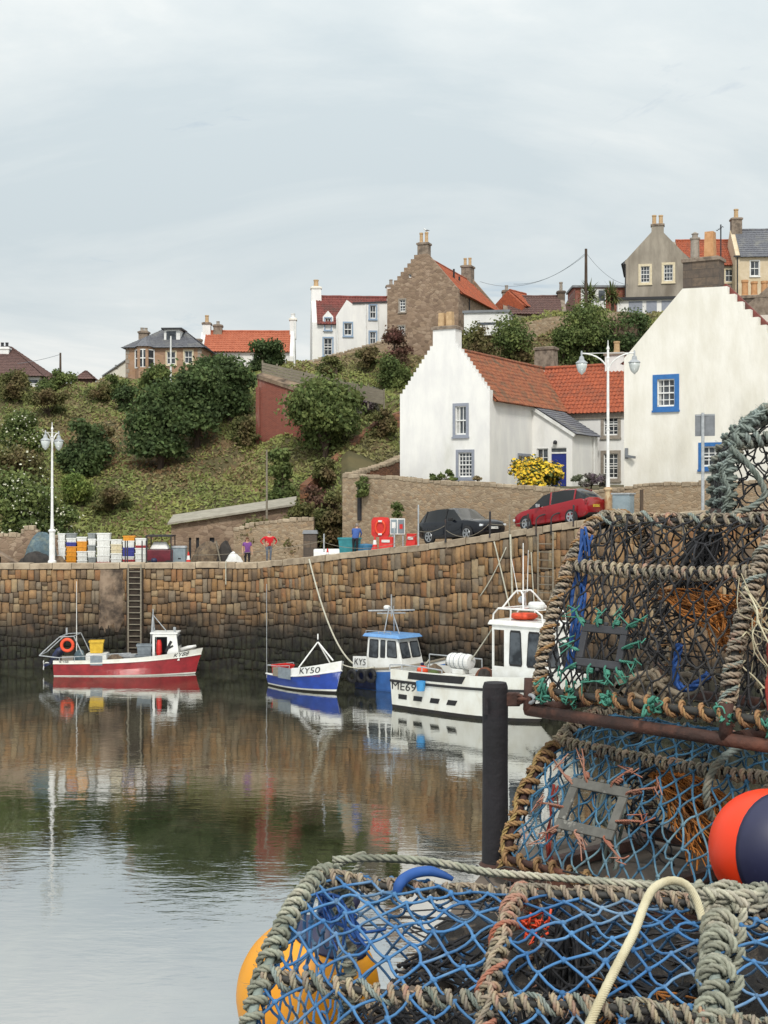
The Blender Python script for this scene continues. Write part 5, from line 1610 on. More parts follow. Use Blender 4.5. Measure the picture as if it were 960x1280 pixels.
# white bow bulwark
H2 = Hull(4.7, 2.1, [(.58, 1.14, 1.0, 3.2, .32), (1.0, 1.64, 1.02, 3.6, .40)], .8, .4, deck=.3)
mb = MB(); T0 = .46; N = 16
for sg in (-1, 1):
    vs = []
    for i in range(N + 1):
        tt = T0 + (1 - T0) * i / N
        a, b = H2.pt(tt, 0, sg), H2.pt(tt, 1, sg)
        if i == 0: b = a.lerp(b, .9)
        for q, e in ((a, 0), (b, 0), (b, .05), (a, .05)):
            v = q.copy(); v.y -= sg * min(e, abs(v.y) - .003); vs.append(v)
    mb.add(vs, [(i * 4 + j, i * 4 + (j + 1) % 4, (i + 1) * 4 + (j + 1) % 4, (i + 1) * 4 + j) for i in range(N) for j in range(4)] + [(0, 1, 2, 3)])
vs = [H2.pt(T0 + (1 - T0) * i / N, .8, sg) for i in range(N + 1) for sg in (-1, 1)]
mb.add(vs, [(2 * i, 2 * i + 1, 2 * i + 3, 2 * i + 2) for i in range(N)])
mb.build('bulwark', 'boat_white', t)
H2.text('KY50', .72, 1.09, .42, -1, 'letter_black', t, italic=.15, tilt=.12, wid=1.2, off=.02)
H2.text('KY50', .82, 1.18, .36, 1, 'letter_black', t, italic=.15, tilt=-.1, off=.02)
H.text('BONNIE LASS', .72, .82, .13, -1, 'letter_red', t, off=.02, tilt=.06, wid=1.5)
c = H2.pt(.78, 1, -1); apx = Vector((3.2, 0, gz(802, 68)))
mb = MB(); mb.tube([H2.pt(.58, 1, -1) + Y_ * .05, apx], .035, 7); mb.tube([H2.pt(.58, 1, 1) - Y_ * .05, apx], .035, 7); mb.tube([(4.4, 0, 1.6), apx], .04, 7); mb.tube([apx - Z_ * .05, apx + Z_ * .4], .035, 7)
mb.build('tripod', 'white_paint', t)
MB().lathe([(.07, 0), (.08, .06), (.05, .1)], 8, apx + Z_ * .02).build('lamp', 'rubber', t)
post_rail(t, [(.08, -.85, 1.05), (.08, .85, 1.05)], .5, name='stern_rail'); post_rail(t, [(.08, -.85, 1.05), (1.1, -.98, 1.1), (2.2, -1.03, 1.22)], .55)
mb = MB(); mb.tube([(.06, -.86, .4), (.05, -.86, 5.2)], .015, 5); mb.build('aerial', 'galv', t)
o = tote('crate', 'red crate in the stern of the small blue boat', 'crate', fk.w(.55, -.2, .32), fk.r, .7, .9, .75, 'red_plastic')
o = MB().box(-.5, -.02, 0, .5, .02, .55).build('fender_board', 'grey_plastic', loc=fk.w(1.9, -1.12, .55)); o.rotation_euler = (0, 0, fk.r); tag(o, 'grey fender board hung on the side of the small blue boat', 'board')
o = MB().box(-.3, -.02, 0, .3, .02, .45).build('fender_board', 'fence_wood', loc=fk.w(1.2, -1.08, .6)); o.rotation_euler = (0, 0, fk.r); tag(o, 'brown fender plank on the stern quarter of the small blue boat', 'board')

# ---- blue KY5 with wheelhouse
fq = Fr(-.95, 69.45, 0, R(-41))
t = thing('fishing_boat', 'blue boat with large windowed white wheelhouse and pale blue roof, lettered KY5', 'boat', fq.o, fq.r, 'fishing boats moored below the wall')
H = Hull(5.0, 2.0, [(-.4, -.3, .3, 2.0, -.4), (.0, .02, .82, 2.4, -.1), (.1, .12, .86, 2.5, 0), (.9, 1.55, .98, 3, .2), (1.05, 1.8, 1, 3.2, .25)], .9, .4, deck=.6)
H.build(t, [MT[m] for m in ('antifoul', 'hull_navy', 'hull_lightblue', 'boat_white', 'boat_white', 'deck_grey')], [0, 2, 2, 3], tmat=1)
mb = MB()
N = 8
vs = [H.pt(.0 + .3 * i / N, r, -1) - Y_ * .02 for i in range(N + 1) for r in (1.2, 2, 2.95)]
mb.add(vs, [(i * 3 + j, i * 3 + j + 1, (i + 1) * 3 + j + 1, (i + 1) * 3 + j) for i in range(N) for j in range(2)]); mb.build('dark_quarter', 'hull_navy', t)
x0, x1, hw = .75, 3.1, .85; z0, z1 = 1.0, gz(796, 68)
mb = MB(); rk = .3
A = [(x0, -hw, z0), (x1 + .1, -hw, z0 + .2), (x1 + .1, hw, z0 + .2), (x0, hw, z0), (x0 + .12, -hw * .93, z1), (x1 - rk, -hw * .93, z1), (x1 - rk, hw * .93, z1), (x0 + .12, hw * .93, z1)]
mb.add(A, BOXF); wb = mb.build('wheelhouse', 'boat_white', t, bevel=.05)
mb = MB(); mb.add([(x0 - .15, -hw - .08, z1), (x1 - rk + .25, -hw - .08, z1), (x1 - rk + .25, hw + .08, z1), (x0 - .15, hw + .08, z1), (x0 - .05, -hw, z1 + .16), (x1 - rk + .1, -hw, z1 + .16), (x1 - rk + .1, hw, z1 + .16), (x0 - .05, hw, z1 + .16)], BOXF)
mb.build('roof', 'boat_blue', wb, bevel=.03)
up = Vector((0, .06, z1 - z0)).normalized(); nn = Vector((0, -1, .05))
fw = (Vector((x0, -hw, z0)), X_, up, nn)
hh = z1 - z0
panel_win(wb, fw, [[(.22, .62), (.85, .62), (.85, hh - .12), (.26, hh - .12)], [(.98, .66), (1.3, .66), (1.3, hh - .12), (.98, hh - .12)], [(1.42, .7), (2.1, .7), (1.98, hh - .12), (1.42, hh - .12)]])
fv2 = Vector((-.4 - .0, 0, hh - .2)).normalized()
panel_win(wb, (Vector((x1 + .1, -hw, z0 + .2)), Y_, fv2, Vector((hh - .2, 0, .4)).normalized()), [[(.12, .5), (.8, .5), (.78, hh - .35), (.14, hh - .35)], [(.9, .5), (1.58, .5), (1.56, hh - .35), (.92, hh - .35)]])
# white panel lettered KY5 on the quarter
mb = MB(); mb.add([(.05, -1.0, 1.05), (1.0, -1.03, 1.1), (1.0, -1.03, 1.68), (.05, -1.0, 1.62), (.05, -.94, 1.05), (1.0, -.97, 1.1), (1.0, -.97, 1.68), (.05, -.94, 1.62)], BOXF); bp = mb.build('bulwark_panel', 'boat_white', t)
vs, fs = text_mesh('KY5', .46, 0, .12); MB().add([(.55 + v[0], -1.045, 1.36 + v[1]) for v in vs], fs).build('lettering', 'letter_black', bp)
mb = MB(); mb.tube([H.pt(k / 20, 4, -1) - Y_ * .02 for k in range(21)], .06, 6); mb.build('gunwale', 'fence_wood', t)
mb = MB(); zt = z1 + .1
for yy in (-.4, .4): mb.tube([(1.6, yy, zt), (1.75, yy * .4, zt + 1.4)], .03, 6)
mb.tube([(2.3, 0, zt), (1.75, 0, zt + 1.3)], .03, 6); mb.tube([(1.75, 0, zt + .9), (1.75, 0, zt + 2.0)], .035, 6)
mb.tube([(.85, -.75, zt + 1.18), (2.65, .75, zt + 1.22)], .04, 6); mb.tube([(1.2, -.45, zt + 1.05), (2.3, .45, zt + 1.07)], .03, 6)
mb.build('mast', 'galv', t)
MB().lathe([(.14, 0), (.18, .05), (.18, .14), (.1, .2)], 12, (1.55, -.1, zt + 1.25)).build('radar', 'white_paint', t)
post_rail(t, [(x0, -.8, zt + .18), (1.6, -.8, zt + .2), (2.4, -.8, zt + .18)], zt, .015)
for k in range(3):
    o = MB().tube([(math.cos(a) * .27, 0, math.sin(a) * .27) for a in np.linspace(0, 2 * math.pi, 17)[:-1]], .1, 8, closed=True, caps=False).build('tyre_fender', 'rubber', smooth=True, loc=fq.w(.15 + k * .62, -1.16, .62 + .07 * k)); o.rotation_euler = (0, 0, fq.r)
    tag(o, 'black tyre fender on the blue wheelhouse boat, ' + ['nearest the small blue boat', 'in the middle of three', 'closest to the pale blue planking'][k], 'tyre', 'tyre fenders on the blue wheelhouse boat')
o = MB().box(-.3, -.3, 0, .3, .3, .55, 0, .03).build('deck_box', 'rust', fq and None, loc=fq.w(-.0 + .2, -.4, .62)); o.rotation_euler = (0, 0, fq.r); tag(o, 'brown box on the stern of the blue wheelhouse boat', 'box')

# ---- white ME69
fm = Fr(1.21, 63.0, 0, R(-43))
t = thing('fishing_boat', 'big white fishing boat ME69 with a tall wheelhouse and gantry', 'boat', fm.o, fm.r, 'fishing boats moored below the wall')
H = Hull(7.7, 2.8, [(-.5, -.3, .3, 2.0, -.6), (.0, .0, .9, 2.6, -.3), (.16, .16, .92, 2.7, -.2), (.8, 1.0, .97, 3.2, .7), (1.22, 1.5, 1.0, 3.6, 1.5), (1.30, 1.6, 1.0, 3.6, 1.6), (1.78, 2.25, 1.0, 3.9, 2.3)], .95, .45, deck=.9)
H.build(t, [MT[m] for m in ('antifoul', 'hull_white', 'rubber', 'boat_white', 'deck_grey')], [0, 0, 1, 1, 2, 1], tmat=1)
mb = MB(); mb.tube([H.pt(k / 24, 4.5, -1) - Y_ * .01 for k in range(25)], .06, 6); mb.tube([H.pt(k / 24, 4.5, 1) for k in range(25)], .06, 6); mb.build('fender_strip', 'rubber', t)
mx = lambda px: fm.lx(px, -1.4)
H.text('ME69', mx(501.5) / 7.7, fm.lz(858.5, mx(501), -1.4), .52, -1, 'letter_black', t, off=.02, wid=1.15)
H.text('ME69', mx(645) / 7.7, 1.12, .5, -1, 'letter_black', t, off=.02, wid=1.1)
for px in (500.5, 518.5, 538.5, 558.5):
    u = mx(px); a = (u - .24) / 7.7; b = (u + .24) / 7.7
    vs = [H.pt(a, 3.0, -1) - Y_ * .006, H.pt(b, 3.0, -1) - Y_ * .006, H.pt(b, 2.66, -1) - Y_ * .006, H.pt(a, 2.66, -1) - Y_ * .006]
    MB().add([v + Z_ * -.12 for v in vs] + [v + Vector((0, .05, -.12)) for v in vs], BOXF).build('freeing_port', 'rubber', t)
a0, a1 = mx(505) / 7.7, mx(560) / 7.7
mb = MB(); N = 8; vs = [H.pt(a0 + (a1 - a0) * i / N, r, -1) - Y_ * .012 for i in range(N + 1) for r in (5.25, 5.9)]
mb.add(vs, [(2 * i, 2 * i + 1, 2 * i + 3, 2 * i + 2) for i in range(N)]); mb.build('rubber_mat', 'rubber', t)
# wheelhouse
x0, x1, hw = fm.lx(616, -.9), fm.lx(680, -.9), .95
z0, z1 = 1.45, fm.lz(783, (x0 + x1) / 2, -.95)
mb = MB(); rk = .45
fwh = (Vector((x0, -hw, 0)), X_, Z_, -Y_)
W = x1 - x0
mb.wall(fwh, [(0, z0), (W + .3, z0), (W + .3, 2.3), (W - .1, z1), (0, z1)], [(.08, 2.35, .08 + W * .21, z1 - .2)], .05, reveal=0)
mb.wall((Vector((x0, hw, 0)), X_, Z_, -Y_), [(0, z0), (W + .3, z0), (W + .3, 2.3), (W - .1, z1), (0, z1)], [], .05, reveal=0)
mb.add([(x1 + .3, -hw, z0), (x1 + .3, hw, z0), (x1 + .3, hw, 2.3), (x1 + .3, -hw, 2.3), (x1 - .1, hw, z1), (x1 - .1, -hw, z1)], [(0, 1, 2, 3), (3, 2, 4, 5)])
mb.box(x0 + W * .27, -hw + .06, z0, x0 + W * .3, hw - .06, z1)
wb = mb.build('wheelhouse', 'boat_white', t)
mb = MB(); mb.add([(x0 - .2, -hw - .1, z1), (x1 + .15, -hw - .1, z1), (x1 + .15, hw + .1, z1), (x0 - .2, hw + .1, z1), (x0 - .15, -hw, z1 + .2), (x1 - .1, -hw, z1 + .2), (x1 - .1, hw, z1 + .2), (x0 - .15, hw, z1 + .2)], BOXF); mb.build('roof', 'boat_white', wb, bevel=.04)
panel_win(wb, fwh, [[(W * .34, 2.42), (W * .60, 2.42), (W * .57, z1 - .18), (W * .36, z1 - .18)], [(W * .68, 2.42), (W * 1.02, 2.42), (W * .93, z1 - .18), (W * .72, z1 - .18)]])
panel_win(wb, (Vector((x1 + .3, -hw, 2.3)), Y_, Vector((-.4, 0, z1 - 2.3)).normalized(), Vector((z1 - 2.3, 0, .4)).normalized()), [[(.12, .15), (.88, .15), (.88, 1.15), (.12, 1.15)], [(1.0, .15), (1.78, .15), (1.78, 1.15), (1.0, 1.15)]])
zr = z1 + .2; mb = MB()
for yy in (-.85, .85):
    mb.tube([(x0 - .05, yy, z1), (x0 - .0, yy, zr + .25), (x0 + .25, yy, zr + .5), (x1 - .5, yy, zr + .52), (x1 - .15, yy, zr + .32), (x1 - .05, yy, z1)], .04, 6)
    mb.tube([(x0 + .9, yy, zr), (x0 + .95, yy, zr + .51)], .035, 6)
    mb.tube([(x0 + .45, yy, zr + .5), (x0 + .72, yy * .5, zr + 1.1), (x0 + .88, yy * .42, zr + 1.26), (x0 + 1.1, yy * .42, zr + 1.26), (x0 + 1.26, yy * .5, zr + 1.1), (x0 + 1.6, yy, zr + .5)], .04, 6)
for xx in (x0 + .25, x0 + 1.0, x1 - .5): mb.tube([(xx, -.85, zr + .505), (xx, .85, zr + .505)], .035, 6)
mb.tube([(x0 + 1.0, -.35, zr + 1.25), (x0 + 1.0, .35, zr + 1.25)], .035, 6)
mb.tube([(x0 + .95, 0, zr + .7), (x0 + .95, 0, zr + 3.3)], [.035, .02], 6); mb.tube([(x0 + 1.1, .1, zr + 1.2), (x0 + 1.15, .1, zr + 3.0)], [.02, .012], 5); mb.tube([(x0 + .75, -.1, zr + 1.1), (x0 + .4, -.1, zr + 2.6)], [.02, .012], 5)
mb.build('gantry', 'white_paint', t)
MB().lathe([(.05, 0), (.32, .03), (.36, .1), (.36, .22), (.3, .3), (.05, .31)], 18, (x1 - .75, -.4, zr + .53)).build('radar_dome', 'white_paint', t, smooth=False)
MB().lathe([(.1, 0), (.16, .08), (.16, .2), (.08, .3)], 10, (x0 + .95, -.1, zr + .72)).build('lamp', 'galv', t)
o = MB().lathe([(.1, 0), (.5, .03), (.62, .14), (.5, .26), (.1, .28)], 16, fm.w(x0 + 1.0, .0, zr + .02)).build('life_raft', 'orange', smooth=True); tag(o, 'orange inflatable under the gantry on the white boat wheelhouse roof', 'life raft')
# canister on its cradle
cx = fm.lx(575, -.4); cz = fm.lz(842, cx, -.4)
mb = MB(); mb.box(cx - .75, -.95, .9, cx + .75, .1, cz, 0, .1); mb.box(cx - .3, -.6, cz, cx + .3, -.1, cz + .22); mb.build('hatch', 'boat_white', t, bevel=.03)
axm = Matrix.Rotation(R(90), 3, 'Y')
rt = thing('raft_canister', 'white ribbed life raft canister amidships on the white boat', 'canister', fm.w(cx, -.35, cz + .55), fm.r)
MB().lathe([(.1, -.62), (.3, -.6), (.34, -.5), (.34, -.04), (.37, -.03), (.37, .03), (.34, .04), (.34, .5), (.3, .6), (.1, .62)], 18, (0, 0, 0), axis=axm).build('shell', 'white_paint', rt, smooth=False)
for k in (-.38, -.15, .15, .38):
    MB().lathe([(.35, k - .02), (.356, k), (.35, k + .02)], 18, (0, 0, 0), axis=axm).build('strap', 'galv', rt)
wx = fm.lx(607, -.5); rt = thing('winch', 'rusty pot hauling winch beside the wheelhouse of the white boat', 'winch', fm.w(wx, -.45, 1.55), fm.r)
axy = Matrix.Rotation(R(70), 3, 'X')
MB().lathe([(.45, -.3), (.5, -.28), (.5, -.2), (.28, -.17), (.26, .12), (.5, .16), (.5, .22), (.42, .25)], 18, (0, 0, 0.1), axis=axy).build('drum', 'rust', rt, smooth=False)
MB().tube([(.35, .25, .1), (.7, .25, .1)], .33, 12).build('motor', 'rust', rt)
MB().box(-.4, -.2, -.68, .6, .4, -.3).build('base', 'grey_plastic', rt)
rx = [fm.lx(p, -1.3) for p in (487, 502, 527, 552)]
post_rail(t, [(rx[0], -1.28, fm.lz(831, rx[0], -1.3)), (rx[1], -1.28, fm.lz(831, rx[1], -1.3)), (rx[2], -1.28, fm.lz(834, rx[2], -1.3)), (rx[3], -1.28, fm.lz(838, rx[3], -1.3))], 1.7, .03)
post_rail(t, [(.1, 1.25, 2.25), (1.6, 1.3, 2.25), (3.2, 1.32, 2.25)], 1.7, .03)
o = MB().lathe([(.04, 0), (.17, .02), (.22, .45), (.2, .46), (.16, .1)], 12, fm.w(mx(530), -1.62, .98)).build('bucket', 'blue_plastic', smooth=False); tag(o, 'sky blue bucket tied outside the rail of the white boat', 'bucket')
for k, (px, m, lab, r_) in enumerate(((527, 'orange', 'orange buoy on the aft deck of the white boat', .26), (541, 'leaf_dark', 'dark green net bundle beside the orange buoy on the white boat', .3))):
    u = fm.lx(px, -.6); c = fm.w(u, -.55, 1.55 if k else 1.72)
    o = MB().lathe([(r_ * math.sin(a), -r_ * math.cos(a)) for a in np.linspace(.15, 2.9, 9)], 12, c).build('buoy' if not k else 'net_bundle', m, smooth=True); tag(o, lab, 'buoy' if not k else 'netting')
    if not k: MB().lathe([(.07, 0), (.09, .12), (.05, .14)], 8, c + Z_ * .24).build('cap', 'hull_navy').parent = o

# mooring ropes
def rope_line(a, b, sag, r, label, m='rope_pale', n=16):
    a = Vector(a); b = Vector(b); P = []
    for i in range(n + 1):
        k = i / n; p = a.lerp(b, k); p.z -= sag * 4 * k * (1 - k); P.append(p)
    o = MB().tube(P, r, 6).build('mooring_rope', m, smooth=True); return tag(o, label, 'rope', 'mooring ropes')
def wall_pt(px, py):
    """point on the face of the harbour wall seen at this photo column and row"""
    best = None
    for k in range(900):
        s = 30 + k * .12; p, d, n = q_at(s); p = p + n * .22
        e = abs(480 + F * p.x / p.y - px)
        if best is None or e < best[0]: best = (e, p, n)
    p = best[1]; return Vector((p.x, p.y, gz(py, p.y)))
rope_line(wall_pt(386, 699), fq.w(-.1, -.6, 1.1), 1.1, .045, 'thick pale mooring rope from the quay edge down to the blue wheelhouse boat')
rope_line(fq.w(4.6, -.5, 1.75), fm.w(.2, .6, 1.85), .1, .035, 'pale mooring rope between the blue wheelhouse boat and the white boat')
rope_line(fm.w(x0 - .1, -.6, z1), fm.w(fm.lx(580, -.3), -.3, 1.95), .05, .03, 'thin stay running from the white boat wheelhouse down to its deck')
rope_line(wall_pt(617, 677), wall_pt(646, 800), -.1, .035, 'pale green mooring rope hanging down the wall behind the white boat')
rope_line(wall_pt(639, 668), wall_pt(640, 745), .0, .05, 'straight white rope hanging from the quay above the white boat gantry')
rope_line(wall_pt(632, 684), wall_pt(600, 745), .15, .03, 'slack grey rope draped across the wall stones above the white boat')
rope_line(wall_pt(664, 690), wall_pt(668, 770), .3, .03, 'grey rope looping down the wall beside the stacked creels')
rope_line(wall_pt(283, 701), wall_pt(283, 731), 0, .03, 'short white rope end hanging from the quay near the woman')
rope_line(fk.w(4.9, 0, 1.5), fq.w(1.6, -1.1, 1.2), .15, .03, 'mooring rope between the bow of the small blue boat and its neighbour')
# ------------------------------------------------------------------ things on the quay
for n_, a, b in (('fish_white', 'e2e3e0', 'd3d4d0'), ('fish_yellow', 'dd9a2c', 'cf8a22'), ('fish_blue', '3b3f93', '333784'), ('fish_grey', '8f9494', '7d8283'), ('fish_teal', '2f6f95', '285f82'), ('fish_red', 'a8323a', '962b32'), ('fish_cream', 'd8cdb0', 'cbbf9f')):
    MT[n_] = mat(n_, a, b, 3, .5, .04)
MT['lamp_rust'] = mat('lamp_rust', 'cdbb97', '9a6a42', 3, .8, .2, c3='7d4f33', sc3=1.6, lo3=.55, hi3=.7, stretch=(1, 1, .5))
MT['maroon'] = mat('maroon', '6d1f2e', '591926', 2, .45, .05)
MT['teal'] = mat('teal', '3a8f98', '317f88', 3, .6, .1)
MT['tarp_dark'] = mat('tarp_dark', '38332f', '2a2725', 3, .8, .5, 6)
MT['net_pile'] = mat('net_pile', '6f5f4d', '4f443a', 6, .95, .8, 25, c3='8a7a62', sc3=2)
MT['net_blue'] = mat('net_blue', '5d7078', '4a5a62', 6, .95, .8, 25, c3='7e8578', sc3=2)
MT['lamp_glass'] = mat('lamp_glass', 'c6ccca', 'b4bab8', 4, .15, 0, spec=.7)
MT['cabinet'] = mat('cabinet', '8d9ca3', '7f8e95', 3, .6, .1)
MT['car_dark'] = mat('car_dark', '10131b', '0e1118', 1, .2, 0, spec=.3, coat=.45)
MT['car_red'] = mat('car_red', '8e101b', '800e18', 1, .25, 0, spec=.3, coat=.5)
MT['car_glass'] = mat('car_glass', '0c0e10', '101316', 2, .05, 0, spec=.45)
MT['alloy'] = mat('alloy', 'b4b7ba', 'a0a3a6', 8, .35, 0, metal=.7)
MT['lens'] = mat('lens', 'd5dade', 'c3c9ce', 9, .1, 0, spec=.8)
MT['lens_red'] = mat('lens_red', '7a1018', '6b0d15', 9, .15, 0, spec=.7)
MT['plate_white'] = mat('plate_white', 'e3e3df', 'dcdcd8', 9, .5, 0)
MT['plate_yellow'] = mat('plate_yellow', 'd9b63a', 'd0ac32', 9, .5, 0)
MT['black_iron'] = mat('black_iron', '26262a', '1f1f22', 6, .6, .2, c3='4a332a', sc3=3)
MT['skin'] = mat('skin', 'c19a82', 'b58d76', 8, .6, .03)
MT['cloth_purple'] = mat('cloth_purple', '7a4a8e', '6b3f7d', 5, .9, .2)
MT['cloth_red'] = mat('cloth_red', 'c8202a', 'b51b24', 5, .9, .2)
MT['cloth_blue'] = mat('cloth_blue', '3f5c9b', '36508a', 5, .9, .2)
MT['cloth_dark'] = mat('cloth_dark', '23232a', '1d1d23', 5, .9, .2)
MT['cloth_grey'] = mat('cloth_grey', '6a7280', '5d6572', 5, .9, .2)
MT['hair_brown'] = mat('hair_brown', '6b4531', '573828', 9, .8, .3)
MT['hair_grey'] = mat('hair_grey', '8a8078', '746b64', 9, .8, .3)

ZQ = 5.5
def crate_mesh(name, w, d, h, m):
    mb = MB(); k = .035
    vs = []
    for (z, e) in ((0, k), (h - .06, .012), (h - .06, -.012), (h, -.012), (h, .03), (.03, k + .03)):
        vs += [(-w / 2 + e, -d / 2 + e, z), (w / 2 - e, -d / 2 + e, z), (w / 2 - e, d / 2 - e, z), (-w / 2 + e, d / 2 - e, z)]
    mb.add(vs, [(3, 2, 1, 0)] + [(a * 4 + i, a * 4 + (i + 1) % 4, a * 4 + 4 + (i + 1) % 4, a * 4 + 4 + i) for a in range(5) for i in range(4)] + [(20, 21, 22, 23)])
    for x in (-w * .3, 0, w * .3): mb.box(x - .02, -d / 2 - .0, .05, x + .02, -d / 2 + .04, h - .07)
    mb.box(-w * .14, -d / 2 - .022, h - .05, w * .14, -d / 2 - .002, h - .015)
    return mb.build(name, m)
crate_src = {}
ORD = ['bottom', 'second', 'third', 'fourth', 'fifth', 'sixth', 'seventh', 'eighth', 'ninth', 'tenth']
YC = 78.9
def stack(px0, px1, items, where, Y=YC, group='stacked fish crates on the quay', z0=ZQ + .02):
    """items bottom-up: (material, height px)"""
    z = z0; n = len(items)
    for i, (m, hp) in enumerate(items):
        w = (px1 - px0) * Y / F * .97; h = hp * Y / F; d = .5
        key = (m, round(w, 3), round(h, 3))
        if key not in crate_src:
            o = crate_mesh('fish_crate', w, d, h, m); crate_src[key] = o
        else:
            o = crate_src[key].copy(); col.objects.link(o)
        o.location = (gx((px0 + px1) / 2, Y) + rnd.uniform(-.02, .02), Y, z); o.rotation_euler = (0, 0, rnd.uniform(-.05, .05))
        z += h + .002
        cn = {'fish_white': 'white', 'fish_yellow': 'yellow', 'fish_blue': 'blue', 'fish_grey': 'grey', 'fish_teal': 'teal', 'fish_red': 'red', 'fish_cream': 'cream'}[m]
        pos = 'top' if i == n - 1 else ORD[i]
        tag(o, f'{cn} fish crate, {pos} of the {where}', 'fish crate', group)
Wt, Yl, Bl, Gr, Te, Rd, Cr = 'fish_white', 'fish_yellow', 'fish_blue', 'fish_grey', 'fish_teal', 'fish_red', 'fish_cream'
stack(73.5, 83, [(Wt, 9), (Wt, 9), (Wt, 9), (Wt, 9), (Wt, 8.5)], 'tall all-white stack nearest the lamp post')
stack(83.5, 96.5, [(Wt, 6), (Yl, 5.6), (Yl, 5.6), (Yl, 5.6), (Yl, 5.6), (Bl, 5), (Wt, 5.5), (Gr, 5.8)], 'stack with one blue over four yellow crates')
stack(97, 110, [(Wt, 6), (Wt, 5.5), (Wt, 5.5), (Wt, 5.5), (Yl, 6), (Yl, 6), (Wt, 5.6)], 'stack with two yellow crates high up')
stack(110.5, 120.5, [(Wt, 8), (Gr, 7), (Wt, 8), (Gr, 7), (Wt, 8), (Gr, 7)], 'mixed grey and white stack beside the twin yellow crates')
stack(121.5, 138.5, [(Rd, 9), (Wt, 9), (Wt, 11), (Wt, 8), (Wt, 8)], 'stack standing on a red box')
stack(139, 153.5, [(Wt, 7), (Wt, 6.5), (Wt, 6.5), (Cr, 5.5), (Cr, 5.5), (Wt, 6)], 'stack with two cream crates')
stack(154, 169, [(Te, 8), (Rd, 4), (Wt, 4), (Bl, 7), (Bl, 4), (Wt, 8.5), (Yl, 6)], 'colourful stack with a yellow crate on top')
stack(169.5, 184.5, [(Wt, 7), (Wt, 6.5), (Wt, 6.5), (Wt, 6.5), (Rd, 3), (Wt, 9)], 'white stack beside the maroon trailer')
# maroon trailer
p = at(200, 668, 79); t = thing('trailer', 'dark maroon box trailer parked beside the fish crates', 'trailer', (p.x, 79.2, ZQ), 0)
mb = MB(); mb.box(-.72, -.6, .45, .72, .9, 1.15); mb.build('box', 'maroon', t, bevel=.03)
mb = MB()
for x in (-.7, .7):
    for y in (-.58, .88): mb.box(x - .03, y - .03, .4, x + .03, y + .03, 1.95)
mb.box(-.75, -.64, 1.9, .75, .94, 2.0); mb.build('frame', 'black_iron', t)
MB().box(-.6, -.3, 1.16, .5, .6, 1.6, 0, .2).build('cover', 'white_paint', t, bevel=.08)
for x in (-.5, .55):
    MB().lathe([(.1, -.08), (.26, -.07), (.28, 0), (.26, .07), (.1, .08)], 14, (x, -.72, .28), axis=Matrix.Rotation(R(90), 3, 'X')).build('wheel', 'rubber', t)
o = MB().lathe([(.05, -.16), (.15, -.12), (.19, 0), (.15, .12), (.05, .16)], 12, at(192.5, 702, 78.0) + Vector((0, 0, .05))).build('buoy', 'hull_navy', smooth=True); tag(o, 'dark blue round buoy lying by the trailer at the quay edge', 'buoy')
# grey chest
p = at(224, 684, 79.5); t = thing('chest', 'tall grey locker standing between the maroon trailer and the traffic cone', 'locker', (p.x, 79.5, ZQ))
MB().box(-.4, -.3, 0, .4, .35, 1.25).build('body', 'cabinet', t, bevel=.02); MB().box(-.43, -.34, 1.25, .43, .38, 1.35, 0, .03).build('lid', 'galv', t); MB().box(-.02, -.33, .6, .14, -.3, .66).build('latch', 'dark_paint', t)
def cone(px, py, Y, label, z):
    t = thing('traffic_cone', label, 'traffic cone', (gx(px, Y), Y, z), 0)
    mb = MB(); mb.box(-.2, -.2, 0, .2, .2, .05, 0, .02); mb.lathe([(.15, .05), (.11, .28)], 14); mb.build('base', 'red_plastic', t)
    MB().lathe([(.112, .28), (.07, .52)], 14).build('sleeve', 'white_paint', t)
    MB().lathe([(.07, .52), (.035, .72), (.02, .74)], 14).build('tip', 'red_plastic', t)
cone(235.5, 700, 78.6, 'red and white traffic cone beside the tall grey locker', ZQ + .3)
def heap(name, label, cat, px, py, w, h, Y, m, z, seed=1, d=None):
    """lumpy pile"""
    rr = random.Random(seed); mb = MB(); n, k = 26, 12; d = d or w * .6
    ph = [rr.uniform(0, 6) for _ in range(6)]
    vs = []
    for j in range(k + 1):
        e = j / k * math.pi / 2
        for i in range(n):
            a = i / n * 2 * math.pi
            r = 1 + .13 * math.sin(3 * a + ph[0]) + .09 * math.sin(5 * a + ph[1] + 3 * e) + .06 * math.sin(9 * a + ph[2] + 5 * e) + rr.uniform(-.03, .03)
            vs.append((math.cos(a) * math.cos(e) ** .7 * w / 2 * r, math.sin(a) * math.cos(e) ** .7 * d / 2 * r, h * math.sin(e) * (1 + .12 * math.sin(2 * a + ph[3])) + rr.uniform(-.015, .015)))
    mb.add(vs, [(j * n + i, j * n + (i + 1) % n, (j + 1) * n + (i + 1) % n, (j + 1) * n + i) for j in range(k) for i in range(n)])
    o = mb.build(name, m, smooth=True, loc=(gx(px, Y), Y, z)); return tag(o, label, cat)
heap('net_heap', 'brown heap of trawl netting behind the traffic cone', 'netting', 262, 690, 2.2, 1.45, 80, 'net_pile', ZQ, 3)
heap('tarpaulin_heap', 'black tarpaulin bundle between the net heap and the woman', 'tarpaulin', 282, 690, 1.0, 1.5, 79.3, 'tarp_dark', ZQ, 5)
heap('white_sack', 'crumpled white sack on the quay next to the woman', 'sack', 292, 697, 1.05, .95, 78.6, 'white_paint', ZQ, 8)
heap('net_heap', 'blue-grey netting heaped against the low wall left of the lamp post', 'netting', 52, 690, 1.9, 1.95, 79.6, 'net_blue', ZQ, 11)
heap('tarpaulin_heap', 'dark creel pile under the blue-grey netting left of the lamp post', 'creels', 44, 695, 2.0, .95, 78.7, 'tarp_dark', ZQ, 14)
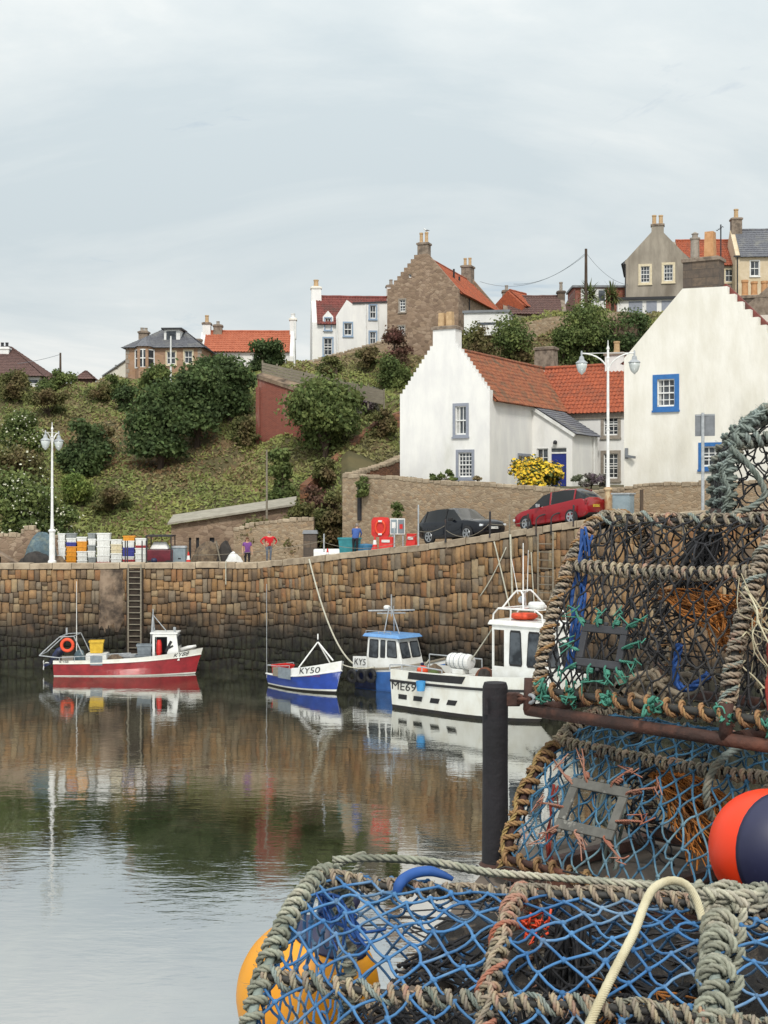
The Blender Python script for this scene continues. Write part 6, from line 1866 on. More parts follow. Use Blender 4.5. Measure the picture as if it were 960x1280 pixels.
heap('net_heap', 'small tan rope heap at the foot of the lamp post', 'rope', 72, 697, 1.0, .75, 77.9, 'net_pile', ZQ, 15)
o = MB().beam((gx(277, 79), 79, ZQ + .2), (gx(270, 79), 79, gz(676, 79)), .28, .06).build('plank', 'fence_wood'); tag(o, 'grey plank leaning on the black tarpaulin bundle', 'plank')
p = at(7, 690, 79.2); t = thing('slab_pile', 'tilted grey concrete slab leaning at the edge of the photo on the quay', 'slab', (p.x, 79.2, ZQ))
MB().obox((0, 0, .72), (1.5, .9, .14), Matrix.Rotation(R(32), 3, 'Y')).build('slab', 'concrete', t, bevel=.02); MB().box(-.6, -.3, 0, -.35, .3, .95).build('prop', 'fence_wood', t)
hill_wall('quay_back_wall', [(-90, 672, 81), (-20, 671, 81), (26, 670, 81), (30, 661, 81), (44, 661, 81), (48, 671, 81), (78, 672, 81)], 2.6, .5, 'rubble_brown', 'low brown stone wall at the back of the quay left of the lamp post', 'coping')
def boat_heap(fr, x, y, z, w, h, m, name, label, cat, seed, d=None):
    o = heap(name, label, cat, 0, 0, w, h, 1, m, z, seed, d); p = fr.w(x, y, 0); o.location = (p.x, p.y, z); return o
boat_heap(fb, bx(142), -.2, .46, 1.1, .62, 'net_pile', 'net_heap', 'tangled brown nets on the deck amidships in the red boat', 'netting', 31)
boat_heap(fb, bx(95), .2, .46, .7, .75, 'net_blue', 'net_heap', 'blue-grey net bundle in the stern of the red boat', 'netting', 33)
boat_heap(fk, 1.5, .1, .31, 1.3, .45, 'net_pile', 'net_heap', 'low brown net heap inside the small blue boat', 'netting', 35)
boat_heap(fm, 1.2, .3, .92, 1.4, .95, 'net_pile', 'net_heap', 'brown net heap on the aft deck of the white boat', 'netting', 37)
boat_heap(fm, 5.0, -.75, .92, .8, 1.1, 'tarp_dark', 'net_heap', 'dark gear heap beside the winch on the white boat', 'gear', 39)
# bollard posts and ladder
def post(px, py_top, py_bot, label, m='black_iron', r=.05, Y=None, z0=None, group=None):
    w_ = wall_pt(px, py_bot); Y = Y or w_.y + .1
    o = MB().lathe([(r * 1.3, 0), (r * 1.3, .06), (r, .08), (r, (py_bot - py_top) * Y / F), (r * .5, (py_bot - py_top) * Y / F + .04)], 10, (gx(px, Y), Y, gz(py_bot, Y))).build('railing_post', m)
    return tag(o, label, 'post', group)
t = thing('ladder', 'rusty iron ladder fixed to the harbour wall behind the red boat, with black handrail hoops', 'ladder', (0, 0, 0))
pl, pr = wall_pt(160.5, 703), wall_pt(177.5, 703)
mb = MB(); mb.box(pl.x - .12, pl.y - .06, .4, pr.x + .12, pl.y + .1, 5.6); mb.build('recess_shade_panel', 'mortar_dark', t)  # dark panel on the wall face, its colour standing in for a recess's shade
for q in (pl, pr): MB().beam((q.x, q.y - .12, .8), (q.x, q.y - .12, 5.9), .08, .08).build('rail', 'fence_wood', t)
for k in range(15):
    z = 1.2 + k * .33; MB().tube([(pl.x, pl.y - .12, z), (pr.x, pr.y - .12, z)], .03, 6).build('rung', 'fence_wood', t)
for q in (156, 159, 177, 183):
    w_ = wall_pt(q, 703); hgt = gz(676, w_.y)
    MB().beam((w_.x, w_.y + .25, 5.88), (w_.x, w_.y + .25, hgt), .06, .06).build('handrail_post', 'black_iron', t)
# second ladder near the red car with two hoops
t = thing('ladder', 'grey ladder with two black hoop handles going over the wall by the red car', 'ladder', (0, 0, 0))
a, b = wall_pt(672, 664), wall_pt(690, 662)
for q in (a, b): MB().beam((q.x, q.y - .15, 2.2), (q.x, q.y - .15, q.z - .1), .07, .07).build('rail', 'fence_wood', t)
for k in range(14): MB().tube([(a.x, a.y - .15, 2.5 + k * .38), (b.x, b.y - .15, 2.5 + k * .38)], .022, 6).build('rung', 'fence_wood', t)
for q, h_, top in ((a, 1, 643), (b, 1, 641)):
    zt = gz(top, q.y + .1); u = Vector((QN.x, QN.y, 0)); v_ = QD * .0
    c0 = Vector((q.x, q.y, q.z - .25)) - u * .12; c1 = c0 + u * .9 + QD * .55
    P = [c0]; P += [c0.lerp(c1, .5 - .5 * math.cos(e)) + Z_ * ((zt - c0.z) * (.72 + .28 * math.sin(e))) for e in np.linspace(0, math.pi, 9)]; P += [c1]
    MB().tube(P, .035, 7).build('hoop', 'black_iron', t)
post(660, 643, 666, 'black railing post at the front of the red car', r=.045, group='black railing posts')
post(717, 632, 658, 'black railing post at the rear of the red car', r=.045, group='black railing posts')
post(612.5, 640, 672, 'black railing post right in front of the dark car number plate', r=.05, group='black railing posts')
post(557, 650, 678, 'black railing post in front of the dark car door', r=.045, group='black railing posts')
post(637, 644, 670, 'pale wooden stake standing between the two cars', 'fence_wood', r=.04)
post(523, 632, 682, 'pale galvanised pole behind the tail of the dark car', 'galv', r=.04)
post(405, 668, 690, 'thin grey railing post near the man in blue, beside the gate pier', 'galv', r=.04)
post(493, 660, 684, 'thin railing post in front of the notice board', 'galv', r=.04)
def chain(px0, py0, px1, py1, sag, label):
    a, b = wall_pt(px0, py0), wall_pt(px1, py1)
    P = [a.lerp(b, k / 12) + Vector((0, .1, -sag * 4 * (k / 12) * (1 - k / 12))) for k in range(13)]
    o = MB().tube(P, .014, 5).build('railing_rope', 'fence_wood', smooth=True); tag(o, label, 'rope', 'railing ropes along the quay')
chain(523, 664, 557, 657, .15, 'railing rope between the pale pole and the post by the dark car door')
chain(557, 662, 612, 654, .5, 'sagging railing rope in front of the dark car')
chain(612, 655, 660, 652, .1, 'railing rope running between the dark car and the red car')
chain(405, 678, 523, 668, .5, 'long railing rope from near the man in blue to the pale pole')
chain(240, 694, 405, 676, .2, 'long pale railing rope passing in front of the woman and the man in red')

# lifebuoy housing, notice boards, barrier, cones, fish box by the retaining wall
Yl_ = 73.8
def zroad(px, Y): 
    s = 0; X = gx(px, Y); best = min(((Vector((X, Y, 0)) - q_at(S0 + k * .5)[0]).length, k * .5) for k in range(90))
    return q_top(S0 + best[1]) - .1 - .25 * max(0, 1 - best[1] / 5)
p = at(476, 668, Yl_); t = thing('lifebuoy_cabinet', 'tall red lifebuoy housing on a post beside the notice board', 'lifebuoy housing', (p.x, Yl_, zroad(476, Yl_)), R(-12))
MB().tube([(0, .1, 0), (0, .1, 1.9)], .05, 8).build('post', 'red_plastic', t)
zt = gz(647, Yl_) - t.location.z; zb = gz(672, Yl_) - t.location.z
sh = [(.0, -.39), (.30, -.38), (.38, -.28), (.38, .28), (.30, .42), (0, .44)]
mb = MB(); pts = [(x, z) for x, z in sh] + [(-x, z) for x, z in reversed(sh[1:-1])]
sc_ = (zt - zb) / .83; c_ = (zt + zb) / 2
mb.wall((Vector((0, -.12, c_)), X_, Z_, -Y_), [(x * sc_, z * sc_) for x, z in pts], (), .24); mb.build('case', 'red_plastic', t, bevel=.04)
MB().tube([(math.cos(a) * .2 * sc_, -.14, c_ + math.sin(a) * .27 * sc_) for a in np.linspace(0, 6.283, 21)[:-1]], .06, 8, closed=True, caps=False).build('ring', 'orange', t, smooth=True)
for s_, z in ((-.0, .27), (0, -.27)): MB().box(-.1, -.22, c_ + z * sc_ - .05, .1, -.1, c_ + z * sc_ + .05).build('band', 'white_paint', t)
Yn = 73.4
p = at(497, 660, Yn); t = thing('notice_board', 'white-framed double notice board with grey posters beside the lifebuoy housing', 'notice board', (p.x, Yn, zroad(497, Yn)), R(-12))
zt, zb = gz(648, Yn) - t.location.z, gz(668, Yn) - t.location.z; w = 19 * Yn / F / 2
mb = MB(); mb.box(-w, -.03, zb, w, .03, zt); mb.build('board', 'white_paint', t)
for k, (a, b) in enumerate(((-.9, -.08), (.08, .9))):
    MB().box(w * a, -.045, zb + .06, w * b, -.03, zt - .06).build('poster', 'grey_plastic' if k else 'cabinet', t)
MB().box(-w * .75, -.06, (zt + zb) / 2 - .1, -w * .25, -.045, zt - .2).build('notice', 'plate_white', t)
MB().box(w * .3, -.06, zb + .3, w * .7, -.045, zb + .55).build('notice', 'red_plastic', t)
for x in (-w * .7, w * .7): MB().box(x - .04, .03, 0, x + .04, .09, zb + .3).build('leg', 'galv', t)
def barrier(px0, px1, py0, py1, Y, label, rz):
    p = at((px0 + px1) / 2, py0, Y); w = (px1 - px0) * Y / F; z = zroad((px0 + px1) / 2, Y); h = p.z - z
    t = thing('barrier', label, 'barrier', (p.x, Y, z), rz, 'red water barriers')
    pr = [(-.22, 0), (.22, 0), (.2, .12), (.1, h * .55), (.08, h), (-.08, h), (-.1, h * .55), (-.2, .12)]
    mb = MB(); mb.add([(x, y, zz) for x in (-w / 2, w / 2) for y, zz in pr], [(i, (i + 1) % 8, 8 + (i + 1) % 8, 8 + i) for i in range(8)] + [tuple(range(7, -1, -1)), tuple(range(8, 16))]); mb.build('body', 'red_plastic', t, bevel=.02)
    MB().box(-w * .3, -.13, h * .62, w * .3, -.1, h * .8).build('reflector', 'white_paint', t)
barrier(474, 492, 671, 686, 72.6, 'red plastic barrier in front of the lifebuoy housing', R(-20))
barrier(508, 521, 667, 680, 72.9, 'red plastic barrier behind the rear wheel of the dark car', R(-35))
cone(468.5, 690, 72.4, 'red and white traffic cone beside the red barrier and the man in blue', zroad(468, 72.4) + .15)
cone(409.5, 690, 77.2, 'pale faded traffic cone near the gate pier', zroad(409, 77.2) - .02)
p = at(437, 672, 74.4); tote('crate', 'turquoise fish tub next to the man in blue', 'crate', (p.x, 74.6, zroad(437, 74.5)), R(-25), 1.0, .8, .95, 'teal')
p = at(457, 680, 74.6); o = MB().lathe([(.5, 0), (.46, .5), (.36, .55), (.05, .58)], 14, (p.x, 74.3, zroad(457, 74.4))).build('basket', 'fish_teal', smooth=False); tag(o, 'dark teal round basket beside the red cone', 'basket')
p = at(412, 684, 77.5); t = thing('dinghy', 'small white upturned dinghy on the quay behind the faded cone', 'dinghy', (p.x, 78.3, zroad(412, 77.6)), R(5))
H_ = Hull(1.9, .9, [(0, 0, 1, 2.4, 0), (.25, .25, .92, 2.4, 0), (.5, .5, .7, 2.2, -.1), (.62, .6, .2, 2, -.2)], .8, .45, deck=-.1, inset=.03)
ob = MB(); 
rings = [[H_.pt(k / 14, r, sg) for sg, rs_ in ((-1, (0, 1, 2, 3)), (1, (3, 2, 1, 0))) for r in rs_] for k in range(15)]
vs = [v - X_ * .95 for q in rings for v in q]; ob.add(vs, [(i * 8 + j, i * 8 + j + 1, (i + 1) * 8 + j + 1, (i + 1) * 8 + j) for i in range(14) for j in range(7)] + [tuple(range(8))])
ob.build('hull', 'white_paint', t); MB().beam((-.9, 0, .63), (.6, 0, .63), .06, .06).build('keel', 'white_paint', t)

# ------------------------------------------------------------------ street lamps, sign, cabinet
def street_lamp(label, X, Y, z0, ztop, arm, rz, zthick):
    t = thing('street_lamp', label, 'street lamp', (X, Y, z0), rz, 'white harbour street lamps')
    H = ztop - z0; th = zthick - z0
    MB().lathe([(.24, 0), (.24, .15), (.17, .22), (.16, th - .1), (.2, th - .02), (.22, th), (.2, th + .06), (.1, th + .12)], 14).build('base', 'lamp_rust' if Y < 70 else 'white_paint', t)
    MB().lathe([(.1, th + .1), (.075, th + 1.0), (.055, H - .5), (.085, H - .45), (.06, H - .35), (.045, H - .05), (.08, H), (.03, H + .15), (.015, H + .4)], 12).build('post', 'white_paint', t)
    MB().lathe([(.06, th + (H - th) * .42), (.1, th + (H - th) * .42 + .04), (.06, th + (H - th) * .42 + .1)], 10).build('collar', 'white_paint', t)
    for s in (-1, 1):
        P = [(0, 0, H - 1.15)] + [(s * arm * (1 - math.cos(e)), 0, H - 1.15 + .95 * math.sin(e)) for e in np.linspace(.2, 1.57, 8)]
        a_ = MB().tube(P, .035, 7).tube([(0, 0, H - .2), (s * arm, 0, H - .2)], .015, 5).build('arm', 'white_paint', t)
        x = s * arm; zt = H - .2
        MB().lathe([(.03, .12), (.05, .0), (.04, -.12), (.1, -.16), (.13, -.32), (.27, -.42), (.29, -.46)], 14, (x, 0, zt)).build('lantern_hood', 'galv', t)
        MB().lathe([(.26, -.45), (.25, -.6), (.17, -.85), (.05, -.97), (.02, -1.0)], 14, (x, 0, zt)).build('lantern_glass', 'lamp_glass', t, smooth=True)
YL = 76.9
street_lamp('white twin-lantern street lamp on the quay beside the fish crates', gx(63, YL), YL + .4, 5.9, gz(536, YL), .55, R(62), gz(664, YL))
YL2 = 63.6
w_ = gx(760, YL2)
street_lamp('white twin-lantern street lamp with rusty base beside the red car', w_, YL2, 7.9, gz(436, YL2), 1.22, R(-6), gz(612, YL2))
Ys_ = 58.6
p = at(878.5, 640, Ys_); t = thing('road_sign', 'back of a grey twin-plate road sign on a tall pole before the white gable', 'sign', (p.x, Ys_, 8.6), R(-28))
ht = gz(516, Ys_) - 8.6
MB().tube([(0, 0, 0), (0, 0, ht)], .07, 10).build('pole', 'galv', t)
for a, b, k in ((-.36, -.02, 0), (.02, .5, .0)):
    MB().box(a, .08, ht - 1.0, b, .1, ht - .06).build('plate', 'lead', t)
MB().box(-.36, .06, ht - .12, .5, .085, ht - .08).build('rail', 'galv', t)
Yk = 62.4
p = at(782, 640, Yk); t = thing('utility_cabinet', 'pale blue-grey utility cabinet behind the lamp post', 'cabinet', (p.x, Yk, 8.2), R(-35))
hh = gz(618, Yk) - 8.2
MB().box(-.55, -.25, 0, .3, .3, hh).build('body', 'cabinet', t, bevel=.02); MB().box(-.6, -.3, hh, .35, .35, hh + .07).build('lid', 'galv', t); MB().box(-.5, -.265, .12, .25, -.245, hh - .1).build('door', 'cabinet', t)
p = at(802, 640, 62.2); o = MB().beam((p.x, 62.2, 8.2), (p.x, 62.2, gz(612, 62.2)), .14, .14).build('timber_post', 'bark'); tag(o, 'dark weathered timber post right of the utility cabinet', 'post')
# poles and wires on the hill
def pole(px, py_top, py_bot, Y, r, m, label, cat='pole', taper=.7):
    o = MB().tube([(gx(px, Y), Y, gz(py_bot, Y) - .5), (gx(px, Y), Y, gz(py_top, Y))], [r, r * taper], 8).build('utility_pole' if cat == 'pole' else 'flagpole', m); return tag(o, label, cat)
pole(732.5, 311, 392, 123.5, .17, 'bark', 'tall wooden utility pole in front of the spiky palms')
pole(75.5, 441, 474, 121, .12, 'bark', 'wooden utility pole on the hilltop between the hut and the orange shed')
pole(213.5, 420, 470, 117, .09, 'white_paint', 'white flagpole standing in front of the sandstone villa', 'flagpole')
pole(368, 402, 462, 116, .09, 'white_paint', 'white lamp column in front of the white gable of the low cottage', 'flagpole')
pole(333.5, 562, 640, 84.5, .07, 'fence_wood', 'thin weathered pole rising behind the quayside shed')
pole(450, 606, 640, 80.9, .16, 'dark_paint', 'black drainpipe post against the corner of the retaining wall', taper=1.0)
def wire(a, b, sag, label):
    P = [Vector(a).lerp(Vector(b), k / 14) - Z_ * (sag * 4 * (k / 14) * (1 - k / 14)) for k in range(15)]
    o = MB().tube(P, .018, 4).build('overhead_wire', 'grey_plastic'); tag(o, label, 'wire', 'overhead wires')
wire(at(732.5, 316, 123.5), at(642, 355, 128), .8, 'overhead wire from the utility pole to the nearest stone chimney')
wire(at(732.5, 318, 123.5), at(600, 352, 128), 1.4, 'overhead wire from the utility pole to the stone house chimney')
wire(at(732.5, 316, 123.5), at(785, 356, 130), .6, 'overhead wire from the utility pole to the grey harled house')
wire(at(75.5, 443, 121), at(-60, 452, 125), .6, 'overhead wire from the hilltop pole towards the bungalow')

# ------------------------------------------------------------------ cars
def car(name, label, loc, rz, L, Wd, Ht, paint, prof, win_rng, plate, suv, front_seen):
    """prof: stations (x from the rear 0..1, z_sill, z_belt, z_top, half width at belt, half width at top)"""
    t = thing(name, label, 'car', loc, rz)
    hw = Wd / 2; mb = MB(); vs = []; n = len(prof)
    K = 7
    for (x, zs, zb, zt, wb, wt) in prof:
        half = [(hw * wb * .9, zs), (hw * wb, zs + .12), (hw * wb * 1.0, (zs + zb) / 2 + .05), (hw * wb * .975, zb - .06), (hw * wb * .95, zb), (hw * wt, zt - .03), (hw * wt * .55, zt + .02)]
        X = (x - .5) * L
        for y, z in half: vs.append((X, -y, z))
        for y, z in reversed(half): vs.append((X, y, z))
    k = 2 * K; fs = []; ms = []
    for i in range(n - 1):
        for j in range(k - 1):
            f = (i * k + j, (i + 1) * k + j, (i + 1) * k + j + 1, i * k + j + 1)
            m = 0
            if i in win_rng['side'] and j in (4, k - 6): m = 1
            if i in win_rng['screen'] and 4 <= j <= k - 6: m = 1
            fs.append(f); ms.append(m)
        fs.append((i * k + k - 1, (i + 1) * k + k - 1, (i + 1) * k, i * k)); ms.append(2)
    fs.append(tuple(range(k))); ms.append(0); fs.append(tuple((n - 1) * k + j for j in range(k - 1, -1, -1))); ms.append(0)
    o = len(mb.v); mb.v.extend(vs); mb.f.extend(fs); mb.m.extend(ms)
    b = mb.build('body', [MT[paint], MT['car_glass'], MT['rubber']], t)
    b.data.polygons.foreach_set('use_smooth', [True] * len(b.data.polygons))
    try: b.data.set_sharp_from_angle(angle=R(38))
    except Exception: pass
    # pillars
    for xi in win_rng['pillars']:
        for s in (-1, 1):
            p = prof[xi]; X = (p[0] - .5) * L
            MB().beam((X, s * hw * p[4] * .955, p[2] - .01), (X, s * hw * p[5] * 1.005, p[3] - .02), .07, .03, up=(0, 1, 0)).build('pillar', 'rubber' if suv else paint, t)
    wr = .345 if suv else .31
    for fx in (.5 - .195 if suv else .5 - .2, -.5 + .20):
        for s in (-1, 1):
            X = fx * L; ax = Matrix.Rotation(R(-90) * s, 3, 'X')
            MB().lathe([(wr + .05, 0), (wr + .05, .012), (.02, .013)], 22, (X, s * hw * .985, wr), axis=ax.inverted() if False else ax).build('wheel_arch', 'rubber', t)
            w = MB().lathe([(wr * .6, -.1), (wr, -.09), (wr, .05), (wr * .92, .075), (wr * .68, .075), (wr * .66, .03)], 24, (X, s * hw * .955, wr), axis=ax).build('wheel', 'rubber', t)
            mb = MB(); mb.lathe([(.02, .02), (.09, .045), (.02, .05)], 12, (X, s * hw * .965, wr), axis=ax)
            for q in range(5):
                a = q * 2 * math.pi / 5 + .3
                for da in (-.16, .16):
                    mb.beam(Vector((X, s * (hw * .965 + .05), wr)) + Vector((math.cos(a), 0, math.sin(a))) * .05, Vector((X, s * (hw * .965 + .055), wr)) + Vector((math.cos(a + da), 0, math.sin(a + da))) * wr * .66, .045, .03, up=(0, 1, 0))
            mb.tube([(X + math.cos(a) * wr * .66, s * (hw * .965 + .05), wr + math.sin(a) * wr * .66) for a in np.linspace(0, 6.283, 25)[:-1]], .025, 5, closed=True, caps=False)
            mb.build('rim', 'alloy', w)
    fx = L / 2
    for s in (-1, 1):
        f0 = prof[-2]; zl = f0[2] - .12
        mb = MB(); mb.obox((fx * .945, s * hw * .66, zl), (.16, hw * .42, .1), Matrix.Rotation(-s * R(24), 3, 'Z')); mb.build('headlight', 'lens', t, bevel=.02)
        mb = MB(); r0 = prof[1]; mb.obox((-fx * .965, s * hw * .72, r0[2] - .1), (.1, hw * .42, .15 if suv else .2), Matrix.Rotation(s * R(18), 3, 'Z')); mb.build('tail_light', 'lens_red', t, bevel=.02)
        mi_ = prof[win_rng['mirror']]
        mb = MB(); mb.obox(((mi_[0] - .5) * L + .1, s * (hw * .98 + .1), mi_[2] + .07), (.12, .22, .15)); mb.build('mirror', 'rubber' if suv else 'alloy', t, bevel=.03)
        MB().beam((-L * .27, s * (hw * .985), .3), (L * .27, s * (hw * .985), .3), .03, .12).build('sill', 'rubber' if suv else paint, t)
        for q in (.02, -.2):
            MB().box(q * L, s * hw * .985 - .012, prof[5][2] - .2, q * L + .17, s * hw * .985 + .012, prof[5][2] - .17).build('handle', paint, t)
    mb = MB(); mb.box(fx * .985, -hw * .55, .42, fx * 1.0, hw * .55, .62); mb.build('grille', 'rubber', t, bevel=.01)
    mb = MB(); mb.box(fx * 1.0, -.26, .5, fx * 1.0 + .015, .26, .61); pf_ = mb.build('number_plate', 'plate_white', t)
    mb = MB(); mb.box(-fx * 1.0 - .015, -.26, .62, -fx * 1.0, .26, .73); pr_ = mb.build('number_plate', 'plate_yellow', t)
    if plate:
        vs, f_ = text_mesh(plate, .12, 0)
        if front_seen: MB().add([(fx + .018, v[0], .555 + v[1]) for v in vs], f_).build('lettering', 'letter_black', pf_)
        else: MB().add([(-fx - .018, -v[0], .675 + v[1]) for v in vs], f_).build('lettering', 'letter_black', pr_)
    return t
suvp = [(0.0, .42, .92, .98, .80, .70), (.015, .34, 1.02, 1.12, .92, .70), (.05, .28, 1.08, 1.40, .97, .68), (.13, .25, 1.08, 1.60, 1.0, .70), (.30, .22, 1.04, 1.65, 1.0, .72), (.46, .22, 1.01, 1.63, 1.0, .71), (.56, .22, 1.0, 1.56, 1.0, .69),
        (.705, .22, 1.0, 1.05, 1.0, .88), (.80, .23, .97, 1.02, 1.0, .86), (.92, .25, .88, .95, .95, .80), (.975, .28, .80, .86, .86, .74), (1.0, .36, .66, .70, .74, .66)]
hatp = [(0.0, .40, .82, .88, .84, .72), (.02, .32, .95, 1.02, .93, .72), (.06, .26, 1.0, 1.2, .97, .70), (.14, .24, 1.0, 1.44, 1.0, .69), (.30, .20, .96, 1.5, 1.0, .70), (.46, .2, .93, 1.49, 1.0, .70), (.58, .2, .91, 1.42, 1.0, .68),
        (.76, .2, .89, .95, 1.0, .86), (.85, .22, .85, .90, .98, .84), (.93, .24, .76, .82, .93, .78), (.98, .27, .66, .72, .84, .70), (1.0, .34, .56, .60, .72, .62)]
wr_ = {'side': (2, 3, 4, 5, 6), 'screen': (1, 2, 6), 'pillars': (3, 5), 'mirror': 6}
Yc_ = 68.3; slope = math.atan2(2.34, 22.2)
c1 = Vector((gx(579, Yc_), Yc_ + .6, 0)); zc = zroad(579, Yc_ + .6)
cr = car('parked_car', 'dark blue-black estate car parked nose uphill beside the retaining wall', (c1.x, c1.y, zc), 0, 4.37, 1.92, 1.65, 'car_dark', suvp, wr_, 'KY17 WKM', True, True)
cr.scale = (1.06,) * 3
cr.rotation_euler = (Matrix.Rotation(R(-50), 3, 'Z') @ Matrix.Rotation(-slope * .75, 3, 'Y')).to_euler()
Yr_ = 63.9
c1 = Vector((gx(702, Yr_), Yr_ + .5, 0)); zc = zroad(702, Yr_ + .5)
cr = car('parked_car', 'shiny red hatchback parked nose downhill beside the street lamp', (c1.x, c1.y, zc), 0, 4.15, 1.78, 1.5, 'car_red', hatp, wr_, 'SL08 XTB', False, False)
cr.scale = (1.03, 1.03, 1.12)
cr.rotation_euler = (Matrix.Rotation(R(180 - 42), 3, 'Z') @ Matrix.Rotation(slope * 1.3, 3, 'Y')).to_euler()

# ------------------------------------------------------------------ people
def person(label, X, Y, z, rz, joints, edges, zones, hair, scale=1.0, hair_c=None, face=None):
    """joints: name -> (x, y, z, radius); the skin grows along the edges; zones: function(center, nearest joint) -> material"""
    t = thing('person', label, 'person', (X, Y, z), rz)
    names = list(joints); me = bpy.data.meshes.new('body')
    me.from_pydata([joints[k][:3] for k in names], [(names.index(a), names.index(b)) for a, b in edges], [])
    ob = bpy.data.objects.new('tmp', me); col.objects.link(ob)
    md = ob.modifiers.new('skin', 'SKIN'); md.use_smooth_shade = True
    for i, k in enumerate(names):
        r = joints[k][3]; rr_ = r if isinstance(r, tuple) else (r, r)
        me.skin_vertices[0].data[i].radius = rr_; me.skin_vertices[0].data[i].use_root = (k == 'pelvis')
    ss = ob.modifiers.new('sub', 'SUBSURF'); ss.levels = 2; ss.render_levels = 2
    dg = bpy.context.evaluated_depsgraph_get(); dg.update()
    m2 = bpy.data.meshes.new_from_object(ob.evaluated_get(dg)); bpy.data.objects.remove(ob)
    m2.materials.clear()
    mats = []
    P = {k: Vector(joints[k][:3]) for k in names}
    for pl in m2.polygons:
        c = pl.center; best = None
        for a, b in edges:
            d = P[b] - P[a]; u = max(0, min(1, (c - P[a]).dot(d) / (d.length_squared + 1e-9)))
            e = (c - P[a] - d * u).length
            if best is None or e < best[0]: best = (e, a, b, u)
        m = zones(c, best[1], best[2], best[3])
        if m not in mats: mats.append(m); m2.materials.append(MT[m])
        pl.material_index = mats.index(m); pl.use_smooth = True
    b = bpy.data.objects.new('body', m2); col.objects.link(b); b.parent = t
    hc = Vector(joints['head'][:3]) + Vector((0, 0, .02)); hr_ = .112
    mb = MB(); n, k = 14, 7
    vs = []
    for j in range(k + 1):
        e = -.25 + (math.pi / 2 + .25) * j / k
        for i in range(n):
            a = 2 * math.pi * i / n
            p = Vector((math.cos(a) * math.cos(e) * hr_ * .92, math.sin(a) * math.cos(e) * hr_ * 1.05, math.sin(e) * hr_ * 1.12))
            if p.y < -.03 and p.z < .05: p *= .82            # the hairline leaves the face free
            vs.append(p + hc + Vector((0, .015, .01)))
    mb.add(vs, [(j * n + i, j * n + (i + 1) % n, (j + 1) * n + (i + 1) % n, (j + 1) * n + i) for j in range(k) for i in range(n)])
    if hair == 'long': mb.tube([hc + Vector((0, .05, .02)), hc + Vector((0, .1, -.1)), hc + Vector((0, .1, -.24))], [.1, .1, .05], 10)
    mb.build('hair', hair_c or 'hair_brown', t, smooth=True)
    mb = MB(); h0 = Vector(joints['head'][:3])
    mb.lathe([(.018, 0), (.012, .03), (.004, .034)], 6, h0 + Vector((0, -.095, .0)), axis=Matrix.Rotation(R(90), 3, 'X'))
    mb.build('nose', 'skin', t)
    for s in (-1, 1):
        MB().lathe([(.012, 0), (.008, .006)], 8, h0 + Vector((s * .036, -.098, .03)), axis=Matrix.Rotation(R(90), 3, 'X')).build('eye', 'dark_paint', t)
        MB().lathe([(.03, -.008), (.034, .0), (.03, .01)], 8, h0 + Vector((s * .092, .01, .005)), axis=Matrix.Rotation(R(90), 3, 'Y')).build('ear', 'skin', t)
    MB().obox(h0 + Vector((0, -.096, -.045)), (.045, .01, .01)).build('mouth', 'lens_red', t)
    return t
def stand(arm='down', bend=0.0, hips=1.0, belly=1.0, knee=0):
    def B(p):      # bend forward around the pelvis
        x, y, z = p; zz = z - .92
        if zz <= 0: return (x, y, z)
        return (x, y - zz * math.sin(bend), .92 + zz * math.cos(bend))
    J = {}
    J['pelvis'] = (0, 0, .94, (.17 * hips, .13 * hips)); J['waist'] = (*B((0, 0, 1.1)), (.155 * belly, .13 * belly)); J['chest'] = (*B((0, 0, 1.3)), (.18 * belly, .13 * belly)); J['neck'] = (*B((0, .0, 1.47)), .06); J['chin'] = (*B((0, -.015, 1.54)), .065); J['head'] = (*B((0, -.02, 1.61)), (.085, .1)); J['crown'] = (*B((0, -.01, 1.69)), .07)
    for s, q in ((-1, 'l'), (1, 'r')):
        J['hip' + q] = (s * .1 * hips, 0, .86, .1 * hips); J['knee' + q] = (s * .11, -.02, .48, .065); J['ankle' + q] = (s * .11, .02, .09, .045); J['toe' + q] = (s * .13, -.14, .035, .04)
        J['sh' + q] = (*B((s * .19 * belly, .01, 1.4)), .062)
        if arm == 'down': e, w, h, f = (s * .27, .03, 1.12), (s * .28, -.05, .88), (s * .28, -.08, .8), (s * .275, -.09, .73)
        elif arm == 'akimbo': e, w, h, f = (s * .50, .06, 1.18), (s * .36, -.04, 1.0), (s * .31, -.08, .96), (s * .27, -.11, .93)
        else: e, w, h, f = (s * .26, -.16, 1.15), (s * .18, -.34, 1.0), (s * .16, -.4, .96), (s * .14, -.46, .93)
        J['el' + q] = (*B(e), .045); J['wr' + q] = (*B(w), .032); J['ha' + q] = (*B(h), .042); J['fi' + q] = (*B(f), .022)
        fx = Vector(B(f)); hx = Vector(B(h))
        for n_, off in (('a', -.022), ('b', 0), ('c', .022)):
            d = (fx - hx); J['f' + n_ + q] = (*(fx + d * .35 + Vector((off * .6, off, 0))), .011)
        J['th' + q] = (*(hx + (fx - hx) * .35 + Vector((-s * .03, -.04, .01))), .013)
    E = [('pelvis', 'waist'), ('waist', 'chest'), ('chest', 'neck'), ('neck', 'chin'), ('chin', 'head'), ('head', 'crown')]
    for q in 'lr': E += [('pelvis', 'hip' + q), ('hip' + q, 'knee' + q), ('knee' + q, 'ankle' + q), ('ankle' + q, 'toe' + q), ('chest', 'sh' + q), ('sh' + q, 'el' + q), ('el' + q, 'wr' + q), ('wr' + q, 'ha' + q), ('ha' + q, 'fi' + q), ('fi' + q, 'fa' + q), ('fi' + q, 'fb' + q), ('fi' + q, 'fc' + q), ('ha' + q, 'th' + q)]
    return J, E
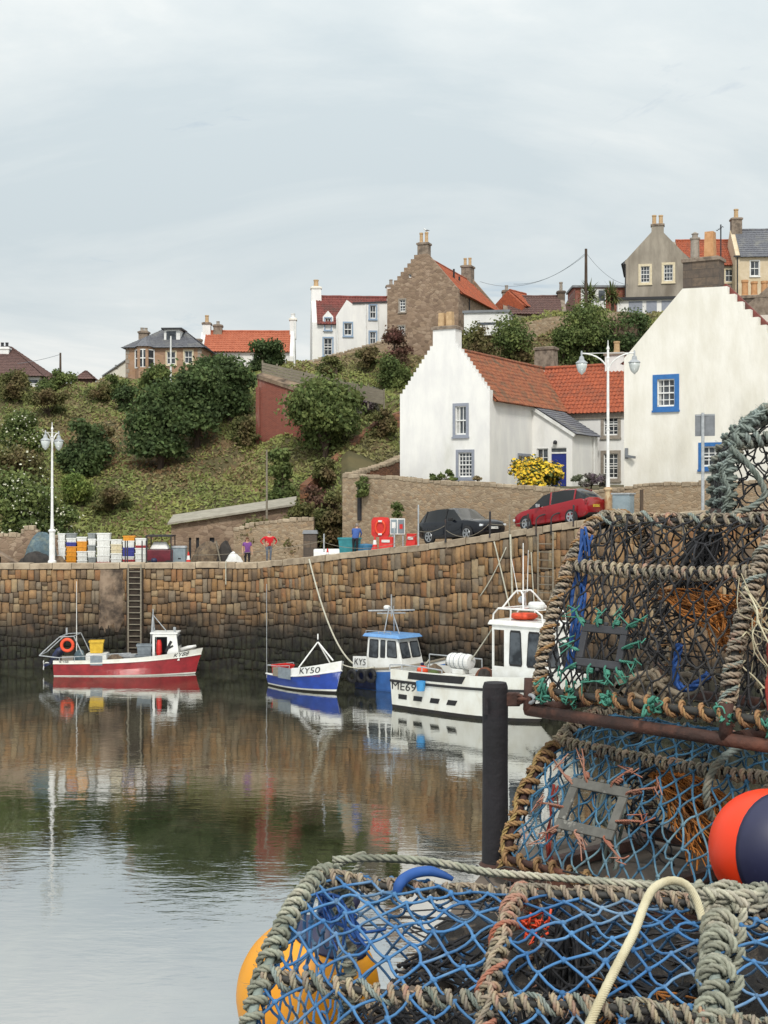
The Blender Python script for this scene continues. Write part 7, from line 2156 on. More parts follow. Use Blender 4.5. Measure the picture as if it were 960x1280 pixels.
def zones(top, legs, hem=.86, sleeve=.6, shoes='cloth_dark'):
    def f(c, a, b, u):
        if a in ('chin', 'head') or b in ('chin', 'head', 'crown'): return 'skin'
        if a == 'chest' and b == 'neck': return top if u < .8 else 'skin'
        if a[:2] == 'sh': return top if u < sleeve * 1.6 else 'skin'
        if a[:2] in ('el', 'wr', 'ha', 'fi'): return top if (a[:2] == 'el' and sleeve > .9) else 'skin'
        if a[:2] == 'an': return shoes
        if c.z < hem: return legs
        if a[:3] in ('hip', 'kne'): return legs
        return top
    return f
J, E = stand('down', 0, 1.15, 1.1)
person('woman in a purple tunic and black trousers standing on the quay', gx(309, 79.2), 79.2, 5.62, R(15), J, E, zones('cloth_purple', 'cloth_dark', .8, .35), 'long', hair_c='hair_brown')
J, E = stand('akimbo', .12, 1.15, 1.6)
person('man in a bright red sweater with hands on hips', gx(336, 78.3), 78.3, gz(702, 78.3), R(25), J, E, zones('cloth_red', 'cloth_grey', .92, 1.2), 'short', hair_c='hair_grey')
J, E = stand('reach', .42, 1.0, 1.15)
person('man in a blue jacket stooping over the turquoise tub, seen from behind', gx(444, 73.6), 73.6, zroad(444, 73.6), R(160), J, E, zones('cloth_blue', 'cloth_dark', .9, 1.2), 'short', hair_c='hair_grey')
# ------------------------------------------------------------------ the pier we stand on and its creels
MT['rope_beige'] = mat('rope_beige', 'a4967f', '7f796c', 9, .95, .6, 160, c3='a9836c', sc3=7, island=.2, hue=.018, bdist=.003, lo3=.54, hi3=.66)
MT['rope_sage'] = mat('rope_sage', '989a8a', '75776a', 10, .95, .6, 160, c3='b9b3a0', sc3=6, island=.2, hue=.018, bdist=.003)
MT['rope_grey'] = mat('rope_grey', '8d9893', '6d756c', 9, .95, .6, 160, c3='9c8f7a', sc3=6, island=.2, hue=.018, bdist=.003)
MT['rope_ochre'] = mat('rope_ochre', '9f8156', '846a48', 10, .95, .6, 160, c3='6f5539', sc3=7, island=.2, hue=.018, bdist=.003)
MT['rope_cream'] = mat('rope_cream', 'cbc3a6', 'b8ae8f', 12, .9, .6, 220, bdist=.003)
MT['twine_blue'] = mat('twine_blue', '37689a', '4b7aa6', 8, .85, .3, 150, c3='8195a2', sc3=5, island=.2, bdist=.003)
MT['twine_teal'] = mat('twine_teal', '3d6b89', '2f5a78', 8, .85, .3, 150, c3='78959d', sc3=5, island=.22, bdist=.003)
MT['twine_black'] = mat('twine_black', '26262a', '1b1b1e', 8, .8, .3, 150, c3='4a4743', sc3=5, island=.25, bdist=.003)
MT['twine_orange'] = mat('twine_orange', 'b5712f', '96602f', 6, .9, .2, 100, c3='6e4a2c', sc3=9, island=.3, bdist=.003)
MT['twine_green'] = mat('twine_green', '4c8f7b', '3f7d6b', 8, .8, .2, 100, island=.2)
MT['twine_salmon'] = mat('twine_salmon', 'a8806e', '9e5f49', 8, .85, .2, 100, island=.2)
MT['twine_red'] = mat('twine_red', '9c3a30', '7f2e27', 8, .85, .2, 100, island=.2)
MT['rope_blue'] = mat('rope_blue', '265499', '204885', 8, .7, .3, 90, bdist=.003)
MT['hose_dark'] = mat('hose_dark', '3a3936', '2d2c2a', 8, .7, .2)
MT['panel_grey'] = mat('panel_grey', '6a6963', '585752', 14, .75, .2, 30, c3='a9a79e', sc3=14, lo3=.6, hi3=.7)
MT['panel_black'] = mat('panel_black', '3a3a3e', '303034', 9, .6, .2, 30)
MT['frame_rust'] = mat('frame_rust', '4a3129', '35241f', 9, .8, .5, 30, c3='6b4232', sc3=6)
MT['tar_black'] = mat('tar_black', '211f24', '19181b', 5, .8, .4, 20, c3='33262a', sc3=3)
MT['deck_stone'] = mat_rubble('deck_stone', ['63584d', '544a41', '6d6257', '4c433b'], '3f3831', 1.6, 1, .03)
MT['pier_stone'] = mat_rubble('pier_stone', ['7d6b57', '5f5144', '8b7961', '504539'], '3b332b', 1.4, 1.4, .05)
MT['buoy_yellow'] = mat('buoy_yellow', 'e39a1c', 'd98f16', 2, .45, .03, c3='c07f1c', sc3=5, lo3=.6, hi3=.75)
MT['buoy_orange'] = mat('buoy_orange', 'ee3d0c', 'e5360a', 2, .45, .03, c3='d23c12', sc3=3)
MT['buoy_navy'] = mat('buoy_navy', '272948', '222440', 3, .5, .05, c3='3b3e5e', sc3=8, lo3=.6, hi3=.75)
ZD = 7.95
E0 = Vector((-.30, 2.75)); ED = Vector((.284, .959))
def edge(Y): return E0 + ED * ((Y - 2.75) / .959)
mb = MB(); pe = [edge(-8), edge(5.28), Vector((1.15, 5.75)), Vector((14, 6.4)), Vector((14, -8))]
n_ = len(pe)
mb.add([(p.x, p.y, ZD) for p in pe] + [(p.x, p.y, -2) for p in pe], [tuple(range(n_ - 1, -1, -1))], 0)
mb.add([(p.x, p.y, ZD) for p in pe] + [(p.x, p.y, -2) for p in pe], [(i, (i + 1) % n_, n_ + (i + 1) % n_, n_ + i) for i in range(n_)], 1)
mb.build('pier', ['deck_stone', 'pier_stone'])['kind'] = 'structure'

nr = np.random.default_rng(21)
def resample(P, ds):
    P = np.asarray([tuple(p) for p in P], float)
    d = np.r_[0, np.cumsum(np.linalg.norm(np.diff(P, axis=0), axis=1))]
    n = max(3, int(d[-1] / ds) + 1); s = np.linspace(0, d[-1], n)
    return np.stack([np.interp(s, d, P[:, k]) for k in range(3)], 1), s
def smooth_path(P, sub=6):
    P = [np.asarray(tuple(p), float) for p in P]; out = []
    for i in range(len(P) - 1):
        p0 = P[max(0, i - 1)]; p1 = P[i]; p2 = P[i + 1]; p3 = P[min(len(P) - 1, i + 2)]
        for k in range(sub):
            t = k / sub
            out.append(.5 * ((2 * p1) + (p2 - p0) * t + (2 * p0 - 5 * p1 + 4 * p2 - p3) * t * t + (3 * p1 - p0 - 3 * p2 + p3) * t ** 3))
    out.append(P[-1]); return np.array(out)
def rope(mb, P, r, lay=None, seg=5, strands=3, ds=None, mi=0, fuzz=.04):
    """a laid rope of twisted strands along P"""
    P, s = resample(P, ds or r * .75); T, N, B = frames(P)
    lay = lay or r * 6.5; n = len(P)
    wob = 1 + nr.normal(0, fuzz, n)
    for k in range(strands):
        th = 2 * math.pi * s / lay + k * 2 * math.pi / strands
        rad = N * np.cos(th)[:, None] + B * np.sin(th)[:, None]
        C = P + rad * (r * .5 * wob)[:, None]
        a = np.arange(seg) * 2 * math.pi / seg
        W = np.cross(T, rad)
        ring = C[:, None, :] + (r * .56) * (np.cos(a)[None, :, None] * rad[:, None, :] + np.sin(a)[None, :, None] * W[:, None, :])
        mb.ring(ring, mi)
def wrap_path(P, rad, pitch, ds=.005, jit=.25, squash=0):
    P, s = resample(P, .004); T, N, B = frames(P)
    L = s[-1]; th = 2 * math.pi * s / pitch
    nj = max(2, int(L / pitch)); kn = np.linspace(0, L, nj + 1)
    th = th + np.interp(s, kn, nr.normal(0, jit * 2.2, nj + 1))
    rr = rad * (1 + np.interp(s, kn, nr.uniform(-.12, .22, nj + 1)))
    return P + rr[:, None] * (N * np.cos(th)[:, None] + B * np.sin(th)[:, None])
def bound_bar(parent, P, core_r, rope_r, pitch, rope_m, core_m='hose_dark', name='bar', second=None, jit=.25, every=1.0):
    """a bar with rope bound round it in half hitches"""
    P = smooth_path(P, 8) if len(P) > 2 else np.asarray([tuple(p) for p in P], float)
    mb = MB(); Q, _ = resample(P, .02); mb.tube(Q, core_r, 8); b = mb.build(name, core_m, parent, smooth=True)
    mb = MB(); rope(mb, wrap_path(P, core_r + rope_r * .8, pitch, jit=jit), rope_r, seg=5)
    # the line running along the bar from hitch to hitch
    Q, s = resample(P, .01); T, N, B = frames(Q)
    ph = nr.uniform(0, 6.28)
    C = Q + (core_r + rope_r * 1.15) * (N * np.cos(ph + .5 * np.sin(s * 40))[:, None] + B * np.sin(ph + .5 * np.sin(s * 40))[:, None])
    rope(mb, C, rope_r * .85, seg=5)
    fibres(mb, Q, core_r + rope_r * 1.7, int(s[-1] * 260), rope_r)
    mb.build('rope_binding', rope_m, b, smooth=True)
    if second:
        mb = MB(); rope(mb, wrap_path(P, core_r + rope_r * 1.3, pitch * 3.7, jit=.5), rope_r * .8, seg=5); mb.build('rope_binding', second, b, smooth=True)
    return b
def fibres(mb, Q, rad, n, r):
    for k in range(n):
        i = nr.integers(1, len(Q) - 1); d = nr.normal(0, 1, 3); d /= np.linalg.norm(d)
        p = Q[i] + d * rad * nr.uniform(.75, 1.05); l = r * nr.uniform(.5, 1.9)
        q = p + (d + nr.normal(0, .7, 3)) * l * .6; e = q + nr.normal(0, .6, 3) * l
        w = np.cross(d, nr.normal(0, 1, 3)); w = w / (np.linalg.norm(w) + 1e-9) * .00055
        mb.add([p - w, p + w, q + w * .8, q - w * .8, e], [(0, 1, 2, 3), (3, 2, 4)])
def knot_verts():
    v, f = [], []
    for j, e in enumerate((-1.2, -.4, .4, 1.2)):
        for i in range(6):
            a = i * math.pi / 3 + j * .5; v.append((math.cos(e) * math.cos(a), math.cos(e) * math.sin(a), math.sin(e)))
    f = [(j * 6 + i, j * 6 + (i + 1) % 6, j * 6 + 6 + (i + 1) % 6, j * 6 + 6 + i) for j in range(3) for i in range(6)] + [(5, 4, 3, 2, 1, 0), (18, 19, 20, 21, 22, 23)]
    return np.array(v), f
KV, KF = knot_verts()
def netting(parent, S, nu, nv, r, m, jit=.12, sag=.02, name='netting', knot=1.9, mask=None):
    mb = MB(); du, dv = 1.0 / nu, 1.0 / nv
    node = {}
    for j in range(nv + 1):
        for i in range(nu + 1):
            u = (i + .5 * (j % 2)) * du; v = j * dv
            if u > 1.0001: u = 1.0
            ed = 0 if (i in (0,) or j in (0, nv) or u >= 1) else 1
            u2 = u + ed * nr.normal(0, jit) * du * .5; v2 = v + ed * nr.normal(0, jit) * dv * .5
            p = np.array(tuple(S(min(1, max(0, u2)), min(1, max(0, v2)))))
            node[(i, j)] = p + ed * nr.normal(0, sag * .35, 3)
    def strand(a, b):
        d = b - a; L = np.linalg.norm(d)
        if L < 1e-4: return
        off = nr.normal(0, sag * .4, 3) - np.array([0, 0, sag * .25])
        P = np.array([a, a + d * .33 + off * .8, a + d * .66 + off * .8, b])
        mb.tube(P, r, 5, caps=False)
    for j in range(nv):
        for i in range(nu + 1):
            if mask and not mask(i / nu, j / nv): continue
            a = node[(i, j)]
            strand(a, node[(i, j + 1)])
            o = i + 1 if j % 2 else i - 1
            if 0 <= o <= nu: strand(a, node[(o, j + 1)])
    if knot:
        for (i, j), p in node.items():
            if mask and not mask(i / nu, j / nv): continue
            sc = r * knot * nr.uniform(.85, 1.2)
            A = np.linalg.qr(nr.normal(0, 1, (3, 3)))[0]
            mb.add((KV * np.array([1.25, .95, .95]) * sc) @ A + p, KF)
    return mb.build(name, m, parent, smooth=True)
def tangle(parent, name, m, starts, ends, n, r, wob=.03, seg=4):
    mb = MB()
    for k in range(n):
        a = np.array(starts(nr)); b = np.array(ends(nr)); P = [a + (b - a) * t + (nr.normal(0, wob, 3) if 0 < t < 1 else 0) for t in (0, .25, .5, .75, 1)]
        mb.tube(smooth_path(P, 3), r * nr.uniform(.6, 1.3), seg, caps=False)
    return mb.build(name, m, parent, smooth=True)

class Creel:
    def __init__(s, label, X, Y, Z, rot, prof, L, name='lobster_creel'):
        s.t = thing(name, label, 'lobster creel', (X, Y, Z), rot, 'stacked lobster creels')
        s.prof = smooth_path([(0, y, z) for y, z in prof], 6)[:, 1:]; s.L = L
        d = np.r_[0, np.cumsum(np.linalg.norm(np.diff(s.prof, axis=0), axis=1))]; s.d = d / d[-1]; s.len = d[-1]
        s.H = s.prof[:, 1].max()
    def arc(s, k): return np.interp(k, s.d, s.prof[:, 0]), np.interp(k, s.d, s.prof[:, 1])
    def hoop_pts(s, x): return [(x, y, z) for y, z in s.prof]
    def shell(s, k0=0, k1=1, x0=0, x1=None):
        x1 = s.L if x1 is None else x1
        def S(u, v):
            y, z = s.arc(k0 + (k1 - k0) * v); return (x0 + (x1 - x0) * u, y, z)
        return S
    def end(s, x, lo=.0):
        top = int(np.argmax(s.prof[:, 1])); A = s.prof[:top + 1]; B = s.prof[top:][::-1]
        def S(u, v):
            z = (lo + (1 - lo) * v) * s.H * .995
            ya = np.interp(z, A[:, 1], A[:, 0]); yb = np.interp(z, B[:, 1], B[:, 0])
            return (x, ya + (yb - ya) * u, z)
        return S
def escape_panel(parent, o, u, v, w, h, bar, m, ties, tie_m, th=.012, tag_='escape_panel'):
    """rectangular plastic ring set in the netting; o centre, u v axes"""
    o, u, v = Vector(o), Vector(u).normalized(), Vector(v).normalized(); n = u.cross(v)
    fr = (o, u, v, n); mb = MB()
    mb.fbox(fr, -w / 2, w / 2, h / 2 - bar, h / 2, -th / 2, th / 2); mb.fbox(fr, -w / 2, w / 2, -h / 2, -h / 2 + bar, -th / 2, th / 2)
    mb.fbox(fr, -w / 2, -w / 2 + bar, -h / 2 + bar, h / 2 - bar, -th / 2, th / 2); mb.fbox(fr, w / 2 - bar, w / 2, -h / 2 + bar, h / 2 - bar, -th / 2, th / 2)
    for k in range(5):
        x = -w / 2 + w * (k + .5) / 5
        for sg in (-1, 1): mb.fbox(fr, x - .008, x + .008, sg * h / 2 - (0 if sg > 0 else .012), sg * h / 2 + (.012 if sg > 0 else 0), -th / 2 + .001, th / 2 - .001)
    pnl = mb.build(tag_, m, parent, bevel=.003)
    for (a, b, la, lb) in ties:
        p = o + u * (a * w / 2) + v * (b * h / 2); q = p + u * la + v * lb
        mb = MB(); pth = smooth_path([q, p.lerp(q, .5) + n * .012, p + n * .012, p - v * b * .02 - u * a * .015 + n * -.012], 4); rope(mb, pth, .0042, seg=5)
        for w_ in range(3): mb.tube([p.lerp(q, .15 + .1 * w_) + (u * math.cos(e) + n * math.sin(e)) * .01 for e in np.linspace(0, 6.283, 9)], .004, 5, caps=False)
        for w_ in range(3): mb.tube([q, q + u * nr.normal(0, .02) + v * nr.normal(0, .02) + n * .02, q + u * nr.normal(0, .022) + v * nr.normal(0, .022)], .0025, 4, caps=False)
        mb.build('tie', tie_m, pnl, smooth=True)
    return pnl

# --- nearest creel, blue netting
c = Creel('large blue-netted lobster creel nearest the viewer, bound with pale rope', -.279, 2.78, 7.98, R(-16.5),
          [(0, 0), (0, .1), (.0, .2), (.03, .27), (.09, .325), (.2, .39), (.33, .43), (.45, .44), (.56, .41), (.63, .32), (.66, .2), (.66, 0)], 1.42)
P1 = c; t = c.t
mb = MB(); mb.beam((0, 0, .0), (c.L, 0, .0), .05, .05); mb.beam((0, .66, 0), (c.L, .66, 0), .05, .05)
for x in (0.02, .48, .92, 1.4): mb.beam((x, .02, -.004), (x, .64, -.004), .045, .045)
mb.build('base_frame', 'frame_rust', t)
bound_bar(t, c.hoop_pts(0), .011, .0092, .034, 'rope_sage', 'rope_grey', 'hoop', jit=.2)
bound_bar(t, c.hoop_pts(.48), .009, .008, .030, 'rope_beige', 'hose_dark', 'hoop', 'twine_salmon')
bound_bar(t, c.hoop_pts(.92), .013, .0105, .034, 'rope_sage', 'rope_grey', 'hoop')
bound_bar(t, c.hoop_pts(1.41), .012, .0105, .04, 'rope_sage', 'rope_grey', 'hoop')
bound_bar(t, [(x, .09 + .004 * math.sin(x * 9), .325 - .01 * math.sin(x * 6)) for x in np.linspace(0, c.L, 9)], .008, .008, .031, 'rope_beige', 'hose_dark', 'bar', 'rope_grey')
bound_bar(t, [(x, .45, .44 - .012 * math.sin(x * 6.5)) for x in np.linspace(0, c.L, 9)], .008, .008, .034, 'rope_beige', 'hose_dark', 'bar')
bound_bar(t, [(0, .0, .03), (c.L, 0, .03)], .009, .008, .034, 'rope_beige', 'hose_dark', 'bar')
bound_bar(t, [(0, .66, .06), (c.L, .66, .06)], .009, .008, .05, 'rope_beige', 'hose_dark', 'bar')
netting(t, c.shell(0, 1), 17, 30, .0034, 'twine_blue', sag=.012)
netting(t, c.end(0, .05), 8, 9, .0032, 'twine_blue', name='end_netting')
netting(t, c.end(1.4, .05), 8, 9, .0032, 'twine_blue', name='end_netting')
netting(t, lambda u, v: (.03 + .44 * u, .05 + .56 * v, .06 + .05 * math.sin(u * 5) * v), 14, 16, .003, 'twine_black', name='floor_netting', sag=.01)
netting(t, lambda u, v: (.5 + .42 * u, .05 + .56 * v, .05 + .03 * math.sin(u * 7)), 14, 16, .003, 'twine_black', name='floor_netting', sag=.01)
def funnel(x0, x1, cy, cz, w0, w1):
    def S(u, v):
        a = 2 * math.pi * u; rr = w0 + (w1 - w0) * v; x = x0 + (x1 - x0) * v
        return (x, cy + math.cos(a) * rr * 1.2, cz + math.sin(a) * rr)
    return S
netting(t, funnel(.44, .22, .36, .22, .17, .06), 16, 6, .003, 'twine_black', name='funnel', sag=.008)
netting(t, funnel(.54, .78, .36, .22, .17, .06), 16, 6, .003, 'twine_black', name='funnel', sag=.008)
tangle(t, 'bait_band', 'twine_black', lambda g: (.60 + g.normal(0, .02), .36 + g.normal(0, .03), .41), lambda g: (.56 + g.normal(0, .045), .28 + g.normal(0, .05), .06), 46, .0045, .02)
tangle(t, 'dry_twine', 'twine_orange', lambda g: (.62 + g.uniform(0, .3), .12 + g.uniform(0, .4), .07 + g.uniform(0, .14)), lambda g: (.6 + g.uniform(0, .32), .1 + g.uniform(0, .4), .07 + g.uniform(0, .18)), 120, .0026, .03)
tangle(t, 'blue_cord', 'rope_blue', lambda g: (.02 + g.uniform(0, .02), .38, .42), lambda g: (.08 + g.uniform(0, .08), .3 + g.uniform(0, .2), .32), 9, .004, .02)
tangle(t, 'green_cord', 'twine_green', lambda g: (.3 + g.uniform(0, .4), .1 + g.uniform(0, .3), .08), lambda g: (.3 + g.uniform(0, .4), .1 + g.uniform(0, .3), .14), 7, .004, .02)
def clump(parent, name, m, c, w, d, h, seed):
    rr = random.Random(seed); mb = MB(); n, k = 30, 12; ph = [rr.uniform(0, 6) for _ in range(6)]; vs = []
    for j in range(k + 1):
        e = j / k * math.pi / 2
        for i in range(n):
            a = i / n * 2 * math.pi
            r = 1 + .2 * math.sin(3 * a + ph[0] + e) + .14 * math.sin(5 * a + ph[1] + 4 * e) + rr.uniform(-.1, .1)
            vs.append((c[0] + math.cos(a) * math.cos(e) ** .6 * w / 2 * r, c[1] + math.sin(a) * math.cos(e) ** .6 * d / 2 * r, c[2] + h * math.sin(e) * (1 + .25 * math.sin(2 * a + ph[2]) + rr.uniform(-.08, .08))))
    mb.add(vs, [(j * n + i, j * n + (i + 1) % n, (j + 1) * n + (i + 1) % n, (j + 1) * n + i) for j in range(k) for i in range(n)])
    return mb.build(name, m, parent, smooth=True)
MT['old_net'] = mat('old_net', '2b2825', '1e1c1b', 30, .95, .9, 120, c3='5a4f43', sc3=16, lo3=.55, hi3=.68, bdist=.01)
clump(t, 'old_netting', 'old_net', (.70, .38, .03), .42, .5, .17, 4)
clump(t, 'old_netting', 'old_net', (1.16, .36, .03), .46, .5, .24, 9)
clump(t, 'old_netting', 'old_net', (.34, .42, .03), .24, .36, .07, 7)
mb = MB(); N_, M_ = 26, 14
mb.add([(.40 + 1.0 * i / N_, .03 + .6 * j / M_, .022 + .05 * (math.sin(i * 1.1 + j * .6) * math.sin(j * 1.4 - i * .3) * .5 + .5) + rnd.uniform(0, .018)) for j in range(M_ + 1) for i in range(N_ + 1)],
       [(j * (N_ + 1) + i, j * (N_ + 1) + i + 1, (j + 1) * (N_ + 1) + i + 1, (j + 1) * (N_ + 1) + i) for j in range(M_) for i in range(N_)])
mb.build('floor_mat', 'old_net', t, smooth=True)
for x_, n_ in ((.58, 40), (.8, 30), (1.1, 40)):
    tangle(t, 'old_netting', 'twine_black', lambda g: (x_ + g.normal(0, .08), .34 + g.normal(0, .1), .12 + g.uniform(0, .14)), lambda g: (x_ + g.normal(0, .12), .3 + g.normal(0, .14), .06 + g.uniform(0, .2)), n_, .004, .04)
# lashings on the right hoop
mb = MB()
for k, (yy, zz) in enumerate(((.40, .45), (.33, .43), (.26, .41), (.18, .38), (.10, .335), (.05, .29))):
    Pq = [(.92 + math.cos(e) * .036 + (.012 * e / 6), yy + math.sin(e) * .012, zz + math.sin(e) * .036) for e in np.linspace(0, 6.6, 22)]
    rope(mb, Pq, .0105, seg=6)
for k in range(5):
    a0_ = k * 1.2; Pq = [(.93 + math.cos(e + a0_) * (.05 + .01 * k), .43 + math.sin(e + a0_) * .04 + .008 * k, .47 + .02 * math.sin(2 * e + k)) for e in np.linspace(0, 4.4, 18)]
    rope(mb, Pq, .011, seg=6)
mb.build('lashing', 'rope_sage', t, smooth=True)
def tw(p): return t.matrix_basis @ Vector(p)
bpy.context.view_layer.update()
M1 = Matrix.Translation(t.location) @ Matrix.Rotation(R(-16.5), 4, 'Z')
# loose ropes lying along its top
mb = MB()
for k, (dy, dz) in enumerate(((.035, .02), (.058, .018))):
    rope(mb, smooth_path([M1 @ Vector((x, .45 + dy + .008 * math.sin(x * 7 + k * 2), .453 + dz + (.012 if .1 < x < .3 else 0) - .005 * k)) for x in np.linspace(.02, 1.38, 12)], 8), .0088, seg=6)
o = mb.build('warp_rope', 'rope_sage', smooth=True); tag(o, 'doubled grey-green warp rope lying along the top of the nearest creel', 'rope')
pts = [at(733, 1290, 2.53), at(748, 1255, 2.56), at(770, 1210, 2.62), at(793, 1165, 2.70), at(806, 1130, 2.77), at(818, 1110, 2.82), at(838, 1101, 2.86), at(857, 1106, 2.88), at(870, 1124, 2.88), at(878, 1150, 2.86)]
mb = MB(); rope(mb, smooth_path(pts, 8), .0092, lay=.03, strands=6, seg=6, ds=.004, fuzz=.02); o = mb.build('braided_rope', 'rope_cream', smooth=True); tag(o, 'thick cream braided rope looped over the front of the nearest creel', 'rope')
pts = [at(496, 1118, 3.10), at(499, 1106, 3.10), at(507, 1097, 3.12), at(520, 1091, 3.14), at(538, 1089, 3.15), at(555, 1094, 3.15), at(566, 1099, 3.15)]
sp_ = smooth_path(pts, 6); mb = MB(); mb.tube(sp_, np.interp(np.arange(len(sp_)), [0, 8, 24, len(sp_) - 1], [.010, .013, .012, .005]), 10); o = mb.build('hook', 'rope_blue', smooth=True); tag(o, 'bright blue plastic closing hook on the top rope of the nearest creel', 'hook')
mb = MB()
for px, py, Y in ((660, 1160, 2.99), (675, 1158, 2.98)):
    for k in range(10): p = at(px, py, Y); mb.tube([p, p + Vector(nr.normal(0, .014, 3)), p + Vector(nr.normal(0, .02, 3))], .003, 4)
o = mb.build('twine_tuft', 'orange', smooth=True); tag(o, 'frayed orange twine tuft on the middle hoop of the nearest creel', 'twine')
# yellow buoy hanging over the pier edge
bc = at(385, 1240, 3.66)
t = thing('buoy', 'round yellow buoy with navy neck hanging beside the nearest creel', 'buoy', bc)
ax = Matrix.Rotation(R(20), 3, 'Y') @ Matrix.Rotation(R(8), 3, 'X')
rB = .192
MB().lathe([(rB * math.sin(a), -rB * 1.04 * math.cos(a)) for a in np.linspace(.05, 2.58, 24)], 36, axis=ax).build('body', 'buoy_yellow', t, smooth=True)
MB().lathe([(rB * 1.01 * math.sin(a), -rB * 1.05 * math.cos(a)) for a in np.linspace(2.53, 2.66, 4)] + [(.075, .19), (.055, .215), (.042, .26), (.046, .29), (.03, .3)], 30, axis=ax).build('neck', 'buoy_navy', t, smooth=True)
mb = MB(); top = ax @ Vector((0, 0, .27)); rope(mb, smooth_path([top, top + Vector((.03, -.03, .08)), top + Vector((.06, -.12, .16)), M1 @ Vector((.0, .5, .44)) - bc], 6), .008); mb.build('tether', 'rope_sage', t, smooth=True)

for k_, (x_, y_, w_, d_, h_, lab) in enumerate(((.50, 3.98, .74, .66, .15, 'black net heap on the pier between the nearest creel and the mooring post'), (.98, 3.42, .8, .46, .2, 'dark net heap behind the nearest creel, under the orange buoy'))):
    t_ = thing('net_heap', lab, 'netting', (x_, y_, ZD), .4 * k_)
    clump(t_, 'netting', 'old_net', (0, 0, 0), w_, d_, h_, 40 + k_)
    tangle(t_, 'loose_strands', 'twine_black', lambda g: (g.normal(0, w_ * .25), g.normal(0, d_ * .25), h_ * g.uniform(.5, 1.15)), lambda g: (g.normal(0, w_ * .28), g.normal(0, d_ * .28), h_ * g.uniform(.3, 1.1)), 110, .0035, .03)
# --- second creel, pale blue netting
c = Creel('blue-netted creel under the black one, with grey escape panel and tan rope', .426, 4.825, 8.0, R(-48),
          [(0, 0), (.03, .1), (.09, .22), (.17, .33), (.296, .42), (.42, .48), (.55, .5), (.68, .46), (.78, .34), (.83, .18), (.85, 0)], .93)
P2 = c; t = c.t
mb = MB(); mb.beam((-.02, 0, .0), (c.L, 0, .0), .04, .05); mb.beam((0, .85, 0), (c.L, .85, 0), .04, .05)
for x in (0.01, .46, .91): mb.beam((x, .02, -.02), (x, .83, -.02), .05, .04)
mb.build('base_frame', 'frame_rust', t)
bound_bar(t, c.hoop_pts(0)[:24], .015, .0105, .042, 'rope_ochre', 'frame_rust', 'hoop')
bound_bar(t, c.hoop_pts(0)[23:], .015, .0105, .031, 'rope_beige', 'frame_rust', 'hoop')
bound_bar(t, c.hoop_pts(.92), .014, .0105, .032, 'rope_beige', 'hose_dark', 'hoop', 'twine_salmon')
bound_bar(t, [(x, .296, .42 - .012 * math.sin(x * 3.3)) for x in np.linspace(0, c.L, 8)], .009, .0098, .028, 'rope_beige', 'hose_dark', 'bar')
bound_bar(t, [(0, .0, .045), (c.L, .0, .045)], .013, .0105, .075, 'rope_ochre', 'frame_rust', 'bar')
bound_bar(t, [(0, .7, .45), (c.L, .7, .45)], .010, .0105, .034, 'rope_beige', 'hose_dark', 'bar')
netting(t, c.shell(0, 1), 13, 26, .0038, 'twine_teal', sag=.014)
netting(t, c.end(0, .05), 9, 9, .0036, 'twine_teal', name='end_netting')
netting(t, c.end(.92, .05), 9, 9, .0036, 'twine_teal', name='end_netting')
netting(t, funnel(.46, .2, .42, .24, .2, .07), 14, 6, .0035, 'twine_black', name='funnel', sag=.01)
y_, z_ = c.arc(.27)
escape_panel(t, (.33, .085, .262), (1, 0, .0), (0, .33, .5), .25, .19, .035, 'panel_grey',
             [(-1, .8, -.09, .05), (-.5, 1, -.05, .07), (.4, 1, .05, .07), (1, .8, .1, .04), (1, -.3, .09, .02), (-1, -.2, -.1, .0), (-.9, -1, -.05, -.05), (-.2, -1, .06, -.05), (.8, -1, .08, -.05)], 'twine_salmon')
tangle(t, 'dry_twine', 'twine_orange', lambda g: (.38 + g.uniform(0, .1), .3 + g.uniform(0, .12), .36), lambda g: (.6 + g.uniform(0, .22), .2 + g.uniform(0, .3), .06 + g.uniform(0, .2)), 150, .0028, .02)
tangle(t, 'green_cord', 'rope_grey', lambda g: (.2 + g.uniform(0, .05), .3, .3), lambda g: (.24 + g.uniform(0, .1), .2 + g.uniform(0, .1), .03), 6, .008, .03)
tangle(t, 'red_cord', 'twine_red', lambda g: (.1 + g.normal(0, .01), .15, .3), lambda g: (.12 + g.normal(0, .01), .1, .04), 6, .003, .012)
M2 = Matrix.Translation(t.location) @ Matrix.Rotation(R(-48), 4, 'Z')
mb = MB(); pts = [M2 @ Vector(p) for p in ((.70, .25, .26), (.71, .2, .36), (.72, .25, .45), (.75, .36, .5), (.8, .46, .52), (.86, .5, .5))]
rope(mb, smooth_path(pts, 8), .014, seg=6, strands=4); o = mb.build('rope_tail', 'rope_grey', smooth=True); tag(o, 'frayed grey rope tail hooked over the top bar of the blue creel', 'rope')
mb = MB()
for k in range(3):
    pts = [M2 @ Vector((.82 + .02 * k, .45 + .03 * k, .52)), M2 @ Vector((.93, .52 + .04 * k, .55)), M2 @ Vector((1.05, .55 + .03 * k, .53))]
    rope(mb, smooth_path(pts, 8), .011, seg=5)
o = mb.build('rope_bight', 'rope_ochre', smooth=True); tag(o, 'brown rope bights tucked between the blue creel and the black creel', 'rope')
mb = MB()
for k in range(4):
    e_ = np.linspace(0, 6.28, 40); rr = .22 - .03 * k
    rope(mb, [(1.12 + math.cos(e) * rr, 3.78 + math.sin(e) * rr, ZD + .02 + .022 * k) for e in e_], .012, seg=5)
for k in range(7):
    e_ = np.linspace(0, 6.28, 40); rr = .17 - .006 * k
    rope(mb, [(1.1 + math.cos(e) * rr, 3.82 + math.sin(e) * rr, ZD + .11 + .018 * k) for e in e_], .012, seg=5)
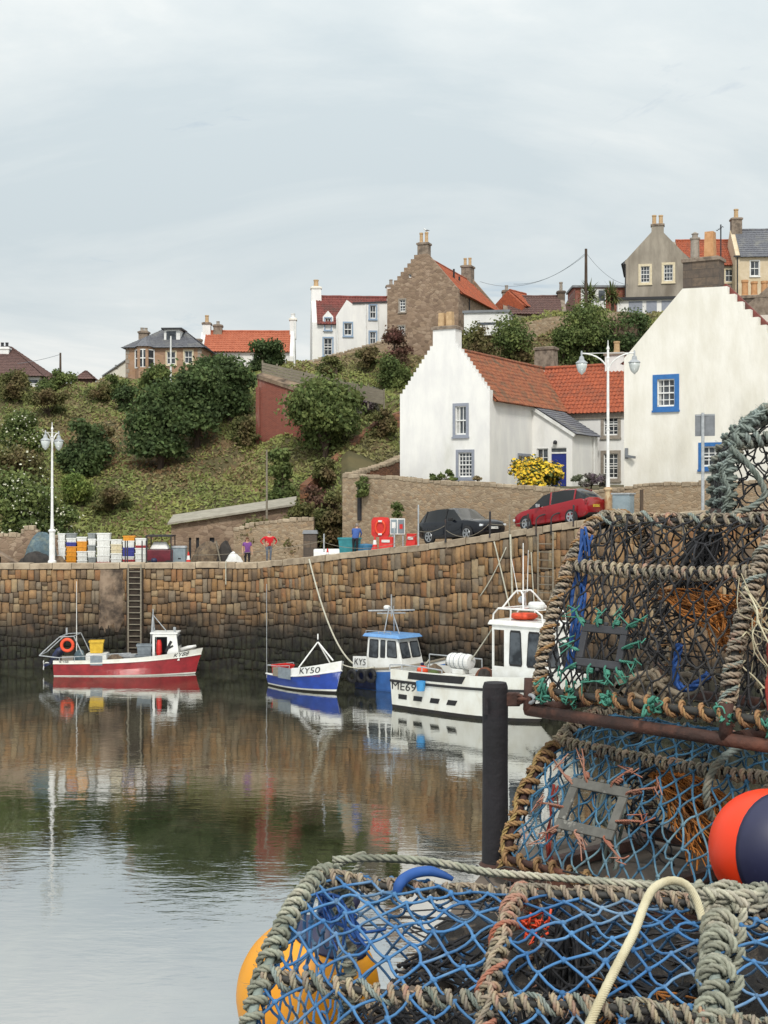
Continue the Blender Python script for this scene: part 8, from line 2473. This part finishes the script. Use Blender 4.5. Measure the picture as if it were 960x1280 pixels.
o = mb.build('rope_coil', 'rope_beige', smooth=True); tag(o, 'coil of pale rope on the pier under the orange buoy', 'rope')
# orange buoy
bc = at(962, 1062, 3.82); rB = .168
t = thing('buoy', 'bright orange buoy with navy end wedged between the creels', 'buoy', bc)
ax = Vector((.42, -.85, .12)).normalized().to_track_quat('Z', 'Y').to_matrix()
MB().lathe([(rB * math.sin(a), -rB * math.cos(a)) for a in np.linspace(.05, 1.9, 24)], 40, axis=ax).build('body', 'buoy_orange', t, smooth=True)
MB().lathe([(rB * 1.012 * math.sin(a), -rB * 1.012 * math.cos(a)) for a in np.linspace(1.86, 2.7, 10)] + [(.055, .175), (.05, .20), (.03, .205)], 36, axis=ax).build('cap', 'buoy_navy', t, smooth=True)
pole_ = ax @ Vector((0, 0, 1)); lf_ = (Vector((-1, 0, .1)) - pole_ * pole_.dot(Vector((-1, 0, .1)))).normalized(); q_ = (pole_ + lf_ * .3).normalized() * (rB * 1.02)
MB().lathe([(.016, -.012), (.018, .004), (.008, .009)], 14, q_, axis=q_.normalized().to_track_quat('Z', 'Y').to_matrix()).build('valve', 'white_paint', t, smooth=True)
for sx in (-.075, .02): MB().obox(ax @ Vector((sx, -.04, .158)), (.022, .11, .02), ax).build('rib', 'buoy_navy', t, bevel=.006)

# --- third creel, black netting on a rusty frame
c = Creel('black-netted creel stacked on the blue one, its rusty frame chained to the post', .553, 4.9, 8.60, R(-48),
          [(0, 0), (.03, .14), (.09, .31), (.178, .475), (.25, .57), (.34, .64), (.5, .65), (.63, .56), (.71, .35), (.74, .15), (.75, 0)], .80)
P3 = c; t = c.t
mb = MB()
for y in (-.01, .76): mb.tube([(-.04, y, -.045), (1.15, y, -.045)], .022, 8)
for x in (-.03, .8, 1.14): mb.tube([(x, -.01, -.045), (x, .76, -.045)], .02, 8)
for x in (-.03, .8): mb.tube([(x, -.012, -.045), (x, -.005, .07)], .022, 8); 
mb.tube([(-.03, .76, -.045), (-.03, .755, .07)], .02, 8)
mb.build('base_frame', 'frame_rust', t, smooth=True)
bound_bar(t, c.hoop_pts(0), .012, .0088, .025, 'rope_beige', 'hose_dark', 'hoop', 'rope_ochre')
bound_bar(t, c.hoop_pts(.79), .013, .0098, .027, 'rope_beige', 'hose_dark', 'hoop', 'rope_grey')
bound_bar(t, [(x, .178, .475 - .012 * math.sin(x * 4)) for x in np.linspace(0, c.L, 8)], .011, .0088, .034, 'rope_beige', 'hose_dark', 'bar')
bound_bar(t, [(x, .37, .65 - .01 * math.sin(x * 4)) for x in np.linspace(0, c.L + .25, 8)], .010, .0095, .05, 'rope_beige', 'hose_dark', 'bar', 'rope_grey')
bound_bar(t, [(0, .0, .03), (.82, .0, .03), (1.12, .0, .02)], .014, .0095, .07, 'rope_ochre', 'hose_dark', 'bar', jit=.1)
bound_bar(t, [(0, .74, .04), (c.L, .74, .04)], .012, .0095, .06, 'rope_beige', 'hose_dark', 'bar')
netting(t, c.shell(0, 1), 13, 30, .0036, 'twine_black', sag=.018, jit=.2)
netting(t, c.end(0, .04), 9, 11, .0036, 'twine_black', name='end_netting', jit=.2, sag=.018)
netting(t, c.end(.79, .04), 9, 11, .0036, 'twine_black', name='end_netting', jit=.2, sag=.018)
netting(t, lambda u, v: (.8 + .32 * u, .0 + .3 * v ** 1.2, .6 * v), 6, 10, .0034, 'twine_black', name='side_netting', sag=.015)
bound_bar(t, [(1.12, .0, .02), (1.13, .12, .4), (1.12, .3, .6)], .013, .0105, .032, 'rope_beige', 'hose_dark', 'hoop')
netting(t, funnel(.42, .16, .38, .28, .22, .08), 14, 6, .0034, 'twine_black', name='funnel', sag=.012)
escape_panel(t, (.27, .03, .205), (1, 0, -.0), (0, .16, .5), .20, .15, .028, 'panel_black',
             [(-1, 1, -.05, .05), (-.3, 1, -.01, .05), (.4, 1, .02, .05), (1, 1, .05, .03), (1, 0, .06, .03), (1, -.6, .06, .0), (-1, -.3, -.06, .02), (-1, -1, -.05, -.03), (-.3, -1, .0, -.05), (.4, -1, .02, -.05), (.9, -1, .04, -.04)], 'twine_green')
for k_, x_ in enumerate((.04, .17, .33, .52, .80, .98)):
    tangle(t, 'green_knot', 'twine_green', lambda g: (x_ + g.normal(0, .012), -.015 + g.normal(0, .012), .03 + g.normal(0, .012)), lambda g: (x_ + g.normal(0, .018), -.015 + g.normal(0, .014), .03 + g.normal(0, .016)), 14, .004, .012)
tangle(t, 'orange_net', 'twine_orange', lambda g: (.33 + g.uniform(0, .42), .22 + g.uniform(0, .06), .41 - .05 * g.random()), lambda g: (.66 + g.uniform(0, .1), .12 + g.uniform(0, .1), .2 + g.uniform(0, .2)), 90, .003, .014)
tangle(t, 'blue_cord', 'rope_blue', lambda g: (.02 + g.uniform(0, .03), .2 + g.uniform(0, .1), .6 + g.uniform(-.02, .02)), lambda g: (.03 + g.uniform(0, .05), .1 + g.uniform(0, .05), .1), 5, .007, .018)
mb = MB(); rope(mb, smooth_path([(.545, .1, .23), (.53, .1, .16), (.55, .08, .1), (.6, .08, .09), (.66, .1, .14)], 8), .014, seg=6); mb.build('blue_cord', 'rope_blue', t, smooth=True)
tangle(t, 'red_cord', 'twine_red', lambda g: (.90 + g.uniform(0, .04), .1, .42), lambda g: (.93 + g.uniform(0, .06), .02, .06), 26, .006, .012)
tangle(t, 'bait_band', 'twine_black', lambda g: (.45 + g.normal(0, .03), .4, .6), lambda g: (.42 + g.normal(0, .06), .35 + g.normal(0, .06), .3), 40, .005, .03)
tangle(t, 'old_rope', 'rope_beige', lambda g: (.15 + g.uniform(0, .3), .1 + g.uniform(0, .4), .03), lambda g: (.15 + g.uniform(0, .3), .1 + g.uniform(0, .4), .06), 9, .01, .03)
tangle(t, 'yellow_cord', 'rope_cream', lambda g: (.82, .02 + g.uniform(0, .1), .5 * g.random()), lambda g: (.9 + g.uniform(0, .15), .02 + g.uniform(0, .1), .5 * g.random()), 12, .003, .03)

# --- topmost creel seen from its end
c = Creel('topmost creel of the stack, seen end on with thick grey-green rope hoop', 1.925, 4.745, 9.262, R(80),
          [(0, 0), (0, .11), (.0, .2), (.05, .31), (.15, .38), (.34, .425), (.53, .39), (.64, .31), (.69, .2), (.7, .1), (.7, 0)], .8)
t = c.t
mb = MB()
for y in (0, .7): mb.beam((0, y, 0), (c.L, y, 0), .04, .04)
for x in (.01, .4, .79): mb.beam((x, .01, -.002), (x, .69, -.002), .04, .035)
mb.build('base_frame', 'frame_rust', t)
bound_bar(t, c.hoop_pts(0), .013, .0105, .032, 'rope_grey', 'rope_grey', 'hoop')
bound_bar(t, c.hoop_pts(.4), .013, .0105, .045, 'rope_grey', 'hose_dark', 'hoop')
bound_bar(t, c.hoop_pts(.8), .016, .013, .045, 'rope_grey', 'hose_dark', 'hoop')
bound_bar(t, [(-.01, .0, .29), (-.012, .35, .285), (-.01, .69, .26)], .011, .0115, .034, 'rope_grey', 'hose_dark', 'bar')
bound_bar(t, [(0, .15, .38), (c.L, .15, .38)], .013, .012, .04, 'rope_grey', 'hose_dark', 'bar')
bound_bar(t, [(0, .56, .37), (c.L, .56, .37)], .013, .012, .04, 'rope_grey', 'hose_dark', 'bar')
netting(t, c.end(0, .02), 11, 12, .0034, 'twine_black', name='end_netting', jit=.18)
netting(t, c.end(.8, .02), 9, 9, .0034, 'twine_black', name='end_netting', jit=.18)
netting(t, c.shell(0, 1), 10, 26, .0034, 'twine_black', jit=.15)
tangle(t, 'red_cord', 'twine_red', lambda g: (.02, .34 + g.normal(0, .012), .42), lambda g: (.02, .3 + g.normal(0, .02), .04), 10, .005, .012)
tangle(t, 'blue_cord', 'rope_blue', lambda g: (-.01, .33 + g.normal(0, .02), .23), lambda g: (-.01, .3 + g.normal(0, .03), .2), 6, .006, .01)
M4 = Matrix.Translation(t.location) @ Matrix.Rotation(R(80), 4, 'Z')
mb = MB(); rope(mb, smooth_path([M4 @ Vector(p) for p in ((-.03, .70, .24), (-.035, .63, .17), (-.03, .58, .08), (-.03, .62, .03), (-.04, .69, .0), (-.045, .6, -.02))], 8), .012, seg=6)
o = mb.build('rope_tail', 'rope_grey', smooth=True); tag(o, 'thick grey-green rope tail hanging from the hoop of the topmost creel', 'rope')

# --- railing post and chain
Yp = 4.98; xp = gx(619, Yp)
t = thing('mooring_post', 'black tarred timber post standing at the pier edge in front of the white boat', 'post', (xp, Yp, ZD))
hp = gz(853, Yp) - ZD
pr = [(.049, 0), (.048, .2), (.0465, .4), (.0475, hp - .05), (.046, hp - .015), (.041, hp)]
mb = MB(); mb.lathe(pr + [(.02, hp + .002)], 28); mb.build('shaft', 'tar_black', t, smooth=False)
MB().box(-.045, -.055, hp - .11, -.03, -.04, hp - .05, 0, .003).build('cleat', 'tar_black', t)
MB().lathe([(.052, 0), (.06, .01), (.052, .02)], 20, (0, 0, .02)).build('band', 'frame_rust', t)
MB().obox((.06, -.01, hp - .06), (.06, .03, .05)).build('bracket', 'frame_rust', t, bevel=.005)
a = Vector((xp + .075, Yp - .01, ZD + hp - .06)); b = Vector((.535, 4.885, 8.60))
t = thing('chain', 'short rusty chain with a galvanised shackle linking the post to the creel frame', 'chain', a)
for k in range(3):
    p = (b - a) * ((k + .5) / 3.0); d = (b - a).normalized(); s1 = d.cross(Z_).normalized() if k % 2 else Z_
    pth = [p + d * (math.cos(e) * .026) + s1 * (math.sin(e) * .014) for e in np.linspace(0, 6.283, 17)[:-1]]
    MB().tube(pth, .0075, 7, closed=True, caps=False).build('link', 'frame_rust' if k < 2 else 'galv', t, smooth=True)
